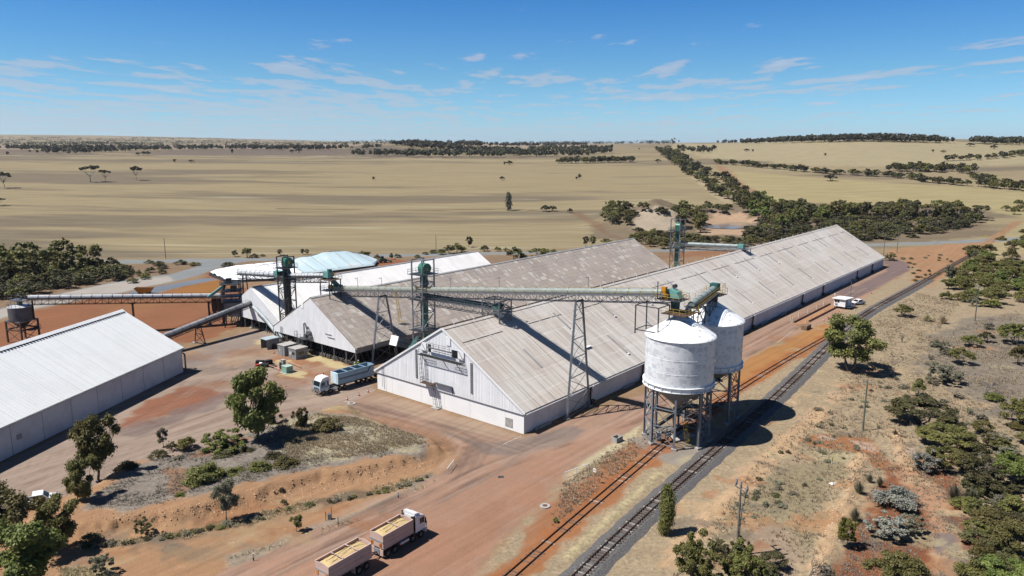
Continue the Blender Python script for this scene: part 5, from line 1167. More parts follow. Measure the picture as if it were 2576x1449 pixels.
q = MB(); q.tube((0.2, 0.2, 27.0), (0.9, 0.2, 27.0), 0.35, n=10); q.obj('motor', M_dsteel, t)
MB().prism([(-0.6, -0.9, 24.7), (0.6, -0.9, 24.7), (0.45, -0.9, 22.6), (-0.45, -0.9, 22.6)], (0, 1.2, 0)).obj('drop_chute', M_teal, t)
MB().bx((-2.2, -3.4, 22.5), (2.6, 1.2, 22.62)).obj('lower_platform', M_rust, t)
q = MB(); rails(q, [(-2.2, 1.2, 22.6), (-2.2, -3.4, 22.6), (2.6, -3.4, 22.6)], 1.0, 1.0); q.obj('lower_handrail', M_yellow, t)
q = MB(); q.box((0.2, -1.2, 22.0), (1.8, 1.8, 0.6)); q.box((0.9, -2.3, 23.0), (0.8, 0.8, 0.8)); q.obj('valve_housing', M_steel, t)
MB().bar((-1.4, 2.4, 24.87), (-1.4, 2.4, 27.8), 0.12).obj('lamp_post', M_dsteel, t)
t = thing('silo_head_drive', 'yellow guarded drive platform over the rear silo', 'machine', S(30.2, -21.0, 0), TH)
MB().box((0, 0, 24.9), (1.3, 1.5, 1.4)).obj('head_box', M_teal, t); MB().bx((-1.2, -1.6, 23.4), (2.0, 1.6, 23.5)).obj('platform', M_dsteel, t); q = MB(); rails(q, [(-1.2, -1.6, 23.5), (2.0, -1.6, 23.5), (2.0, 1.6, 23.5), (-1.2, 1.6, 23.5)], 1.1, 0.9); rails(q, [(0.6, -1.2, 24.6), (1.9, -1.2, 24.6)], 0.9, 0.5); q.obj('handrail', M_yellow, t)
MB().box((1.1, 0.4, 24.4), (0.8, 0.7, 0.9)).obj('motor', M_orange, t); MB().prism([(-0.5, -0.5, 23.6), (0.5, -0.5, 23.6), (0.4, -0.5, 21.8), (-0.4, -0.5, 21.8)], (0, 1, 0)).obj('drop_chute', M_dsteel, t)
for x in (-3.6, -1.0, 1.6):
    pass
frame4('silo_bridge_support', 'dark braced frame on the front silo roof carrying the short conveyor', (22.0, -21.4), 1.4, 1.1, [19.4]*4, 22.6, M_dsteel, w=0.16)
frame4('silo_bridge_support', 'dark braced frame on the rear silo roof carrying the short conveyor', (27.2, -21.1), 1.3, 1.1, [20.2]*4, 23.0, M_dsteel, w=0.16)
# lamps on the long conveyor
for k, vv in enumerate((66, 57, 34, 20, -2)):
    t = thing('conveyor_lamp', ['lamp pole on the long conveyor nearest the brown shed ridge', 'lamp pole on the long conveyor above the first trestle', 'lamp pole on the long conveyor right of the green elevator', 'lamp pole on the long conveyor above the ridge support', 'lamp pole on the long conveyor above the tall trestle'][k], 'lamp', S(16.6, vv, ZC(vv)-0.5), TH, 'lamps along the conveyor')
    MB().bar((0, 0, 0), (0, 0, 3.0), 0.07).obj('pole', M_steel, t); MB().box((-0.35, 0, 3.0), (0.8, 0.14, 0.12)).obj('lamp_head', M_trim, t)
# ------------------------------------------------------------------ railway tracks
M_rail = mat('rusty_rail', (0.055, 0.030, 0.024), 0.6, metal=0.3, var=0.15, vscale=3)
M_slp = mat('old_sleeper', (0.17, 0.125, 0.105), 0.9, var=0.2, vscale=2, rnd=0.35)
M_slp2 = mat('pale_sleeper', (0.42, 0.37, 0.33), 0.9, var=0.15, vscale=2, rnd=0.2)
M_ball = mat('track_ballast', (0.105, 0.102, 0.103), 0.95, var=0.25, vscale=5.0, col2=(0.18, 0.17, 0.165), bump=0.6, grain=0.15)
def track(name, Tp, zb, label, half, ballast, pale, n_ind, seen=0.5):
    t = link(name, None, None, (float(Tp[len(Tp)//4][0]), float(Tp[len(Tp)//4][1]), 0), kind='structure')
    off = Vector(t.location); d = np.gradient(Tp, axis=0); d /= np.linalg.norm(d, axis=1)[:, None]; nrm = np.stack([-d[:, 1], d[:, 0]], 1)
    zs = height(Tp[:, 0], Tp[:, 1])*0 + zb
    for sg in (-1, 1):
        c = Tp + nrm*sg*0.57; q = MB(); prof = [(-0.045, 0.0), (0.045, 0.0), (0.04, 0.17), (-0.04, 0.17)]
        for i in range(len(c)):
            for a, z in prof: q.v.append((c[i, 0]+nrm[i, 0]*a-off.x, c[i, 1]+nrm[i, 1]*a-off.y, zs[i]+z))
        for i in range(len(c)-1):
            for j in range(4): q.f.append((i*4+j, i*4+(j+1) % 4, i*4+4+(j+1) % 4, i*4+4+j))
        q.obj('rail', M_rail, t)
    if ballast:
        q = MB(); prof = [(-2.35, -0.02), (-1.35, zb-0.10), (1.35, zb-0.10), (2.35, -0.02)]
        nb = ballast
        for i in range(nb):
            for a, z in prof:
                a2 = a*(1+0.06*math.sin(i*1.7+a)); q.v.append((Tp[i, 0]+nrm[i, 0]*a2-off.x, Tp[i, 1]+nrm[i, 1]*a2-off.y, z))
        for i in range(nb-1):
            for j in range(3): q.f.append((i*4+j, i*4+j+1, i*4+4+j+1, i*4+4+j))
        q.obj('ballast', M_ball, t)
    seg = np.linalg.norm(np.diff(Tp, axis=0), axis=1); s = np.concatenate([[0], np.cumsum(seg)]); n = int(s[-1]/0.68)
    ms = [MB().box((0, 0, 0), (0.24, 2.0, 0.14)).mesh('sleeper', m_) for m_ in (M_slp, M_slp2)]
    rest = MB(); k = 0; vis = 40.0
    for i in range(n):
        ss = i*0.68; x = np.interp(ss, s, Tp[:, 0]); y = np.interp(ss, s, Tp[:, 1]); dx = np.interp(ss, s, d[:, 0]); dy = np.interp(ss, s, d[:, 1]); an = math.atan2(dy, dx)
        if y < 50: continue
        if rng.random() > seen: continue
        z = zb-0.055 + rng.uniform(-0.02, 0.02)
        if k < n_ind:
            link('sleeper', ms[1 if rng.random() < pale else 0], t, (x-off.x, y-off.y, z), (0, 0, an+rng.uniform(-.03, .03))); k += 1
        else: rest.box((x-off.x, y-off.y, z), (0.24, 2.0, 0.14), an)
    if rest.v: rest.obj('sleeper_row', M_slp, t, kind='stuff')
    return t
track('railway_line', MAIN_T, 0.42, '', 0, 172, 0.25, 300, 0.97)
track('railway_siding', SIDE_T, 0.02, '', 0, 0, 0.25, 240, 0.5)
# ------------------------------------------------------------------ vehicles
M_tyre = M_black; M_rim = mat('wheel_rim', (0.30, 0.27, 0.25), 0.5, metal=0.3, var=0.1)
def wheel(t, x, y, r=0.52, w=0.3, name='wheel'):
    sg = 1 if y > 0 else -1; q = MB()
    prof = [(r*0.55, -w/2), (r*0.93, -w/2), (r, -w*0.35), (r, w*0.35), (r*0.93, w/2), (r*0.55, w/2)]; n = 20
    for rr, zz_ in prof:
        for i in range(n):
            a = 2*math.pi*i/n; q.v.append((x+rr*math.cos(a), y+zz_, r+rr*math.sin(a)))
    for k in range(len(prof)-1):
        for i in range(n): q.f.append((k*n+i, k*n+(i+1) % n, (k+1)*n+(i+1) % n, (k+1)*n+i))
    o = q.obj(name, M_tyre, t, smooth=False)
    q = MB(); q.tube((x, y-w*0.35, r), (x, y+w*0.38*sg, r), r*0.56, n=14); q.tube((x, y+w*0.3*sg, r), (x, y+w*0.52*sg, r), r*0.2, n=8); q.obj('rim', M_rim, o)
def tub(t, x0, x1, z0, z1, wd, m, ribs=(), slope=0.25, load=None, flip=False):
    h = wd/2; th = 0.07
    for sg in (-1, 1):
        q = MB(); q.bx((x0, sg*h-th/2, z0), (x1, sg*h+th/2, z1)); q.obj('side_panel', m, t)
        q = MB(); q.bx((x0-0.02, sg*h-0.08, z1), (x1+0.02, sg*h+0.08, z1+0.10)); q.bx((x0-0.02, sg*h-0.08, z0-0.10), (x1+0.02, sg*h+0.08, z0)); q.obj('side_rail', m, t)
        if ribs: 
            q = MB()
            for f in ribs: q.bx((x0, sg*(h+0.045)-0.02, z0+(z1-z0)*f), (x1, sg*(h+0.045)+0.02, z0+(z1-z0)*f+0.05))
            q.obj('side_rib', m, t)
    bulge = 0.28
    for xx, nm, dr in ((x0, 'tailgate', -1), (x1, 'headboard', 1)):
        q = MB(); q.prism([(xx, -h, z0), (xx, h, z0), (xx, h, z1), (xx, 0, z1+bulge*0.8), (xx, -h, z1)], (th*dr*1.2, 0, 0)); q.obj(nm, m, t)
    MB().bx((x0, -h, z0), (x1, h, z0+0.12)).obj('floor', M_dsteel, t)
    if load:
        q = MB(); nx, ny = 26, 10
        for i in range(nx+1):
            for j in range(ny+1):
                fx_, fy_ = i/nx, j/ny*2-1
                z = z1-0.32+0.42*(1-fy_*fy_)*(1-(2*fx_-1)**6)*(0.86+0.14*math.sin(fx_*11+1)) + 0.03*math.sin(i*2.1+j*3.3)
                q.v.append((x0+0.1+(x1-x0-0.2)*fx_, fy_*(h-0.06), z))
        for i in range(nx):
            for j in range(ny): o = i*(ny+1)+j; q.f.append((o, o+1, o+ny+2, o+ny+1))
        q.obj('grain_load', load, t, smooth=True)
def place(x0, y0, x1, y1):
    a, b = G(x0, y0), G(x1, y1); return a, math.atan2(b.y-a.y, b.x-a.x), (b-a).length
M_peach = mat('faded_salmon_paint', (0.74, 0.54, 0.47), 0.5, var=0.06, vscale=0.6, streak=((2, 2, 0.6), (0.52, 0.34, 0.28), 0.56, 0.75, 0.5))
M_grain = mat('wheat_grain', (0.70, 0.52, 0.26), 0.95, var=0.06, vscale=3.0, grain=0.10)
M_rope = mat('brown_rope', (0.20, 0.13, 0.05), 0.9)
M_red = mat('red_plastic', (0.62, 0.06, 0.03), 0.4, var=0.05); M_amber = mat('amber_plastic', (0.80, 0.30, 0.03), 0.4, var=0.05)
M_cabw = mat('white_cab_paint', (0.78, 0.79, 0.80), 0.3, var=0.02, spec=0.5)
M_chrome = mat('polished_metal', (0.62, 0.62, 0.64), 0.25, metal=0.8, var=0.05)
M_skyb = mat('light_blue_paint', (0.36, 0.55, 0.70), 0.35, var=0.05, vscale=0.7, streak=((2, 2, 0.5), (0.28, 0.42, 0.54), 0.56, 0.78, 0.5))
M_navy = mat('navy_stripe', (0.03, 0.06, 0.14), 0.4, var=0.05)
# --- loaded salmon truck and trailer on the front road
a, yaw, _ = place(966, 1410, 1058, 1355)
Rr = Matrix.Rotation(yaw, 3, 'Z'); ctr = a + Rr @ Vector((0, 1.25, 0))
t = thing('grain_truck', 'white cabbed truck with salmon tub full of golden grain on the front dirt road', 'truck', ctr, yaw, 'loaded grain road train')
t_truck = t; tub(t, 0.1, 5.7, 1.55, 3.35, 2.5, M_peach, (0.36, 0.68), load=M_grain)
q = MB(); q.bar((1.0, -0.35, 3.75), (5.0, 0.1, 3.72), 0.05); q.bar((0.6, 0.3, 3.72), (5.2, -0.1, 3.74), 0.05); q.obj('tarp_rope', M_rope, t)
MB().bar((3.0, -1.25, 3.5), (3.0, 1.25, 3.5), 0.10).obj('cross_bow', M_peach, t)
for sg in (-1, 1): MB().bx((0.4, sg*0.5-0.12, 0.85), (7.6, sg*0.5+0.12, 1.35)).obj('chassis_rail', M_dsteel, t)
q = MB(); q.bx((0.02, -1.15, 0.45), (0.12, -0.45, 1.30)); q.bx((0.02, 0.45, 0.45), (0.12, 1.15, 1.30)); q.obj('mudflap', M_peach, t)
MB().bx((-0.03, -0.5, 0.6), (0.10, 0.5, 1.3)).obj('rear_plate', M_grey, t)
MB().bx((-0.03, -1.25, 2.35), (0.02, 1.25, 2.62)).obj('gate_bar', M_trim, t)
for y in (-0.78, 0.86):
    q = MB(); q.bx((-0.05, y-0.2, 1.75), (0.0, y+0.2, 2.3)); lp = q.obj('tail_lamp', M_amber, t); MB().bx((-0.08, y-0.05, 1.8), (-0.045, y+0.17, 2.15)).obj('lamp_lens', M_red, lp)
for x in (0.95, 2.25, 5.75, 7.35):
    for y in (-1.06, 1.06): wheel(t, x, y)
for y in (-1.05, 1.05): MB().tube((3.1, y, 0.85), (4.8, y, 0.85), 0.33, n=14).obj('fuel_tank', M_chrome, t)
cb = MB(); cb.prism([(6.25, -1.2, 1.15), (8.25, -1.2, 1.15), (8.3, -1.2, 2.1), (8.05, -1.2, 3.15), (7.4, -1.2, 3.45), (6.25, -1.2, 3.5)], (0, 2.4, 0)); cb.obj('cab', M_cabw, t)
MB().prism([(6.3, -1.05, 3.5), (7.5, -1.05, 3.46), (6.9, -1.05, 3.85), (6.3, -1.05, 3.95)], (0, 2.1, 0)).obj('roof_fairing', M_cabw, t)
q = MB(); q.prism([(8.29, -1.05, 2.2), (8.29, 1.05, 2.2), (8.08, 1.0, 3.1), (8.08, -1.0, 3.1)], (0.03, 0, 0)); q.obj('windscreen', M_glass, t)
for y in (-1.215, 1.20): MB().bx((7.1, y, 2.15), (7.95, y+0.015, 2.95)).obj('side_window', M_glass, t)
for y in (-1.45, 1.45):
    q = MB(); q.bx((8.0, y-0.08, 2.0), (8.1, y+0.10, 2.8)); q.bar((8.05, y, 2.8), (8.0, y*0.83, 3.0), 0.04); q.obj('mirror', M_black, t)
q = MB()
for z in (0.9, 1.4, 1.9): q.bar((8.62, -1.15, z), (8.62, 1.15, z), 0.07)
for y in (-1.1, -0.4, 0.4, 1.1): q.bar((8.62, y, 0.7), (8.62, y, 1.95), 0.07)
q.bar((8.3, -1.0, 0.8), (8.62, -1.0, 0.9), 0.1); q.bar((8.3, 1.0, 0.8), (8.62, 1.0, 0.9), 0.1); q.obj('bull_bar', M_chrome, t)
MB().bx((8.25, -1.2, 0.5), (8.45, 1.2, 1.1)).obj('bumper', M_cabw, t)
q = MB(); q.tube((6.1, -1.15, 1.4), (6.1, -1.15, 3.7), 0.11, n=8); q.tube((6.1, 1.15, 1.4), (6.1, 1.15, 3.9), 0.09, n=8); q.obj('exhaust_stack', M_black, t)
q = MB(); q.tube((6.05, -0.8, 1.6), (6.05, -0.8, 3.5), 0.22, n=8); q.obj('air_intake', M_black, t)
q = MB()
for y in (-0.7, 0, 0.7): q.box((7.2, y, 3.52), (0.3, 0.12, 0.10))
q.obj('roof_light', M_amber, t)
t2 = thing('grain_trailer', 'salmon tub trailer heaped with golden grain towed behind the white cabbed truck', 'trailer', ctr, yaw, 'loaded grain road train')
tub(t2, -9.1, -2.1, 1.5, 3.3, 2.5, M_peach, (0.4, 0.7), load=M_grain)
q = MB(); q.bar((-8.3, -0.4, 3.7), (-3.0, 0.2, 3.68), 0.05); q.bar((-8.6, 0.35, 3.68), (-2.6, -0.1, 3.7), 0.05); q.obj('tarp_rope', M_rope, t2)
for x in (-4.4, -6.8): MB().bar((x, -1.25, 3.45), (x, 1.25, 3.45), 0.10).obj('cross_bow', M_peach, t2)
for sg in (-1, 1): MB().bx((-8.9, sg*0.5-0.12, 0.85), (-2.3, sg*0.5+0.12, 1.3)).obj('chassis_rail', M_dsteel, t2)
q = MB(); q.bar((-2.4, -0.6, 0.95), (0.0, 0, 0.85), 0.12); q.bar((-2.4, 0.6, 0.95), (0.0, 0, 0.85), 0.12); q.obj('drawbar', M_dsteel, t2)
for x in (-2.9, -4.2, -7.2, -8.4):
    for y in (-1.06, 1.06): wheel(t2, x, y)
MB().bx((-4.95, -1.2, 0.4), (-4.88, -0.5, 1.25)).obj('mudflap', M_peach, t2)
for y in (-0.78, 0.86): MB().bx((-9.24, y-0.2, 1.7), (-9.17, y+0.2, 2.3)).obj('tail_lamp', M_amber, t2)
MB().bx((-9.22, -1.25, 2.3), (-9.18, 1.25, 2.55)).obj('gate_bar', M_trim, t2)
t_truck.scale = t2.scale = (0.93, 0.95, 0.95)
t2.location = ctr
# --- pale blue tipper by the sheds, facing the camera's left
a, yaw, Lw = place(930, 961, 817, 994)
Rr = Matrix.Rotation(yaw, 3, 'Z'); ctr = a + Rr @ Vector((0, -1.15, 0))
t = thing('blue_semi_trailer_truck', 'light blue prime mover with navy striped empty tipper trailer beside the open-sided shed', 'truck', ctr, yaw)
tub(t, -1.2, 8.0, 1.5, 3.7, 2.5, M_skyb, (), load=None)
MB().bx((-1.1, -1.18, 2.0), (7.9, 1.18, 2.1)).obj('inner_shade_sheet', M_dark, t)  # near-black sheet above the floor, in place of shade in the empty tub
for x in (1.1, 3.4, 5.7): MB().bar((x, -1.25, 3.72), (x, 1.25, 3.72), 0.14).obj('cross_bow', M_skyb, t)
q = MB(); q.bx((0.4, 1.29, 2.55), (8.0, 1.31, 2.72)); q.bx((0.6, 1.29, 2.40), (8.0, 1.31, 2.46)); q.prism([(0.4, 1.29, 2.55), (0.75, 1.29, 2.55), (0.0, 1.29, 3.6), (-0.35, 1.29, 3.6)], (0, 0.02, 0)); q.bx((-1.2, 1.29, 3.52), (-0.1, 1.31, 3.66)); q.obj('side_stripe', M_navy, t)
MB().bx((3.55, 1.29, 1.5), (3.62, 1.33, 3.65)).obj('side_rib', M_trim, t)
MB().bx((8.1, -1.25, 1.5), (8.3, 1.25, 3.85)).obj('nose_panel', mat('pale_nose_paint', (0.62, 0.76, 0.82), 0.4), t)
q = MB()
for k, z in enumerate(np.linspace(1.75, 3.5, 7)): q.bx((8.3, 0.72, z), (8.32, 0.98, z+0.15))
q.obj('nose_lettering', M_skyb, t)
for sg in (-1, 1): MB().bx((-1.0, sg*0.5-0.12, 0.9), (11.4, sg*0.5+0.12, 1.3)).obj('chassis_rail', M_dsteel, t)
for x in (-0.55, 0.75, 2.05, 6.5, 7.8, 10.2, 11.9):
    for y in (-1.06, 1.06): wheel(t, x, y)
cb = MB(); cb.prism([(10.4, -1.22, 1.0), (12.65, -1.22, 1.0), (12.72, -1.22, 2.0), (12.45, -1.22, 3.0), (10.4, -1.22, 3.1)], (0, 2.44, 0)); cb.obj('cab', mat('blue_cab_paint', (0.52, 0.68, 0.82), 0.3, var=0.03, spec=0.5), t)
MB().prism([(10.4, -1.15, 3.1), (12.4, -1.15, 3.02), (12.0, -1.15, 3.6), (11.2, -1.15, 3.8), (10.4, -1.15, 3.75)], (0, 2.3, 0)).obj('roof_fairing', M_cabw, t)
MB().prism([(12.71, -1.08, 2.05), (12.71, 1.08, 2.05), (12.48, 1.05, 2.95), (12.48, -1.05, 2.95)], (0.03, 0, 0)).obj('windscreen', M_glass, t)
for y in (-1.235, 1.22): MB().bx((11.4, y, 2.1), (12.25, y+0.015, 2.8)).obj('side_window', M_glass, t)
q = MB(); q.prism([(10.5, 1.225, 1.9), (10.8, 1.225, 1.9), (11.0, 1.225, 2.9), (10.7, 1.225, 2.9)], (0, 0.02, 0)); q.bx((10.8, 1.225, 1.75), (12.3, 1.24, 1.9)); q.obj('cab_stripe', M_navy, t)
MB().bx((12.70, -0.8, 1.25), (12.76, 0.8, 1.6)).obj('grille', M_black, t)
q = MB()
for z in (0.7, 1.1, 1.45): q.bar((13.05, -1.2, z), (13.05, 1.2, z), 0.08)
for y in (-1.15, -0.45, 0.45, 1.15): q.bar((13.05, y, 0.5), (13.05, y, 1.5), 0.08)
q.bar((12.7, 1.1, 0.8), (13.05, 1.1, 0.8), 0.1); q.bar((12.7, -1.1, 0.8), (13.05, -1.1, 0.8), 0.1); q.obj('bull_bar', M_chrome, t)
for y in (-0.85, 0.85): MB().bx((12.72, y-0.2, 1.05), (12.79, y+0.2, 1.25)).obj('headlight', M_glass, t)
for y in (-1.05, 1.05): MB().tube((8.6, y, 0.8), (9.6, y, 0.8), 0.33, n=12).obj('fuel_tank', M_chrome, t)
MB().tube((10.2, -1.0, 1.4), (10.2, -1.0, 4.0), 0.09, n=8).obj('exhaust_stack', M_black, t)
for y in (-1.5, 1.5): MB().bx((12.4, y-0.08, 2.0), (12.5, y+0.1, 2.7)).obj('mirror', M_black, t)
q = MB(); q.bar((-1.2, 0, 0.95), (-4.0, 0, 0.85), 0.18); q.box((-2.7, 0, 1.0), (1.6, 0.9, 0.3)); q.obj('dolly', M_rust, t)
for y in (-0.9, 0.9): wheel(t, -3.2, y)
t = thing('tipping_trailer', 'blue grey tipping trailer with white nose raised between the two nearest sheds', 'trailer', S(12.5, 49.6, 0), TH)
tr_ = Matrix.Rotation(R(22), 4, 'Y'); piv = Vector((9.5, 0, 1.3))
body = MB().bx((0, -1.25, 1.4), (9.5, 1.25, 3.6)); body.v = [tuple(tr_ @ (Vector(p)-piv) + piv) for p in body.v]; body.obj('tub', mat('grey_blue_paint', (0.17, 0.24, 0.29), 0.45), t)
q = MB(); q.bx((-0.25, -1.2, 1.4), (-0.02, 1.2, 3.7)); q.v = [tuple(tr_ @ (Vector(p)-piv) + piv) for p in q.v]; q.obj('nose_panel', M_white, t)
q = MB(); q.bx((0, -1.30, 2.5), (9.5, -1.26, 2.65)); q.v = [tuple(tr_ @ (Vector(p)-piv) + piv) for p in q.v]; q.obj('side_stripe', M_navy, t)
MB().bx((0.2, -0.6, 0.9), (9.6, 0.6, 1.25)).obj('chassis', M_dsteel, t); MB().tube((2.0, 0, 1.2), (1.0, 0, 4.2), 0.14, n=8).obj('hoist_ram', M_steel, t)
for x in (6.2, 7.5, 8.8):
    for y in (-1.06, 1.06): wheel(t, x, y)
# --- white utility by the weighbridge, and one behind the trees at left
def ute(t):
    q = MB(); q.prism([(-2.5, -0.9, 0.45), (2.45, -0.9, 0.45), (2.5, -0.9, 0.85), (1.2, -0.9, 1.08), (0.55, -0.9, 1.72), (-0.75, -0.9, 1.75), (-0.95, -0.9, 1.05), (-2.5, -0.9, 1.0)], (0, 1.8, 0)); q.obj('body', M_cabw, t)
    MB().bx((-2.4, -0.78, 0.98), (-1.0, 0.78, 1.06)).obj('tray_bed', M_dsteel, t)
    q = MB(); q.prism([(1.17, -0.78, 1.12), (1.17, 0.78, 1.12), (0.62, 0.70, 1.66), (0.62, -0.70, 1.66)], (0.05, 0, 0.02)); q.obj('windscreen', M_glass, t)
    for y in (-0.915, 0.90): MB().prism([(0.95, y, 1.12), (0.5, y, 1.62), (-0.65, y, 1.64), (-0.8, y, 1.12)], (0, 0.015, 0)).obj('side_window', M_glass, t)
    MB().bx((2.46, -0.7, 0.5), (2.56, 0.7, 0.85)).obj('bumper', M_black, t)
    for y in (-0.7, 0.7): MB().bx((2.44, y-0.18, 0.86), (2.49, y+0.18, 0.98)).obj('headlight', M_chrome, t)
    for x in (1.55, -1.5):
        for y in (-0.8, 0.8): wheel(t, x, y, 0.38, 0.25)
t = thing('parked_ute', 'white utility parked behind the weighbridge hut', 'utility truck', G(2158, 766), R(203)); ute(t)
t = thing('parked_ute', 'white utility half hidden behind the trees at lower left', 'utility truck', T(100, 1268), R(28)); ute(t)
# --- yellow field bin and green loader beyond the sheds
t = thing('field_bin', 'yellow open field bin standing beside the paved strip at left', 'bin', G(364, 742), 0.05)
q = MB(); w0, w1 = 1.6, 2.6
vs = [(-w0*1.1, -0.9, 0.8), (w0*1.1, -0.9, 0.8), (w0*1.1, 0.9, 0.8), (-w0*1.1, 0.9, 0.8), (-w1*1.15, -1.4, 2.6), (w1*1.15, -1.4, 2.6), (w1*1.15, 1.4, 2.6), (-w1*1.15, 1.4, 2.6)]
q.add(vs, [(3, 2, 1, 0), (0, 1, 5, 4), (1, 2, 6, 5), (2, 3, 7, 6), (3, 0, 4, 7)]); q.obj('tub', M_orange, t); MB().bx((-2.7, -1.25, 2.3), (2.7, 1.25, 2.4)).obj('inner_shade_sheet', M_dark, t)  # dark sheet below the rim stands for the shade inside the bin
for x in (-1.3, 1.3):
    for y in (-1.0, 1.0): wheel(t, x, y, 0.5, 0.35)
q = MB(); q.bar((1.8, 0, 0.8), (4.8, 0, 0.5), 0.2); q.obj('drawbar', M_dsteel, t)
t = thing('loader', 'small dark green loader parked behind the tarpaulin heap', 'loader', G(963, 661), 0.4)
MB().box((0, 0, 1.3), (3.0, 1.6, 1.1)).obj('body', M_green, t); MB().box((-0.3, 0, 2.3), (1.3, 1.4, 1.2)).obj('cab', M_glass, t); q = MB(); q.bar((1.2, 0, 1.4), (3.0, 0, 0.7), 0.4); q.box((3.3, 0, 0.6), (0.7, 2.2, 0.8)); q.obj('bucket_arm', M_green, t)
for x in (-1.0, 1.1):
    for y in (-0.85, 0.85): wheel(t, x, y, 0.65, 0.4)
# ------------------------------------------------------------------ huts, weighbridge
def UV(p): r = p-SO; return (r.x*UX+r.y*UY, -r.x*UY+r.y*UX)
def hut3(name, label, px, lu, lv, h, m, cat='hut', roofm=None, group=None):
    u, v = UV(G(*px)); t = thing(name, label, cat, S(u, v, 0), TH, group)
    return t
t = hut3('open_shelter', 'small grey shelter open at the front beside the two grey huts', (672.4, 880.4), 4, 2.5, 2.6, M_grey)
for a, b in (((0, 0.0), (3.6, 0.06)), ((3.5, 0), (3.56, 2.8)), ((0, 2.74), (3.6, 2.8))): MB().bx((a[0], a[1], 0), (b[0], b[1], 2.5)).obj('wall', M_grey, t)
MB().bx((-0.15, -0.1, 2.5), (3.75, 2.95, 2.62)).obj('roof', mat('pale_blue_roof', (0.48, 0.58, 0.62), 0.5), t)
MB().box((1.8, -0.5, 0.6), (0.9, 0.7, 1.2)).obj('waste_drum', M_black, t)
t = hut3('site_hut', 'grey site hut with double door, middle of the three small shelters', (716.5, 897), 3, 3, 2.6, M_grey, group='grey site huts')
MB().bx((0, 0, 0), (3.6, 2.9, 2.5)).obj('wall', M_grey, t); MB().bx((-0.1, -0.1, 2.5), (3.7, 3.0, 2.64)).obj('roof', M_conc, t)
for k in (0, 1):
    d = MB().bx((-0.06, 0.85+k*0.72, 0.05), (-0.005, 1.53+k*0.72, 2.1)).obj('door', mat('door_grey', (0.36, 0.365, 0.375), 0.5), t)
MB().bx((-0.08, 1.75, 1.2), (-0.062, 2.0, 1.65)).obj('notice', M_white, t)
t = hut3('site_hut', 'grey site hut with two windows, nearest of the three small shelters', (745, 905.7), 3, 3, 2.6, M_grey, group='grey site huts')
MB().bx((0, 0, 0), (3.4, 3.0, 2.5)).obj('wall', M_grey, t); MB().bx((-0.1, -0.1, 2.5), (3.5, 3.1, 2.64)).obj('roof', M_conc, t)
MB().bx((-0.03, 0.5, 1.1), (0.0, 1.6, 1.75)).obj('window', M_glass, t); MB().bx((0.8, -0.03, 1.15), (2.2, 0.0, 1.75)).obj('window', M_glass, t)
MB().bx((-0.05, 2.0, 0.05), (0.0, 2.75, 2.05)).obj('door', mat('door_grey', (0.36, 0.365, 0.375), 0.5), t)
q = MB(); q.bx((-0.07, 2.1, 0.9), (-0.05, 2.4, 1.7)); q.bx((-0.07, 1.65, 1.2), (-0.05, 1.85, 1.7)); q.obj('notice', M_white, t)
u, v = UV(G(2125, 779))
t = thing('weighbridge_hut', 'white raised weighbridge hut with dark windows beside the long shed', 'hut', S(u, v, 0), R(40))
MB().bx((0, 0, 0.75), (4.2, 3.6, 3.1)).obj('wall', M_white, t); MB().prism([(-0.5, -0.4, 3.2), (-0.5, 4.2, 3.05), (-0.5, 4.2, 3.17), (-0.5, -0.4, 3.34)], (5.2, 0, 0)).obj('roof', M_white, t)
for y in (1.9, 2.7): MB().bx((-0.03, y, 1.9), (0.0, y+0.65, 2.75)).obj('window', M_glass, t)
MB().bx((-0.2, 2.5, 1.25), (0.0, 3.2, 1.7)).obj('air_conditioner', M_trim, t); MB().bx((0.6, -0.03, 0.8), (1.5, 0, 2.8)).obj('door', mat('door_grey', (0.36, 0.365, 0.375), 0.5), t)
for x in (0.15, 4.0):
    for y in (0.15, 3.4): MB().bar((x, y, 0), (x, y, 0.75), 0.12).obj('stump', M_steel, t)
q = MB(); rails(q, [(2.0, -1.2, 0.8), (4.4, -1.2, 0.8)]); q.bx((0.6, -1.3, 0.7), (4.4, -0.05, 0.78)); q.obj('landing', M_steel, t)
q = MB(); q.bar((-0.2, 3.4, 3.1), (-0.2, 3.4, 4.4), 0.06); q.box((-0.2, 3.4, 4.5), (0.3, 0.2, 0.5)); q.obj('antenna', M_white, t)
t = thing('light_pole', 'lamp pole behind the weighbridge hut', 'lamp', G(2137, 772)); MB().tube((0, 0, 0), (0, 0, 8.8), 0.12, 0.08, 8).obj('pole', M_steel, t); MB().box((0, 0, 8.9), (0.9, 0.5, 0.4)).obj('lamp_head', M_dsteel, t)
t = thing('weighbridge', 'orange dusty weighbridge deck between two dark red side rails', 'weighbridge', G(1998, 812)); o_ = Vector(t.location)
for (x0, y0, x1, y1) in ((1998, 812, 2088, 766), (2035, 810, 2107, 773)):
    p, q_ = G(x0, y0)-o_, G(x1, y1)-o_
    MB().bar(p+Vector((0, 0, 0.22)), q_+Vector((0, 0, 0.22)), 0.35, 0.42).obj('side_rail', mat('dark_red_steel', (0.10, 0.035, 0.025), 0.6), t)
p0, p1, p2, p3 = G(1994, 818)-o_, G(2090, 768)-o_, G(2108, 774)-o_, G(2030, 815)-o_
MB().prism([p0, p1, p2, p3], (0, 0, 0.06)).obj('deck', mat('dusty_deck', (0.46, 0.24, 0.12), 0.9, var=0.1, grain=0.05), t)
M_bol = mat('cream_paint', (0.80, 0.70, 0.52), 0.6)
bl = None
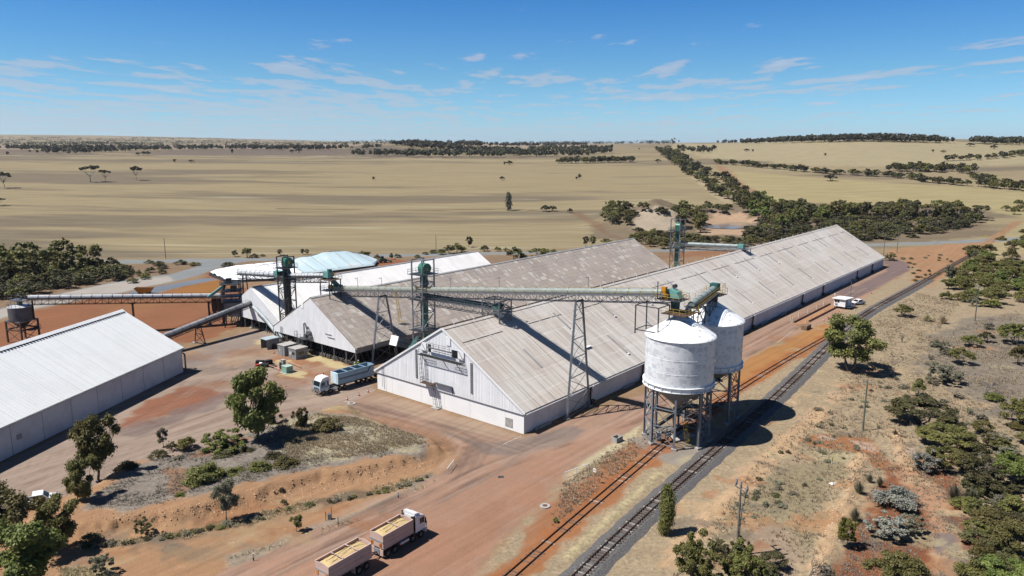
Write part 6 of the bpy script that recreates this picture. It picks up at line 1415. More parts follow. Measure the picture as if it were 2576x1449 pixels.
for i, (x, y) in enumerate(((483,1050),(497,1065),(555,1018),(638,977),(716,940),(778,908),(826,899),(617,1066),(1055,962))):
    px = (1852.8+x*.2822, 511.1+y*.2822)
    lab = ['cream bollard first of the row along the weighbridge, at the near end', 'cream bollard beside the near end of the weighbridge rail', 'cream bollard third from the near end of the weighbridge', 'cream bollard fourth from the near end of the weighbridge', 'cream bollard fifth from the near end of the weighbridge', 'cream bollard near the far end of the weighbridge rail', 'cream bollard at the far end of the weighbridge rail', 'short cream bollard behind the brown block', 'white bollard right of the weighbridge hut'][i]
    t = thing('bollard', lab, 'bollard', G(*px), 0, 'bollards along the weighbridge')
    MB().tube((0, 0, 0), (0, 0, 1.5 if i < 7 else 0.8), 0.14, n=8).obj('post', M_bol, t)
    MB().box((0, 0, 0.03), (0.5, 0.5, 0.08)).obj('base_plate', M_conc, t)
u, v = UV(G(2017, 830))
t = thing('block_stack', 'brown timber blocks stacked beside the weighbridge approach', 'blocks', S(u, v, 0), TH)
mb_ = mat('brown_block', (0.30, 0.19, 0.11), 0.85, var=0.2, vscale=1.5, rnd=0.12)
for k in range(2):
    for j in range(4): MB().bx((j*0.95, -1.3, k*0.62), (j*0.95+0.9, 0.3, k*0.62+0.58)).obj('block', mb_, t)
def cone_(px, label, lying=False):
    t = thing('traffic_cone', label, 'traffic cone', G(*px), rng.uniform(0, 3), 'orange traffic cones')
    q = MB(); q.lathe([(0.17, 0.05), (0.04, 0.72), (0, 0.73)], n=12); c1 = q.obj('cone', M_red if not lying else M_amber, t)
    MB().lathe([(0.135, 0.30), (0.095, 0.48)], n=12).obj('reflective_band', M_white, t)
    MB().box((0, 0, 0.03), (0.42, 0.42, 0.06)).obj('base', M_red, t)
    if lying: t.rotation_euler = (R(80), 0, rng.uniform(0, 6)); t.location.z += 0.2
cone_((874, 1006.5), 'red cone furthest from the shed corner along the white line'); cone_((903, 995.4), 'red cone in the middle of the three along the white line'); cone_((926, 987), 'red cone nearest the white shed corner'); cone_((689, 889), 'red cone beside the grey site huts')
c4 = lambda x, y: (1852.8+x*.2822, 511.1+y*.2822)
cone_(c4(778, 1052), 'orange cone standing right of the brown blocks'); cone_(c4(815, 1027), 'orange cone lying right of the standing orange cone', True); cone_(c4(912, 970), 'orange cone lying in front of the weighbridge hut', True); cone_(c4(875, 998), 'small orange cone above the round gum tree'); cone_(c4(1200, 808), 'orange cone lying beside the dark asphalt', True)
# electrical kit, tyre heap, barriers
t = thing('transformer_box', 'pale green transformer box on bare ground by the site huts', 'transformer', G(723, 936), TH)
MB().box((0, 0, 0.75), (1.7, 1.9, 1.4)).obj('case', mat('mint_paint', (0.30, 0.52, 0.42), 0.5), t); MB().box((0, 0, 1.5), (1.85, 2.05, 0.1)).obj('lid', mat('pale_mint', (0.50, 0.68, 0.60), 0.5), t); MB().box((0, 0, 0.03), (2.6, 2.8, 0.08)).obj('plinth', M_conc, t)
t = thing('switch_cabinet', 'tall grey switch cabinet behind the green transformer box', 'cabinet', G(713.6, 929), TH)
MB().box((0, 0, 1.15), (0.7, 1.0, 2.2)).obj('case', M_grey, t); MB().box((0, 0, 2.3), (0.85, 1.15, 0.1)).obj('lid', M_conc, t); MB().box((-0.42, 0.5, 0.9), (0.3, 0.6, 1.5)).obj('meter_box', M_dsteel, t)
t = thing('rubber_heap', 'heap of black rubber mats with red and white scraps near the site huts', 'heap', G(664, 919))
for k, (x, y, z, sx, sy, sz_, m_) in enumerate(((-1.2, 0.6, 0.5, 1.6, 1.2, 1.0, M_black), (0.8, 0.9, 0.5, 1.7, 1.2, 1.0, M_black), (0.6, -0.8, 0.35, 2.0, 1.3, 0.7, M_black), (2.3, -1.0, 0.12, 1.8, 1.3, 0.24, M_dsteel), (-0.6, -0.5, 0.6, 0.7, 0.5, 0.3, M_white), (-1.2, -1.0, 0.25, 0.9, 0.5, 0.4, M_red))):
    b = MB().box((x, y, z), (sx, sy, sz_), k*0.8); b.v = [(p[0]+rng.uniform(-.15, .15), p[1]+rng.uniform(-.15, .15), p[2]+rng.uniform(-.1, .15)*(p[2] > 0.2)) for p in b.v]; b.obj('rubber_mat' if m_ in (M_black, M_dsteel) else 'scrap', m_, t)
M_tape = mat('faded_orange_bar', (0.80, 0.42, 0.25), 0.6)
for (p, q_), lab in ((((720, 913), (757, 927)), 'faded orange barrier bar right of the switch cabinet'), (((677, 924), (704, 934)), 'faded orange barrier bar left of the green transformer box')):
    a, b = G(*p), G(*q_); t = thing('barrier_bar', lab, 'barrier', a); b = b-a
    MB().bar((0, 0, 0.55), (b.x, b.y, 0.55), 0.12).obj('rail', M_tape, t)
    for f in (0.02, 0.98): MB().bar((b.x*f, b.y*f, 0), (b.x*f, b.y*f, 0.6), 0.08).obj('leg', M_tape, t)
# painted line with the cones
M_line = mat('worn_white_line', (0.62, 0.58, 0.54), 0.8, var=0.2, vscale=2.5)
for nm, p, q_, w_ in (('painted_line', (870, 1008), (944, 981), 0.14), ('painted_line', (1265, 1118), (1312, 1096), 0.12), ('painted_line', (1955, 862), (2000, 828), 0.12)):
    a, b = G(*p), G(*q_); MB().bar((a.x, a.y, 0.006), (b.x, b.y, 0.006), w_, 0.004).obj(nm, M_line, None, kind='structure')
# ------------------------------------------------------------------ people
def person(px, rz, shirt, trousers, label, arm=0.3):
    t = thing('person', label, 'person', G(*px), rz)
    def skin(name, V, E_, Rd, m_, root=0, parent=t):
        me = bpy.data.meshes.new(name); me.from_pydata(V, E_, []); me.materials.append(m_); o = link(name, me, parent)
        md = o.modifiers.new('skin', 'SKIN'); sv = me.skin_vertices[0].data
        for i, r_ in enumerate(Rd): sv[i].radius = (r_, r_)
        sv[root].use_root = True; s_ = o.modifiers.new('sub', 'SUBSURF'); s_.levels = 1; s_.render_levels = 1; return o
    V = [(0, 0, 0.95), (0.01, 0, 1.2), (0, 0, 1.42), (0.01, 0, 1.53), (0.03, 0, 1.66), (0.02, 0, 1.75), (0, 0.1, 0.9), (0.03, 0.12, 0.5), (0, 0.13, 0.08), (0.14, 0.14, 0.04), (0, -0.1, 0.9), (0.02, -0.12, 0.5), (-0.03, -0.13, 0.08), (0.11, -0.14, 0.04), (0, 0.2, 1.4), (0.05, 0.27, 1.12), (0.22, 0.25, 0.95+arm*0.2), (0, -0.2, 1.4), (0.05, -0.27, 1.12), (0.2, -0.25, 0.9)]
    E_ = [(0, 1), (1, 2), (2, 3), (3, 4), (4, 5), (0, 6), (6, 7), (7, 8), (8, 9), (0, 10), (10, 11), (11, 12), (12, 13), (2, 14), (14, 15), (15, 16), (2, 17), (17, 18), (18, 19)]
    Rd = [0.15, 0.14, 0.15, 0.06, 0.10, 0.085, 0.10, 0.07, 0.05, 0.045, 0.10, 0.07, 0.05, 0.045, 0.07, 0.05, 0.04, 0.07, 0.05, 0.04]
    skin('body', V, E_, Rd, trousers)
    V = [(0, 0, 0.98), (0.01, 0, 1.2), (0, 0, 1.43), (0, 0.2, 1.4), (0.05, 0.27, 1.12), (0, -0.2, 1.4), (0.05, -0.27, 1.12)]
    skin('shirt', V, [(0, 1), (1, 2), (2, 3), (3, 4), (2, 5), (5, 6)], [0.17, 0.16, 0.165, 0.085, 0.06, 0.085, 0.06], shirt)
    MB().lathe([(0.14, 1.70), (0.13, 1.78), (0.07, 1.84), (0, 1.85)], (0.03, 0, 0), 12).obj('helmet', M_white, t, smooth=True)
    MB().lathe([(0.0, 1.56), (0.07, 1.58), (0.095, 1.66), (0.09, 1.72)], (0.035, 0, 0), 10).obj('face', mat('skin_tone', (0.45, 0.26, 0.18), 0.6), t, smooth=True)
M_viz = mat('hi_vis_fabric', (0.62, 0.85, 0.05), 0.8, var=0.03); M_trou = mat('navy_trousers', (0.03, 0.035, 0.06), 0.9)
person((893.5, 930), -2.0, M_viz, M_trou, 'person in a bright yellow shirt behind the blue trailer, left of two')
person((902, 925), -1.2, M_viz, M_trou, 'person in a bright yellow shirt behind the blue trailer, right of two')
# ------------------------------------------------------------------ poles
M_pole = mat('grey_timber_pole', (0.24, 0.215, 0.19), 0.9, var=0.15, vscale=1.5); M_gpole = mat('green_treated_pole', (0.15, 0.19, 0.14), 0.85, var=0.15, vscale=1.0)
M_ins = mat('grey_insulator', (0.30, 0.31, 0.34), 0.4)
def pole(px, h, label, m=M_pole, kind='plain', rz=0.0, r=0.16):
    p = T(*px); t = thing('power_pole', label, 'power pole', p, rz, 'timber power poles')
    MB().tube((0, 0, -0.3), (0, 0, h), r, r*0.7, 10).obj('shaft', m, t)
    if kind != 'plain':
        MB().box((0, 0, h-0.6), (0.14, 2.3, 0.14)).obj('crossarm', m, t)
        for y in (-1.05, 0, 1.05):
            q = MB(); q.lathe([(0.05, h-0.5), (0.13, h-0.42), (0.07, h-0.32), (0.13, h-0.22), (0.06, h-0.1), (0, h-0.08)], (0, y, 0.1 if y == 0 else 0), 8); q.obj('insulator', M_ins, t)
    if kind == 'heavy':
        for y in (-1.05, 0.15, 1.05): MB().lathe([(0.10, h-0.5), (0.14, h-0.1), (0.10, h+0.3), (0, h+0.32)], (0.15, y, 0), 8).obj('insulator', M_ins, t)
        MB().box((0.1, -0.5, h-3.3), (0.12, 1.0, 0.12)).obj('lower_bracket', M_steel, t); q = MB(); q.path([(0.1, -0.9, h-0.7), (0.15, -0.7, h-2), (0.15, -0.3, h-3.2), (0.2, -0.1, h-5), (0.2, -0.05, 0)], 0.04, 5); q.obj('cable', M_black, t)
    return t
pole((1853, 1398), 9.6, 'grey timber power pole with triple insulators in the right foreground', M_pole, 'heavy', 0.35, 0.17)
pole((2170.5, 1083), 9.6, 'green tinted power pole with crossarm standing in the grass right of the rails', M_gpole, 'arm', 0.2)
pole((2452.5, 807), 10.5, 'green tinted power pole standing on the grey clearing at right', M_gpole, 'arm', 0.2)
pole((417, 650), 9.3, 'lone dark power pole beside the highway at left', M_pole); pole((1097, 630), 7.5, 'thin dark power pole beyond the highway above the white shed', M_pole)
pole((2222.5, 643), 10, 'power pole at the far corner of the longest shed', M_pole, 'arm'); pole((2256, 636), 10.5, 'second power pole right of the far shed corner', M_pole)
pole((1942, 608), 9.0, 'pale power pole in front of the bush above the long roof', M_pole)
# ------------------------------------------------------------------ signs, posts and small things
def post(px, h, label, m, w=0.1, cat='post', name='guide_post', band=None, group=None):
    t = thing(name, label, cat, T(*px), 0.3, group); MB().box((0, 0, h/2), (w, w*0.5, h)).obj('post', m, t)
    if band: MB().box((0, 0, h*0.25), (w*1.1, w*0.6, h*0.35)).obj('dark_foot', band, t)
post((1002, 1253), 1.0, 'white guide post with dark foot beside the front road', M_white, 0.14, band=M_black, group='guide posts'); post((638, 1411), 1.0, 'white guide post at the lower left road edge', M_white, 0.14, band=M_black, group='guide posts')
post((820, 1310), 1.3, 'dark post with grey box beside the road edge', M_dsteel, 0.09); post((834, 1299), 1.4, 'thin dark post behind the grey box', M_dsteel, 0.07); post((851, 1319), 1.0, 'short brown post at the road edge', M_timber, 0.1)
t = thing('meter_box', 'small grey box on the verge between two dark posts', 'box', T(824, 1307)); MB().box((0.3, 0.1, 0.4), (0.5, 0.4, 0.8)).obj('case', M_steel, t)
t = thing('siding_sign', 'small white sign on a thin post beside the siding', 'sign', T(1496, 1217), -0.9); MB().bar((0, 0, 0), (0, 0, 2.4), 0.06).obj('post', M_steel, t); pl_ = MB().box((0, -0.05, 2.2), (0.55, 0.03, 0.6)).obj('plate', M_white, t); q = MB(); q.box((-0.08, -0.07, 2.22), (0.08, 0.01, 0.26)); q.box((0.10, -0.07, 2.22), (0.14, 0.01, 0.2)); q.obj('symbol', M_dsteel, t)
t = thing('warning_sign', 'yellow warning sign beside the track near the road crossing', 'sign', T(2478, 604), -0.5); MB().bar((0, 0, 0), (0, 0, 2.6), 0.08).obj('post', M_steel, t); MB().box((0, -0.05, 2.2), (1.2, 0.04, 1.2)).obj('plate', M_yellow, t)
for px, lab in (((2067, 1150), 'yellow marker peg left of two in the scrub'), ((2093, 1167), 'yellow marker peg right of two in the scrub')): post(px, 1.1, lab, M_yellow, 0.14, 'marker', 'marker_peg', M_white)
def flat(px, sx, sy, label, m, name, cat, h=0.12, rz=0.2, rnd_=False):
    t = thing(name, label, cat, T(*px), rz)
    if rnd_: MB().lathe([(sx, 0), (sx, h), (sx*0.55, h), (sx*0.5, h+0.01), (0, h+0.01)], n=20).obj('ring', m, t); MB().lathe([(sx*0.5, h+0.02), (0, h+0.03)], n=16).obj('cover', mat('rust_cover', (0.16, 0.075, 0.05), 0.8), t)
    else: MB().box((0, 0, h/2), (sx, sy, h)).obj('slab', m, t)
flat((1371, 1274), 0.75, 0, 'round concrete pit with rusty cover beside the siding', M_conc, 'manhole', 'manhole', 0.15, 0, True); flat((884, 1015), 0.85, 0, 'round concrete pit beside the red cones', M_conc, 'manhole', 'manhole', 0.1, 0, True)
flat((1260, 1200), 0.9, 0.7, 'dark drain grate set in the front road', M_dsteel, 'drain_grate', 'drain', 0.03)
flat((2069, 1049), 3.0, 0.16, 'white post lying in the dry grass', M_white, 'fallen_post', 'post', 0.15, 0.5); flat((2100, 1217), 1.6, 0.7, 'pale scrap sheet lying on the earth bund', M_white, 'scrap_sheet', 'scrap', 0.1, 0.3)
t = thing('concrete_tub', 'white concrete tub in the straw beside the road near the silos', 'tub', T(1552, 1110), 0.8); MB().bx((-0.9, -0.6, 0), (0.9, -0.48, 0.9)).obj('side', M_conc, t); MB().bx((-0.9, 0.48, 0), (0.9, 0.6, 0.9)).obj('side', M_conc, t); MB().bx((-0.9, -0.48, 0), (-0.78, 0.48, 0.9)).obj('end', M_conc, t); MB().bx((0.78, -0.48, 0), (0.9, 0.48, 0.9)).obj('end', M_conc, t)
for (a, b), lab in ((((1420, 1202), (1480, 1180)), 'white pipe barrier rail around the straw pit'), (((865, 1022), (885, 1022)), 'white pipe barrier by the concrete pit'), (((1125, 1192), (1142, 1170)), 'bent white pipe rail at the island tip')):
    p, q_ = T(*a), T(*b); t = thing('pipe_barrier', lab, 'barrier', p); d_ = q_-p; q = MB(); q.bar((0, 0, 0.9), (d_.x, d_.y, 0.9+d_.z), 0.07); q.obj('rail', M_white, t)
    for f in (0, 0.5, 1): MB().bar((d_.x*f, d_.y*f, d_.z*f), (d_.x*f, d_.y*f, d_.z*f+0.9), 0.06).obj('leg', M_white, t)
# long dark shaded drain kerb running from the ribbed shed to the brown shed is a conveyor shadow in the photograph: nothing to build
# pond
q = MB(); n = 40; pz = float(np.interp(math.hypot(POND.x, POND.y), RP, ZP)) - 0.75
vs = [(POND.x, POND.y, pz)]+[(POND.x+31*math.cos(2*math.pi*i/n)*(1+0.08*math.sin(3*i)), POND.y+25*math.sin(2*math.pi*i/n)*(1+0.06*math.cos(5*i)), pz) for i in range(n)]
wm = bpy.data.materials.new('muddy_water'); wm.use_nodes = True; b_ = wm.node_tree.nodes['Principled BSDF']; b_.inputs['Base Color'].default_value = (0.13, 0.11, 0.085, 1); b_.inputs['Roughness'].default_value = 0.12
nw = N(wm.node_tree, 'ShaderNodeTexNoise', inp={'Scale': 0.6, 'Detail': 3.0}); bw = N(wm.node_tree, 'ShaderNodeBump', inp={'Strength': 0.08}); wm.node_tree.links.new(nw.outputs['Fac'], bw.inputs['Height']); wm.node_tree.links.new(bw.outputs[0], b_.inputs['Normal'])
MB().add(vs, [(0, i+1, (i+1) % n+1) for i in range(n)]).obj('pond_water', wm, None, kind='structure')
# ------------------------------------------------------------------ vegetation
def leaf_mat(name, c1, c2, dead=(0.09, 0.07, 0.035), tr=0.16):
    m = bpy.data.materials.new(name); m.use_nodes = True; t = m.node_tree; t.nodes.clear()
    o = N(t, 'ShaderNodeOutputMaterial'); at = N(t, 'ShaderNodeAttribute', attribute_name='tint'); oi = N(t, 'ShaderNodeObjectInfo')
    c = mixc(t, at.outputs['Fac'], c1, c2)
    c = mixc(t, mth(t, 'MULTIPLY', smooth(t, at.outputs['Fac'], 0.93, 0.97), 0.6), c, dead)
    v = mth(t, 'ADD', 0.78, mth(t, 'MULTIPLY', oi.outputs['Random'], 0.44)); h = mth(t, 'ADD', 0.465, mth(t, 'MULTIPLY', oi.outputs['Random'], 0.05))
    hv = N(t, 'ShaderNodeHueSaturation'); t.links.new(c, hv.inputs['Color']); t.links.new(v, hv.inputs['Value']); t.links.new(h, hv.inputs['Hue'])
    d = N(t, 'ShaderNodeBsdfPrincipled'); d.inputs['Roughness'].default_value = 0.6; d.inputs['Specular IOR Level'].default_value = 0.25
    t.links.new(hv.outputs[0], d.inputs['Base Color']); tl = N(t, 'ShaderNodeBsdfTranslucent'); t.links.new(hv.outputs[0], tl.inputs['Color'])
    ms = N(t, 'ShaderNodeMixShader'); ms.inputs[0].default_value = tr; t.links.new(d.outputs[0], ms.inputs[1]); t.links.new(tl.outputs[0], ms.inputs[2]); t.links.new(ms.outputs[0], o.inputs[0])
    return m
LM = {'olive': leaf_mat('olive_leaf', (0.067, 0.071, 0.020), (0.142, 0.136, 0.039)), 'dark': leaf_mat('dark_leaf', (0.044, 0.045, 0.018), (0.086, 0.083, 0.031)),
      'green': leaf_mat('green_leaf', (0.058, 0.076, 0.018), (0.127, 0.144, 0.034)), 'bright': leaf_mat('bright_leaf', (0.079, 0.089, 0.017), (0.153, 0.150, 0.032)),
      'grey': leaf_mat('grey_leaf', (0.086, 0.088, 0.057), (0.166, 0.158, 0.106)), 'silver': leaf_mat('silver_leaf', (0.121, 0.125, 0.103), (0.241, 0.245, 0.207)),
      'far': leaf_mat('far_leaf', (0.031, 0.033, 0.017), (0.057, 0.057, 0.028)), 'straw': leaf_mat('straw_blade', (0.26, 0.215, 0.13), (0.44, 0.375, 0.24), (0.18, 0.14, 0.09), 0.3),
      'litter': leaf_mat('grey_litter', (0.075, 0.066, 0.054), (0.155, 0.138, 0.115), (0.06, 0.05, 0.036), 0.1)}
M_bark = mat('gum_bark', (0.20, 0.165, 0.135), 0.9, var=0.15, vscale=3.0, rnd=0.15); M_bark2 = mat('dark_bark', (0.085, 0.07, 0.058), 0.95, var=0.2, vscale=3.0)
M_bark3 = mat('pale_bark', (0.42, 0.37, 0.31), 0.85, var=0.15, vscale=3.0); M_dead = mat('dead_wood', (0.22, 0.195, 0.175), 0.95, var=0.2, vscale=3.0)
def quads_mesh(name, ctr, nrm, size, tint, m, rs, aspect=1.0, bend=None):
    """many leaf sized faces: centre, facing, size"""
    n = len(ctr); a = rs.normal(size=(n, 3)); a -= nrm*(a*nrm).sum(1)[:, None]; a /= np.linalg.norm(a, axis=1)[:, None]+1e-9; b = np.cross(nrm, a)
    s = size[:, None]
    V = np.stack([ctr-a*s*0.5*aspect-b*s*0.18, ctr-b*s*0.5+a*s*0.1, ctr+a*s*0.55*aspect+b*s*0.1, ctr+b*s*0.5-a*s*0.12], 1).reshape(-1, 3)
    F_ = np.arange(n*4).reshape(n, 4)
    me = bpy.data.meshes.new(name); me.vertices.add(n*4); me.vertices.foreach_set('co', V.ravel().astype(np.float32))
    me.loops.add(n*4); me.loops.foreach_set('vertex_index', F_.ravel().astype(np.int32)); me.polygons.add(n); me.polygons.foreach_set('loop_start', np.arange(0, n*4, 4, dtype=np.int32))
    me.update(calc_edges=True); at = me.attributes.new('tint', 'FLOAT', 'POINT'); at.data.foreach_set('value', np.repeat(tint, 4).astype(np.float32)); me.materials.append(m); return me
def clump_leaves(rs, cl, n, leaf, shell=0.35, up=0.5):
    """leaves over the outer part of each clump, thinner inside, none in the gaps"""
    w_ = np.array([c[3]**2 for c in cl]); w_ /= w_.sum(); k = rs.choice(len(cl), n, p=w_); C_ = np.array(cl)
    d = rs.normal(size=(n, 3)); d /= np.linalg.norm(d, axis=1)[:, None]
    low = (d[:, 2] < -0.35) & (rs.random(n) < 0.6); d[low, 2] *= -1
    rr_ = (shell + (1-shell)*rs.random(n)**0.6)*(1+0.20*rs.normal(size=n)); sq = C_[k, 4] if C_.shape[1] > 4 else np.ones(n)
    p = C_[k, :3] + d*(C_[k, 3]*rr_)[:, None]*np.stack([np.ones(n), np.ones(n), sq], 1)
    nn = d + rs.normal(size=(n, 3))*0.75 + np.array([0, 0, up]); nn /= np.linalg.norm(nn, axis=1)[:, None]
    tint = np.clip(0.45*rs.random(n) + 0.6*rs.random(len(cl))[k] - 0.02, 0, 1); return p, nn, leaf*(0.6+0.8*rs.random(n)), tint
def limbs(q, rs, cl, base, fork, r0, n=7, wob=0.03):
    """trunk to a fork and one tapering limb to each clump"""
    b = np.array(base, float); f = np.array(fork, float); mid = (b+f)/2 + rs.normal(size=3)*wob*np.array([1, 1, 0])
    q.tube(b, mid, r0, r0*0.85, n, False); q.tube(mid, f, r0*0.85, r0*0.72, n, False)
    for c in cl:
        e = np.array(c[:3]); m1 = f*0.55+e*0.45 + rs.normal(size=3)*wob*1.4; m1[2] = f[2]*0.62+e[2]*0.38
        q.tube(f, m1, r0*0.48, r0*0.30, 5, False); q.tube(m1, e, r0*0.30, r0*0.08, 5, False)
PROTO = {}
def proto(kind, seed, n, leaf, bark=None):
    key = (kind, seed, n); 
    if key in PROTO: return PROTO[key]
    rs = np.random.RandomState(seed*7+len(kind)); q = MB(); cl = []
    if kind == 'gum':        # rounded crown on a forked trunk
        for i in range(34):
            a = rs.uniform(0, 6.28); h = rs.uniform(0.30, 0.93); R_ = 0.43*math.sin(math.pi*min(1, max(0.12, (h-0.16)/0.90)))**0.7*rs.uniform(0.35, 1.0)
            cl.append((R_*math.cos(a), R_*math.sin(a), h, rs.uniform(0.075, 0.135), 0.85))
        cl.append((0, 0, 0.88, 0.12, 0.8)); limbs(q, rs, cl[::2], (0, 0, 0), (0.01, 0.0, 0.26), 0.024)
    elif kind == 'mallee':   # several stems, spreading clumpy crown
        for i in range(30):
            a = rs.uniform(0, 6.28); R_ = 0.45*rs.random_sample()**0.6; cl.append((R_*math.cos(a), R_*math.sin(a), 0.86-R_*0.75+rs.uniform(-0.20, 0.04), rs.uniform(0.085, 0.14), 0.75))
        for k in range(3):
            a = k*2.1+rs.uniform(0, 1); limbs(q, rs, cl[k*5:k*5+5], (0.03*math.cos(a), 0.03*math.sin(a), 0), (0.13*math.cos(a), 0.13*math.sin(a), 0.30), 0.018)
    elif kind == 'broad':    # several trunks under one big rounded crown reaching low
        for i in range(46):
            a = rs.uniform(0, 6.28); h = rs.uniform(0.24, 0.93); R_ = 0.47*math.sin(math.pi*min(1, max(0.2, (h-0.02)/1.02)))**0.6*rs.uniform(0.3, 1.0)**0.8
            cl.append((R_*math.cos(a), R_*math.sin(a), h, rs.uniform(0.075, 0.125), 0.85))
        for k in range(4):
            a = k*1.6+rs.uniform(0, 1); limbs(q, rs, cl[k*6:k*6+6], (0.03*math.cos(a), 0.03*math.sin(a), 0), (0.12*math.cos(a), 0.12*math.sin(a), 0.28), 0.018)
    elif kind == 'umbrella': # bare forked stems under a flat top
        for i in range(22):
            a = rs.uniform(0, 6.28); R_ = 0.46*math.sqrt(rs.random_sample()); cl.append((R_*math.cos(a), R_*math.sin(a), 0.88-0.28*R_+rs.uniform(-0.07, 0.05), rs.uniform(0.08, 0.13), 0.45))
        limbs(q, rs, cl[::2], (0, 0, 0), (0.02, 0, 0.30), 0.022)
    elif kind == 'shrub':    # dense dome down to the ground
        for i in range(30):
            a = rs.uniform(0, 6.28); R_ = 0.42*math.sqrt(rs.random_sample()); cl.append((R_*math.cos(a), R_*math.sin(a), 0.18+0.62*(1-(R_/0.46)**2)*rs.uniform(0.45, 1), rs.uniform(0.11, 0.19), 0.95))
        limbs(q, rs, cl[:6], (0, 0, 0), (0, 0, 0.12), 0.03)
    elif kind == 'open':     # open twiggy bush with leaves at the ends
        for i in range(40):
            a = rs.uniform(0, 6.28); R_ = 0.46*rs.random_sample()**0.6; cl.append((R_*math.cos(a), R_*math.sin(a), rs.uniform(0.25, 0.95)-R_*0.35, rs.uniform(0.05, 0.10), 0.85))
        limbs(q, rs, cl[::2], (0, 0, 0), (0.02, 0.01, 0.14), 0.016)
    elif kind == 'column':
        for i in range(16):
            h = 0.12+0.80*i/15; R_ = 0.20*math.sin(math.pi*min(0.96, h*0.85+0.12))**0.6; a = rs.uniform(0, 6.28); cl.append((R_*math.cos(a)*rs.random_sample(), R_*math.sin(a)*rs.random_sample(), h, 0.10+R_*0.65, 1.0))
        q.tube((0, 0, 0), (0, 0, 0.8), 0.02, 0.006, 6)
    if kind == 'spiky':      # tussock of upright blades
        a = rs.uniform(0, 6.28, n); sp_ = rs.uniform(0.0, 0.46, n); p0 = np.stack([0.10*sp_*np.cos(a), 0.10*sp_*np.sin(a), np.zeros(n)], 1); p1 = np.stack([sp_*np.cos(a), sp_*np.sin(a), (1-sp_*0.7)*rs.uniform(0.6, 1, n)], 1)
        tq = MB(); 
        sd = np.stack([-np.sin(a), np.cos(a), np.zeros(n)], 1)*leaf*0.35
        V = np.stack([p0-sd*0.5, p0+sd*0.5, p1*0.7+p0*0.3+sd*0.8, p1], 1).reshape(-1, 3); me = bpy.data.meshes.new('spiky'); me.from_pydata([tuple(v) for v in V], [], [(4*i, 4*i+1, 4*i+2, 4*i+3) for i in range(n)])
        at = me.attributes.new('tint', 'FLOAT', 'POINT'); at.data.foreach_set('value', np.repeat(rs.random_sample(n), 4).astype(np.float32)); me.materials.append(LM['grey'])
        PROTO[key] = (me, None); return PROTO[key]
    if kind == 'dead':
        def br(p, d, l, r_, k):
            e = p + d*l; q.tube(p, e, r_, r_*0.6, 5, False)
            if k == 0: return
            for _ in range(3 if k > 1 else 2):
                d2 = d + rs.normal(size=3)*0.55 + np.array([0, 0, 0.1]); d2 /= np.linalg.norm(d2); br(p+d*l*rs.uniform(0.6, 1.0), d2, l*rs.uniform(0.55, 0.85), r_*0.58, k-1)
        for k in range(2): br(np.zeros(3), np.array([rs.normal()*0.25, rs.normal()*0.25, 1.0]), 0.30, 0.022, 4)
        PROTO[key] = (None, q.mesh('branches', M_dead)); return PROTO[key]
    p, nn, sz_, tint = clump_leaves(rs, cl, n, leaf)
    me = quads_mesh('crown', p, nn, sz_*(0.86 if n > 3000 else 1.0), tint, LM['olive'], rs, 1.6 if n > 3000 else 1.2); tm = q.mesh('trunk', bark or M_bark, True)
    PROTO[key] = (me, tm); return PROTO[key]
LEAFED = {}
def recol(me, lk):
    k = (me.name, lk)
    if k not in LEAFED:
        c = me.copy(); c.materials[0] = LM[lk]; LEAFED[k] = c
    return LEAFED[k]
def tree_at(p, hpx, wpx, kind, lk, label, cat='tree', group=None, n=None, seed=None, leaf=None, bark=None, name=None, single=False, hm=None, wm_=None):
    d_ = depth(p); dep = math.atan2(CAMZ-p.z, math.hypot(p.x, p.y)); m_px = FPX/d_
    W_ = wm_ or wpx/m_px; H_ = hm or max(0.3, (hpx - W_*0.35*m_px*math.sin(dep))/(m_px*math.cos(dep)))
    seed = rng.randrange(1, 5) if seed is None else seed
    if kind == 'spiky': n = 300; leaf = 0.05
    n = n or (15000 if hpx > 100 else 8000 if hpx > 60 else 4200 if hpx > 34 else 1600 if hpx > 18 else 600)
    lf = leaf or {15000: 0.027, 8000: 0.033, 4200: 0.042, 1800: 0.056, 1600: 0.060, 1100: 0.068, 700: 0.085, 600: 0.09, 420: 0.11}.get(n, 0.06)
    cr, tk = proto(kind, seed, n, lf, bark)
    nm = name or {'gum': 'gum_tree', 'mallee': 'mallee_tree', 'broad': 'broad_gum', 'umbrella': 'umbrella_gum', 'shrub': 'shrub', 'open': 'open_bush', 'column': 'columnar_tree', 'spiky': 'spiky_bush', 'dead': 'dead_tree'}[kind]
    sc = (W_, W_, H_); rz = rng.uniform(0, 6.28)
    if single or not (cr and tk):
        o = link(nm, recol(cr, lk) if cr else tk, None, p, (0, 0, rz)); o.scale = sc; return tag(o, label, cat, group)
    t = thing(nm, label, cat, p, rz, group); t.scale = sc
    link('foliage' if kind in ('shrub', 'open') else 'crown', recol(cr, lk), t); link('stem' if kind in ('shrub', 'open') else 'trunk', tk, t)
    return t
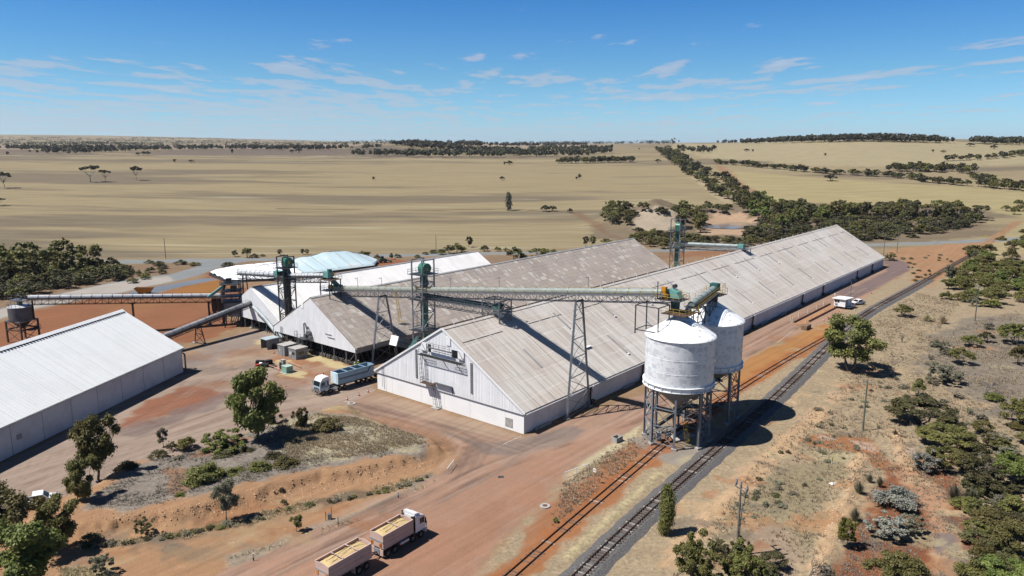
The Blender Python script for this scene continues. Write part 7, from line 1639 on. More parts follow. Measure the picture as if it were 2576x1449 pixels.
# --- trees and bushes one can point to: base x, base y, height px, width px
L = [
 (60,1505,215,210,'gum','green','large bright green gum in the bottom left corner in front of the hidden ute'), (30,1400,195,190,'gum','olive','dark olive gum at the left edge behind the bright green gum'), (150,1385,150,120,'gum','olive','olive gum beside the half hidden white utility'),
 (247,1207,180,130,'gum','olive','tall round gum standing at the road edge in front of the ribbed shed'), (216,1274,132,96,'gum','olive','leaning gum with forked trunk left of the grey mound'), (321,1193,46,64,'shrub','dark','dark domed bush beside the road behind the leaning gum'),
 (398,1152,28,48,'shrub','dark','low dark bush on the mound edge below the thin sapling'), (443,1173,34,42,'open','grey','twiggy grey bush on the mound with dark shadow'), (411,1124,50,32,'gum','grey','thin pale sapling beside the yard road'),
 (431,1133,28,26,'open','olive','small open bush right of the thin sapling'), (469,1127,38,48,'shrub','bright','yellow green bush beside the yard road'), (516,1222,78,104,'shrub','olive','largest olive bush in the middle of the mound'),
 (517,1228,26,42,'shrub','bright','small bush at the foot of the largest olive bush'), (588,1205,44,72,'shrub','olive','spreading olive bush right of the largest olive bush'), (458,1263,38,50,'shrub','bright','round yellow olive bush alone on the mound'),
 (570,1310,106,72,'gum','grey','grey green gum at the foot of the orange bank'), (566,1143,78,112,'open','green','sprawling half fallen tree left of the tallest gum'), (566,1162,44,84,'shrub','dark','dark low bush under the sprawling tree'),
 (228,1365,34,52,'shrub','dark','dark bush at the lower left end of the orange bank'), (362,1343,46,50,'open','dark','dark open bush at the foot of the orange bank'), (366,1310,16,18,'shrub','dark','tiny dark bush on the orange bank'), (258,1445,66,58,'open','grey','grey green bush near the bottom edge beside straw grass'),
 (645,1122,210,162,'gum','green','tallest gum standing by the yard in front of the site huts'), (690,1075,60,60,'gum','green','lower right side bough of the tallest gum'), (757,1088,68,44,'gum','olive','slender small gum right of the tallest gum'), (826,1094,60,76,'mallee','olive','olive mallee with several stems at the top of the mound'),
 (655,1196,52,66,'shrub','olive','olive bush left of two below the tallest gum'), (722,1186,56,68,'shrub','olive','olive bush right of two below the tallest gum'), (690,1165,44,56,'shrub','dark','dark bush in the shadow of the tallest gum'), (740,1125,34,60,'shrub','dark','dark bush right of the tallest gum trunk'), (620,1150,40,50,'shrub','dark','dark bush left of the tallest gum trunk'),
 (781,1153,20,30,'open','olive','small bush alone among straw on the mound'), (1036,1131,18,40,'shrub','dark','low dark bush at the tip of the mound'), (982,1142,18,26,'shrub','dark','low bush left of the mound tip'), (890,1168,20,24,'shrub','dark','small bush at the top of the orange bank'), (810,1184,18,24,'open','dark','small twiggy bush above the orange bank'), (708,1238,16,18,'shrub','dark','tiny bush on the face of the orange bank'), (714,1268,16,20,'shrub','dark','tiny bush at the foot of the orange bank'),
 (747,1337,44,36,'gum','olive','thin young tree on the verge behind the dark posts'),
 (1675,1345,124,68,'column','olive','dense upright tree beside the main rails in the foreground'), (1745,1478,160,122,'open','olive','large brown green bush at the bottom right of the rails'), (1880,1472,130,106,'open','olive','brown green bush at the foot of the foreground power pole'), (1398,1314,17,16,'shrub','green','tiny green bush beside the siding'),
 (2138,934,152,150,'broad','olive','broad round gum right of the silos beside the rails'), (2314,1066,86,164,'mallee','dark','wide flat crowned dark tree right of the green pole'), (2306,995,48,40,'mallee','olive','small leaning tree above the wide flat tree'), (2375,962,56,84,'open','grey','open grey bush clump above the wide flat tree'),
 (2415,916,54,58,'mallee','olive','rounded mallee on the grey clearing'), (2379,893,38,38,'open','grey','grey bush left of the rounded mallee'), (2355,871,22,32,'shrub','grey','small grey bush at the edge of the clearing'), (2476,990,62,78,'dead','grey','bare dead tree on the right of the scrub'), (2500,1005,24,52,'shrub','green','low dark green bush under the bare dead tree'),
 (2556,1068,84,92,'mallee','olive','olive mallee at the right edge beyond the dead tree'), (2472,1090,42,58,'mallee','olive','small olive tree in the right scrub'), (2385,1122,72,140,'mallee','olive','broad olive thicket left of the small olive tree'), (2379,1180,80,94,'mallee','olive','olive tree at the edge of the red track'), (2508,1122,44,72,'open','grey','grey bush right of the broad olive thicket'),
 (2328,1184,66,76,'open','silver','silver leaved bush beside the olive tree at the red track'), (2466,1238,108,108,'open','dark','tangled dark grey bush right of the red track'), (2552,1222,110,100,'mallee','green','green mallee at the right edge above the spiky bushes'), (2253,1273,72,108,'shrub','silver','large silver blue bush in the middle of the red patch'), (2228,1350,74,102,'open','silver','silver blue bush below the large silver bush'), (2290,1342,60,64,'open','grey','grey green bush right of the lower silver bush'),
 (2400,1258,54,60,'spiky','grey','spiky grey green bush right of the red track'), (2440,1262,50,56,'spiky','grey','spiky bush right of its twin by the red track'), (2160,1245,46,40,'spiky','grey','spiky bush at the foot of the earth bund'), (2187,1214,30,28,'spiky','grey','small spiky bush behind the silver bush'), (2213,1226,36,30,'spiky','grey','upright spiky bush touching the silver bush'), (2150,1312,48,46,'spiky','grey','spiky bush left of the lower silver bush'),
 (2131,1380,84,60,'gum','bright','small yellow olive tree below the spiky bush'), (2245,1482,122,150,'mallee','olive','large olive tree at the bottom edge beside the track'), (2031,1462,116,100,'dead','grey','bare dead sapling at the bottom edge'),
 (2490,1335,76,104,'mallee','olive','olive bush at lower right above the corner thicket'), (2552,1405,120,116,'mallee','olive','tall olive tree at the lower right edge'), (2450,1462,76,90,'shrub','olive','rounded olive bush at the bottom right'), (2530,1478,100,130,'mallee','green','green tree filling the bottom right corner'), (2468,1295,50,72,'open','dark','dark twiggy bush left of the lower right thicket'), (2548,1300,70,80,'mallee','olive','olive tree at right between the spiky bushes and corner'), (2424,1170,44,60,'open','dark','dark twiggy bush right of the olive tree at the track'),
 (1921,1450,46,70,'shrub','dark','low dark bush at the bottom beside the foreground pole'), (2079,1452,38,40,'open','grey','small grey bush at the bottom beside the dead sapling'), (2251,1098,24,24,'spiky','grey','small spiky bush beside the wide flat tree'), (2060,1035,14,26,'open','grey','low grey bush near the green pole'),
 (2270,796,38,50,'mallee','olive','small round mallee alone above the round gum'), (2332,808,24,40,'spiky','straw','pale straw tussock left of two on the clearing'), (2372,814,28,34,'spiky','straw','pale straw tussock right of two on the clearing'), (2269,862,30,42,'dead','grey','small dead bush in the pale grass'), (2354,872,20,32,'shrub','grey','round grey green bush alone on the clearing'),
 (2482,862,34,42,'mallee','dark','dark mallee on the clearing above the olive ones'), (2441,872,38,48,'mallee','olive','olive mallee left of the dark one on the clearing'), (2488,828,22,26,'shrub','grey','grey bush above the dark mallee'), (2550,866,66,76,'mallee','olive','spreading tree at the right edge of the clearing'), (2561,918,60,44,'mallee','olive','rounded tree at the right edge below the spreading tree'),
 (2386,710,46,28,'gum','grey','tall grey gum at the left end of the right thicket'), (2450,657,28,20,'gum','grey','small gum beside the far rails'), (2239,655,24,32,'open','olive','bush at the far corner of the longest shed'), (2380,753,26,34,'shrub','green','round green bush at the foot of the right thicket'), (2493,772,26,50,'shrub','bright','bright green bush at the foot of the right thicket'), (2446,770,34,30,'open','grey','grey bush in front of the right thicket'),
]
for (x, y, h_, w_, k, lk, lab) in L:
    tree_at(T(x, y), h_, w_, k, lk, lab, 'tree' if k in ('gum', 'broad', 'mallee', 'umbrella', 'column', 'dead') else 'bush', bark=M_bark2 if lk in ('dark',) else None)
# --- lone paddock trees
Fd = [(10,473,43,38,'left edge of the big paddock'), (228,458,47,46,'largest of the paddock trees at left'), (266,458,35,28,'right beside the largest paddock tree'), (343,454,38,34,'standing alone right of the pair in the left paddock'), (-4,518,22,34,'cut by the left frame edge low in the paddock')]
for x, y, h_, w_, lab in Fd: tree_at(T(x, y), h_, w_, 'umbrella', 'far', 'flat topped gum, ' + lab, 'tree', 'lone paddock gums', n=1100, bark=M_bark3)
Fs = [(440,409,9,10),(481,409,8,16),(348,391,9,16),(362,391,12,16),(372,391,12,14),(585,388,14,8),(735,385,10,16),(752,385,14,18),(20,390,9,10),(75,383,6,8),(940,453,9,10),(1263,453,11,14),(1270,416,10,8),(1281,415,13,18),(1450,452,8,8),(1458,450,13,12),(1372,532,19,26),(1389,531,17,22),(1434,536,14,14),(1655,409,10,18),(1608,377,5,5),(2075,393,8,8),(2346,383,7,8),(2372,384,7,14),(1893,382,7,7),(1878,381,8,16),(1680,372,7,20),(2440,368,10,22),(2500,375,12,18),(2090,455,20,36),(1110,390,9,14)]
for i, (x, y, h_, w_) in enumerate(Fs): tree_at(T(x, y), h_, w_, 'mallee' if w_ > 12 else 'gum', 'far', 'small lone tree out in the stubble paddocks', 'tree', 'lone paddock trees', n=420)
tree_at(T(1279,530), 46, 27, 'column', 'grey', 'tall grey green bushy tree alone in the paddock beyond the sheds', n=1800)
# --- roadside trees along the highway
Rd_ = [(573,671,16,34,'shrub'),(590,646,17,20,'gum'),(623,648,32,26,'mallee'),(640,648,14,24,'shrub'),(705,642,16,18,'gum'),(762,641,16,14,'gum'),(772,641,15,14,'gum'),(918,652,27,36,'mallee'),(948,652,16,16,'shrub'),(985,652,16,14,'gum'),(1090,637,12,22,'shrub'),(1110,640,18,24,'shrub'),(1130,638,26,30,'mallee'),(1150,636,30,28,'mallee'),(1162,634,20,26,'shrub'),(1180,622,28,22,'gum'),(1219,632,20,24,'shrub'),(1252,632,15,18,'shrub'),(1272,632,12,16,'shrub'),(1294,656,42,46,'mallee'),(1318,655,22,24,'shrub'),(1356,645,28,58,'mallee'),(1392,636,12,20,'shrub'),(1474,620,27,20,'gum'),(1490,620,28,22,'gum'),(1524,614,17,32,'mallee'),(455,665,16,34,'shrub'),(490,668,12,30,'shrub'),(400,668,16,34,'shrub'),(375,662,12,26,'shrub'),(1000,648,12,20,'shrub'),(1050,648,10,18,'shrub'),(300,672,14,24,'shrub'),(1070,640,9,18,'shrub'),(870,646,8,16,'shrub'),(660,645,8,16,'shrub'),(820,644,8,14,'shrub')]
for (x, y, h_, w_, k) in Rd_: tree_at(T(x, y), h_, w_, k, rng.choice(['olive', 'dark', 'olive']), ('tall' if h_ > 24 else 'middling' if h_ > 15 else 'low')+' roadside '+('bush' if k == 'shrub' else 'tree')+(' by the access road junction' if x < 520 else ' beyond the highway left of the tarpaulin heap' if x < 720 else ' beyond the tarpaulin heap' if x < 960 else ' beyond the white roofed shed' if x < 1140 else ' near the thin dark pole' if x < 1200 else ' above the brown shed roof, left of the two big bushes' if x < 1285 else ' above the brown shed roof, beside the two big bushes' if x < 1400 else ' at the far end of the brown shed roof'), 'tree' if k != 'shrub' else 'bush', 'roadside trees along the highway', n=1100)
# --- bush belts near enough to see single trees
def inpoly(x, y, poly):
    c = False; j = len(poly)-1
    for i in range(len(poly)):
        if (poly[i][1] > y) != (poly[j][1] > y) and x < (poly[j][0]-poly[i][0])*(y-poly[i][1])/(poly[j][1]-poly[i][1])+poly[i][0]: c = not c
        j = i
    return c
def scatter(poly, n, hm_, wm2, kinds, lks, label, group, cat='tree', nl=1100, seed=1, avoid=(), nm=None):
    r2 = random.Random(seed); xs = [p[0] for p in poly]; ys_ = [p[1] for p in poly]; k = 0; g_ = 0; placed = []
    while k < n and g_ < n*40:
        g_ += 1; x = r2.uniform(min(xs), max(xs)); y = r2.uniform(min(ys_), max(ys_))
        if not inpoly(x, y, poly) or any(inpoly(x, y, a_) for a_ in avoid): continue
        p = T(x, y); w_ = r2.uniform(*wm2)
        if any((p.x-q_[0])**2+(p.y-q_[1])**2 < (0.33*(w_+q_[2]))**2 for q_ in placed) and g_ < n*20: continue
        placed.append((p.x, p.y, w_)); kd = r2.choice(kinds); lk_ = r2.choice(lks); h_ = r2.uniform(*hm_); fx_ = (x-min(xs))/(max(xs)-min(xs)); fy_ = (y-min(ys_))/(max(ys_)-min(ys_))
        lb = '%s %s, %s %s part' % ({'dark': 'dark', 'olive': 'olive', 'green': 'green', 'grey': 'grey', 'far': 'dark'}[lk_], label, 'front' if fy_ > 0.5 else 'back', 'left' if fx_ < 0.25 else 'left middle' if fx_ < 0.5 else 'right middle' if fx_ < 0.75 else 'right')
        tree_at(p, 20, 20, kd, lk_, lb, cat, group, n=nl, seed=r2.randrange(1, 5), hm=h_, wm_=w_, bark=M_bark, name=nm); k += 1
PONDA = [(1790,553),(1800,543),(1858,543),(1905,556),(1908,582),(1880,590),(1800,592)]; SANDA = [(1620,555),(1650,540),(1695,545),(1700,562),(1650,572)]
BUSHP = [(1882,612),(1870,585),(1915,560),(1905,520),(2000,532),(2130,536),(2440,535),(2470,556),(2420,580),(2340,590),(2290,606),(2160,612)]
scatter(BUSHP, 130, (3.6, 5.8), (6.5, 10.5), ['mallee', 'mallee', 'gum', 'shrub'], ['olive', 'dark', 'dark'], 'low tree of the dense bush behind the longest shed', 'trees of the dense bush', seed=3, nm='bush_tree')
scatter([(2095,545),(2120,530),(2300,535),(2440,538),(2480,552),(2440,560),(2300,552),(2120,552)], 34, (8, 11), (8.0, 12.0), ['gum', 'mallee', 'umbrella'], ['olive', 'dark'], 'taller gum at the back of the dense bush', 'tall gums of the dense bush', seed=5, nm='tall_gum')
scatter([(1895,560),(1850,515),(1870,500),(1940,515),(2000,528),(2085,540),(2090,560),(2000,570),(1940,580)], 36, (7, 11.5), (8.0, 12.5), ['gum', 'mallee'], ['olive', 'dark', 'green'], 'tall gum in the thicket right of the muddy pond', 'gums around the pond', seed=7, nm='pond_gum')
scatter([(1585,615),(1600,588),(1680,585),(1740,598),(1760,606),(1900,608),(1960,610),(1960,618),(1700,626),(1640,625)], 44, (3.2, 5.2), (6, 10), ['mallee', 'gum'], ['olive', 'dark'], 'bushy tree in front of the muddy pond', 'trees in front of the pond', seed=9, nm='bushy_tree')
scatter([(1515,548),(1535,525),(1640,532),(1750,528),(1840,525),(1840,538),(1700,540),(1640,538),(1600,555),(1570,572),(1530,562)], 34, (4, 7.5), (6, 10), ['mallee', 'shrub', 'gum'], ['olive', 'dark'], 'bushy tree around the pale sand heap', 'trees around the sand heap', seed=11, avoid=(SANDA,), nm='bushy_tree')
scatter([(1690,570),(1700,545),(1740,545),(1770,560),(1760,590),(1710,590)], 9, (7, 10), (7, 9.5), ['gum'], ['dark', 'olive'], 'tall gum between the sand heap and the pond', 'gums between sand heap and pond', seed=13)
LSC = [(-20,756),(-20,668),(120,668),(250,672),(340,690),(330,700),(250,715),(140,730),(30,758)]
scatter(LSC, 74, (3.4, 6.0), (5.0, 8.5), ['mallee', 'shrub', 'mallee'], ['dark', 'olive', 'dark'], 'low tree in the scrub left of the access road', 'scrub trees left of the access road', seed=15, nm='scrub_tree')
scatter([(-20,720),(-20,668),(160,666),(235,672),(230,690),(120,705)], 16, (8.5, 11), (9, 14), ['mallee', 'broad'], ['olive'], 'taller tree rising from the scrub by the access road', 'tall trees left of the access road', seed=17, nm='tall_scrub_tree')
scatter([(250,705),(330,688),(410,668),(420,690),(340,712)], 12, (1.6, 3), (2.6, 5), ['shrub'], ['dark', 'olive'], 'bush on the verge of the access road', 'bushes on the access road verge', 'bush', seed=19)
scatter([(2370,705),(2420,660),(2480,622),(2560,585),(2600,590),(2600,760),(2500,765),(2430,760),(2375,745)], 50, (3.8, 6.5), (5.5, 9.5), ['mallee', 'gum', 'mallee', 'shrub'], ['olive', 'green', 'olive'], 'tree of the thicket right of the rails', 'thicket right of the rails', nl=4200, seed=21, nm='thicket_tree')
scatter([(2480,560),(2540,520),(2600,500),(2600,520),(2530,548)], 8, (4, 6), (5, 7), ['mallee'], ['olive'], 'tree beside the sandy track at far right', 'trees beside the sandy track', seed=23)
scatter([(2230,660),(2310,640),(2420,640),(2400,670),(2350,700),(2290,712),(2300,690),(2250,668)], 26, (0.6, 1.3), (1.0, 2.4), ['shrub'], ['dark', 'olive', 'grey'], 'small bush on the orange ground beyond the longest shed', 'bushes on the orange ground', 'bush', nl=600, seed=25)
scatter([(1960,1120),(2150,960),(2230,900),(2330,1040),(2200,1100),(2100,1180),(1950,1300),(1850,1320),(1800,1300)], 54, (0.3, 0.8), (0.6, 1.7), ['shrub', 'open', 'open'], ['grey', 'dark', 'grey'], 'low scrub bush in the dry grass right of the rails', 'low scrub right of the rails', 'bush', nl=600, seed=27, nm='low_bush')
scatter([(2230,1000),(2330,880),(2430,920),(2440,1040),(2560,1100),(2440,1230),(2330,1040)], 40, (0.5, 1.6), (0.9, 2.6), ['shrub', 'open'], ['grey', 'dark', 'grey'], 'scrub bush among the mallee trees at right', 'scrub among the mallees', 'bush', nl=600, seed=29, nm='low_bush')
scatter([(2440,1130),(2600,1060),(2600,1449),(2450,1420),(2430,1300)], 34, (1.4, 3.4), (2.4, 4.6), ['mallee', 'open', 'shrub'], ['olive', 'dark', 'grey'], 'bush in the lower right thicket', 'bushes of the lower right thicket', 'bush', nl=4200, seed=31, nm='thicket_bush')
scatter([(1660,1420),(1800,1380),(1960,1400),(2000,1470),(1700,1480)], 7, (1.5, 3.2), (2.0, 3.6), ['open', 'mallee'], ['olive', 'dark'], 'brown green bush at the bottom edge by the foreground pole', 'bushes by the foreground pole', 'bush', nl=4200, seed=32, nm='thicket_bush')
scatter([(230,1285),(420,1180),(600,1130),(900,1070),(1050,1120),(960,1165),(800,1195),(600,1240),(420,1280)], 50, (0.25, 0.6), (0.5, 1.2), ['shrub', 'open'], ['grey', 'dark'], 'knee high scrub bush on the grassy mound', 'knee high scrub on the mound', 'bush', nl=600, seed=33, nm='knee_high_bush')
scatter([(200,1372),(430,1346),(600,1310),(800,1262),(950,1236),(1080,1196),(1085,1203),(950,1246),(800,1274),(600,1322),(430,1356),(205,1382)], 44, (0.3, 0.7), (0.6, 1.5), ['shrub', 'open'], ['dark', 'grey', 'olive'], 'low bush in the ditch below the orange bank', 'bushes in the ditch', 'bush', nl=600, seed=35, nm='ditch_bush')
# --- tree lines and woods further off: single trees for the nearer, one mass for the far woods
def belt_pts(poly, n, seed):
    r2 = random.Random(seed); xs = [p[0] for p in poly]; ys_ = [p[1] for p in poly]; o = []; g_ = 0
    while len(o) < n and g_ < n*60:
        g_ += 1; x = r2.uniform(min(xs), max(xs)); y = r2.uniform(min(ys_), max(ys_))
        if inpoly(x, y, poly): o.append(T(x, y))
    return o
def tree_line(px, width, n, hm_, label, group, seed, wm2=(8, 13), nm='paddock_tree'):
    r2 = random.Random(seed); pts = [T(*p) for p in px]; seg = [(b-a).length for a, b in zip(pts[:-1], pts[1:])]; tot = sum(seg)
    for i in range(n):
        s = tot*(i+r2.random())/n; k = 0
        while k < len(seg)-1 and s > seg[k]: s -= seg[k]; k += 1
        a, b = pts[k], pts[k+1]; d_ = (b-a).normalized(); p = a+d_*s + Vector((-d_.y, d_.x, 0))*r2.uniform(-width, width); p.z = hz(p.x, p.y)
        f_ = i/n; sec = int(f_*7); kd_ = r2.choice(['gum', 'mallee']); tn_ = r2.choice(['dark', 'far', 'olive']); tree_at(p, 20, 20, kd_, tn_, ('olive ' if tn_ == 'olive' else 'blackish ' if tn_ == 'far' else 'dark green ')+('upright ' if kd_ == 'gum' else 'spreading ')+label + ', ' + ('at the start', 'second stretch', 'third stretch', 'middle', 'beyond the middle', 'sixth stretch', 'at the end')[sec], 'tree', group, n=420, seed=r2.randrange(1, 5), hm=r2.uniform(*hm_), wm_=r2.uniform(*wm2), name=nm)
tree_line([(1885,520),(1840,490),(1790,455),(1750,432),(1715,410),(1690,392),(1668,378)], 15, 150, (6, 10), 'gum in the long tree line', 'trees of the long tree line', 41, nm='line_gum')
tree_line([(1800,412),(1900,420),(2000,430),(2100,438),(2250,446),(2350,460),(2460,470),(2600,482)], 5, 84, (5, 8), 'tree in the hedgerow across the right paddocks', 'trees of the right hedgerow', 43, nm='hedgerow_tree')
tree_line([(2235,430),(2290,432),(2340,430),(2400,434),(2440,433)], 16, 40, (7, 11), 'gum in the copse in the right paddocks', 'gums of the right copse', 45, nm='copse_gum')
tree_line([(1404,411),(1450,411),(1500,410),(1560,409),(1598,408)], 7, 36, (7, 11), 'gum in the small copse in the middle paddock', 'gums of the middle copse', 47, nm='copse_gum')
tree_line([(2380,405),(2450,402),(2520,396),(2600,388)], 8, 26, (6, 9), 'tree in the far line at the right edge', 'trees of the far right line', 49, nm='hedgerow_tree')
tree_line([(2440,445),(2520,462),(2600,475)], 5, 22, (4, 6), 'low tree in the short hedge at right', 'trees of the short right hedge', 51, nm='hedgerow_tree')
def wood(name, label, pts, hm_, nl=44, seed=1, wid=0.9):
    rs = np.random.RandomState(seed); P_ = np.array([tuple(p) for p in pts]); n = len(P_); H_ = rs.uniform(hm_[0], hm_[1], n); Wd = H_*rs.uniform(0.6, 1.1, n)*wid
    d = rs.normal(size=(n, nl, 3)); d /= np.linalg.norm(d, axis=2)[:, :, None]; rr_ = rs.uniform(0.5, 1.05, (n, nl))[:, :, None]
    c = P_[:, None, :] + d*rr_*np.stack([Wd*0.5, Wd*0.5, H_*0.36], 1)[:, None, :] + np.stack([0*H_, 0*H_, H_*0.62], 1)[:, None, :]
    nn = d + rs.normal(size=d.shape)*0.6; nn /= np.linalg.norm(nn, axis=2)[:, :, None]
    sz_ = np.repeat(H_*0.26, nl)*rs.uniform(0.6, 1.3, n*nl); tint = np.clip(np.repeat(rs.random_sample(n), nl)*0.6+rs.random_sample(n*nl)*0.4, 0, 0.92)
    me = quads_mesh(name, c.reshape(-1, 3), nn.reshape(-1, 3), sz_, tint, LM['far'], rs); o = link(name, me); o['kind'] = 'stuff'; return o
wood('distant_wood', '', belt_pts([(885,394),(900,388),(1200,386),(1300,380),(1400,372),(1540,374),(1545,386),(1480,394),(1350,396),(1100,397)], 420, 61), (9, 12), seed=1)
wood('distant_wood', '', belt_pts([(975,365),(1030,362),(1100,364),(1170,378),(1300,384),(1280,388),(1140,380),(1020,372)], 230, 63), (10, 14), seed=2)
wood('distant_wood', '', belt_pts([(1110,366),(1190,363),(1260,367),(1400,364),(1470,364),(1480,368),(1300,371),(1180,370)], 150, 65), (11, 15), seed=3)
wood('distant_wood', '', belt_pts([(1700,372),(1800,376),(1790,386),(1710,384)], 50, 67), (7, 10), seed=4)
wood('distant_wood', '', belt_pts([(1790,362),(1900,360),(2050,355),(2200,352),(2330,356),(2400,360),(2380,361),(2200,357),(2050,359),(1900,363)], 420, 69), (10, 15), seed=5)
wood('distant_wood', '', belt_pts([(2440,360),(2520,358),(2620,360),(2620,366),(2480,364)], 130, 71), (10, 14), seed=6)
wood('distant_wood', '', belt_pts([(-40,376),(200,374),(420,375),(560,372),(700,373),(900,374),(960,372),(960,376),(700,377),(420,379),(100,379),(-40,379)], 380, 73), (8, 13), nl=30, seed=7)
wood('distant_wood', '', belt_pts([(90,388),(180,380),(300,376),(420,376),(440,380),(300,384),(180,389)], 130, 75), (8, 13), nl=36, seed=8)
wood('distant_wood', '', belt_pts([(560,373),(640,371),(700,375),(850,376),(840,380),(650,379)], 90, 77), (9, 13), nl=36, seed=9)
wood('distant_wood', '', belt_pts([(-60,372),(-60,362),(300,361),(700,363),(1000,362),(950,368),(600,370),(200,371)], 260, 79), (8, 14), nl=14, seed=10, wid=2.2)
wood('distant_wood', '', belt_pts([(-60,360),(-60,352),(300,350),(560,351),(800,358),(600,361)], 200, 81), (9, 16), nl=12, seed=11, wid=3)
wood('distant_wood', '', belt_pts([(1300,362.5),(1700,362.5),(1700,364.5),(1300,364.5)], 120, 83), (14, 22), nl=14, seed=12, wid=2)
for k_, (x0, x1, y_, n_) in enumerate(((-40, 200, 348.5, 60), (330, 560, 350, 70), (-40, 330, 354, 70), (260, 620, 357, 70), (420, 800, 360.5, 70), (-40, 260, 360, 60), (640, 960, 363.5, 50), (60, 420, 366, 60))):
    wood('distant_wood', '', belt_pts([(x0, y_-0.9), (x1, y_-0.2), (x1, y_+0.9), (x0, y_+0.4)], n_, 201+k_), (9, 15), nl=14, seed=31+k_, wid=3.5)
wood('bush_understory', '', belt_pts(BUSHP, 420, 85), (2.2, 4.2), nl=60, seed=13, wid=1.7)
wood('scrub_understory', '', belt_pts(LSC, 300, 87), (1.6, 3.2), nl=60, seed=14, wid=1.8)
# --- loose stones on the banks and bunds
def stones(name, lines, n, col_, seed):
    rs = np.random.RandomState(seed); q = MB()
    for pts, spread in lines:
        P_ = np.array(pts); sg = np.linalg.norm(np.diff(P_, axis=0), axis=1); cs = np.concatenate([[0], np.cumsum(sg)])
        for i in range(int(n*cs[-1]/60)):
            s_ = rs.uniform(0, cs[-1]); x = np.interp(s_, cs, P_[:, 0])+rs.normal()*spread; y = np.interp(s_, cs, P_[:, 1])+rs.normal()*spread; z = hz(x, y); r_ = 0.05+0.16*rs.random_sample()**3
            v = [(1, 0, 0), (0, 1, 0), (-1, 0, 0), (0, -1, 0), (0, 0, 0.8), (0, 0, -0.5)]; sc = rs.uniform(0.6, 1.2, 3)*r_; a = rs.uniform(0, 6)
            q.add([(x+(p[0]*math.cos(a)-p[1]*math.sin(a))*sc[0], y+(p[0]*math.sin(a)+p[1]*math.cos(a))*sc[1], z+p[2]*sc[2]) for p in v], [(0, 1, 4), (1, 2, 4), (2, 3, 4), (3, 0, 4), (1, 0, 5), (2, 1, 5), (3, 2, 5), (0, 3, 5)])
    q.obj(name, mat(name, col_, 0.95, var=0.15, vscale=1.5), None, kind='stuff')
stones('bank_rubble', [(gp((240,1325),(430,1308),(600,1270),(800,1222),(985,1185),(1075,1168)), 1.0)], 2600, (0.62, 0.40, 0.24), 5)
stones('bund_rubble', [(b_[0], b_[2]*0.5) for b_ in BUNDS[:3]], 1500, (0.68, 0.47, 0.29), 6)
# --- dry grass and litter as growing blades
def tufts(name, polys, n, hgt, lk, seed, blades=6, spread=0.22, avoid=()):
    r2 = random.Random(seed); rs = np.random.RandomState(seed); pts = []
    for poly, share in polys:
        A_ = np.array(poly); m = int(n*share); x = rs.uniform(A_[:, 0].min(), A_[:, 0].max(), m*6); y = rs.uniform(A_[:, 1].min(), A_[:, 1].max(), m*6)
        k = sdpoly(x, y, A_) > 0
        dn = fbm(x/4.5, y/4.5, seed, 3); k &= (dn + rs.uniform(-0.18, 0.18, len(x))) > 0.0
        for T_, dd in avoid: k &= sdline(x, y, T_) > dd
        pts.append(np.stack([x[k][:m], y[k][:m]], 1))
    P_ = np.concatenate(pts); z = height(P_[:, 0], P_[:, 1]); n = len(P_); B_ = np.concatenate([P_, z[:, None]], 1); B_ = np.repeat(B_, blades, 0); N_ = len(B_)
    a = rs.uniform(0, 6.28, N_); off = np.stack([np.cos(a), np.sin(a), 0*a], 1)*rs.uniform(0, spread, N_)[:, None]; hh = np.repeat(rs.uniform(hgt[0], hgt[1], n), blades)*rs.uniform(0.6, 1.1, N_)
    tip = B_ + off*2.2 + np.stack([0*a, 0*a, hh], 1); b0 = B_ + off; sd = np.stack([-np.sin(a), np.cos(a), 0*a], 1)*rs.uniform(0.03, 0.075, N_)[:, None]
    V = np.stack([b0-sd-np.array([0, 0, 0.05]), b0+sd-np.array([0, 0, 0.05]), tip], 1).reshape(-1, 3)
    me = bpy.data.meshes.new(name); me.vertices.add(N_*3); me.vertices.foreach_set('co', V.ravel().astype(np.float32)); me.loops.add(N_*3); me.loops.foreach_set('vertex_index', np.arange(N_*3, dtype=np.int32)); me.polygons.add(N_); me.polygons.foreach_set('loop_start', np.arange(0, N_*3, 3, dtype=np.int32)); me.update(calc_edges=True)
    at = me.attributes.new('tint', 'FLOAT', 'POINT'); at.data.foreach_set('value', np.repeat(rs.random_sample(N_)*0.92, 3).astype(np.float32)); me.materials.append(LM[lk]); return link(name, me, kind='stuff')
AV = ((MAIN_T[::4], 3.2), (SIDE_T[::4], 1.6))
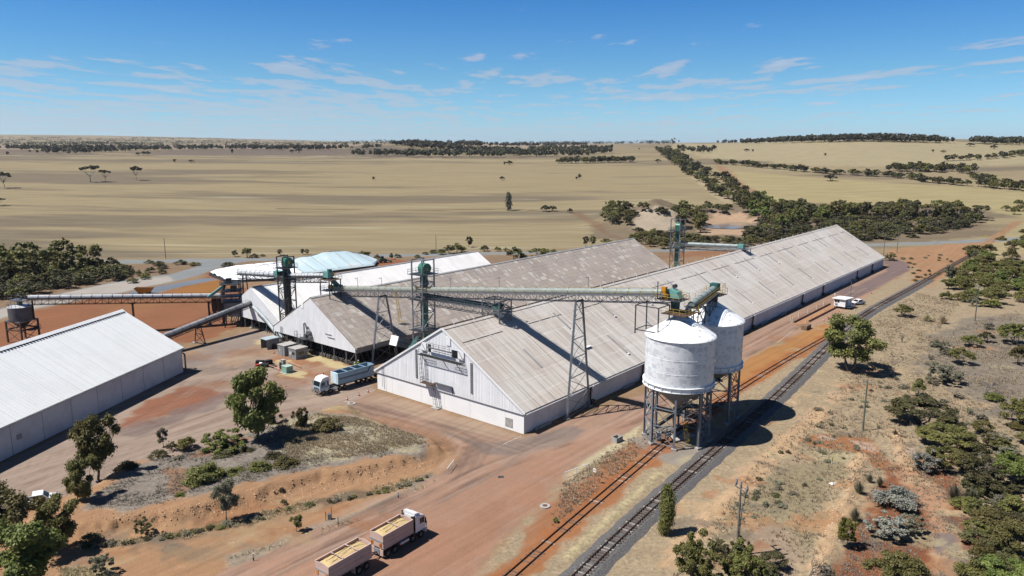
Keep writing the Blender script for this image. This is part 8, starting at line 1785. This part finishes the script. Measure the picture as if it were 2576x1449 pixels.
RG = [(gp((1960,1095),(2150,950),(2330,850),(2560,780),(2700,1000),(2440,1250),(2240,1190),(2100,1250),(2050,1449),(1690,1449),(1800,1300)), 0.62), (gp((2110,960),(2200,800),(2300,735),(2420,760),(2330,870),(2200,950)), 0.22), (gp((1420,1215),(1560,1115),(1640,1080),(1690,1100),(1560,1230),(1400,1380),(1380,1330)), 0.07)]
tufts('dry_grass', RG, 15000, (0.20, 0.55), 'straw', 91, 7, 0.25, AV)
tufts('low_scrub', RG, 7000, (0.12, 0.35), 'litter', 93, 7, 0.28, AV)
tufts('low_scrub', [(gp((2235,1185),(2330,1160),(2420,1200),(2440,1290),(2470,1480),(2090,1480),(2130,1390),(2165,1270)), 0.6), (gp((2420,1060),(2600,1000),(2600,1480),(2450,1400)), 0.4)], 3000, (0.08, 0.3), 'litter', 94, 7, 0.28)
IS = [(gp((225,1300),(290,1205),(420,1152),(520,1130),(700,1062),(900,1062),(1050,1108),(1095,1135),(950,1168),(800,1195),(560,1245),(420,1285)), 1.0)]
tufts('dry_grass', [(gp((700,1080),(800,1055),(900,1066),(1040,1108),(1080,1132),(900,1165),(720,1180)), 1.0)], 4200, (0.18, 0.45), 'straw', 95, 7, 0.22)
tufts('low_scrub', IS, 5200, (0.08, 0.26), 'litter', 97, 7, 0.25)
tufts('dry_grass', [(gp((200,1362),(430,1338),(600,1300),(800,1256),(1080,1192),(1100,1205),(950,1248),(800,1276),(600,1325),(430,1365),(200,1385)), 0.6), (gp((560,1410),(700,1368),(900,1300),(1090,1205),(1100,1212),(900,1312),(700,1380)), 0.25), (gp((150,1430),(260,1425),(330,1470),(160,1490)), 0.15)], 3600, (0.15, 0.45), 'straw', 99, 7, 0.22)
# ------------------------------------------------------------------ air
hzm = bpy.data.materials.new('thin_haze'); hzm.use_nodes = True; t_ = hzm.node_tree; t_.nodes.clear()
vo = N(t_, 'ShaderNodeVolumePrincipled'); vo.inputs['Color'].default_value = (0.80, 0.88, 1.0, 1); vo.inputs['Density'].default_value = 0.000028; vo.inputs['Anisotropy'].default_value = 0.2
oo = N(t_, 'ShaderNodeOutputMaterial'); t_.links.new(vo.outputs[0], oo.inputs['Volume'])
MB().bx((-32000, -500, -6), (32000, 17000, 185)).obj('haze', hzm, None, kind='stuff')
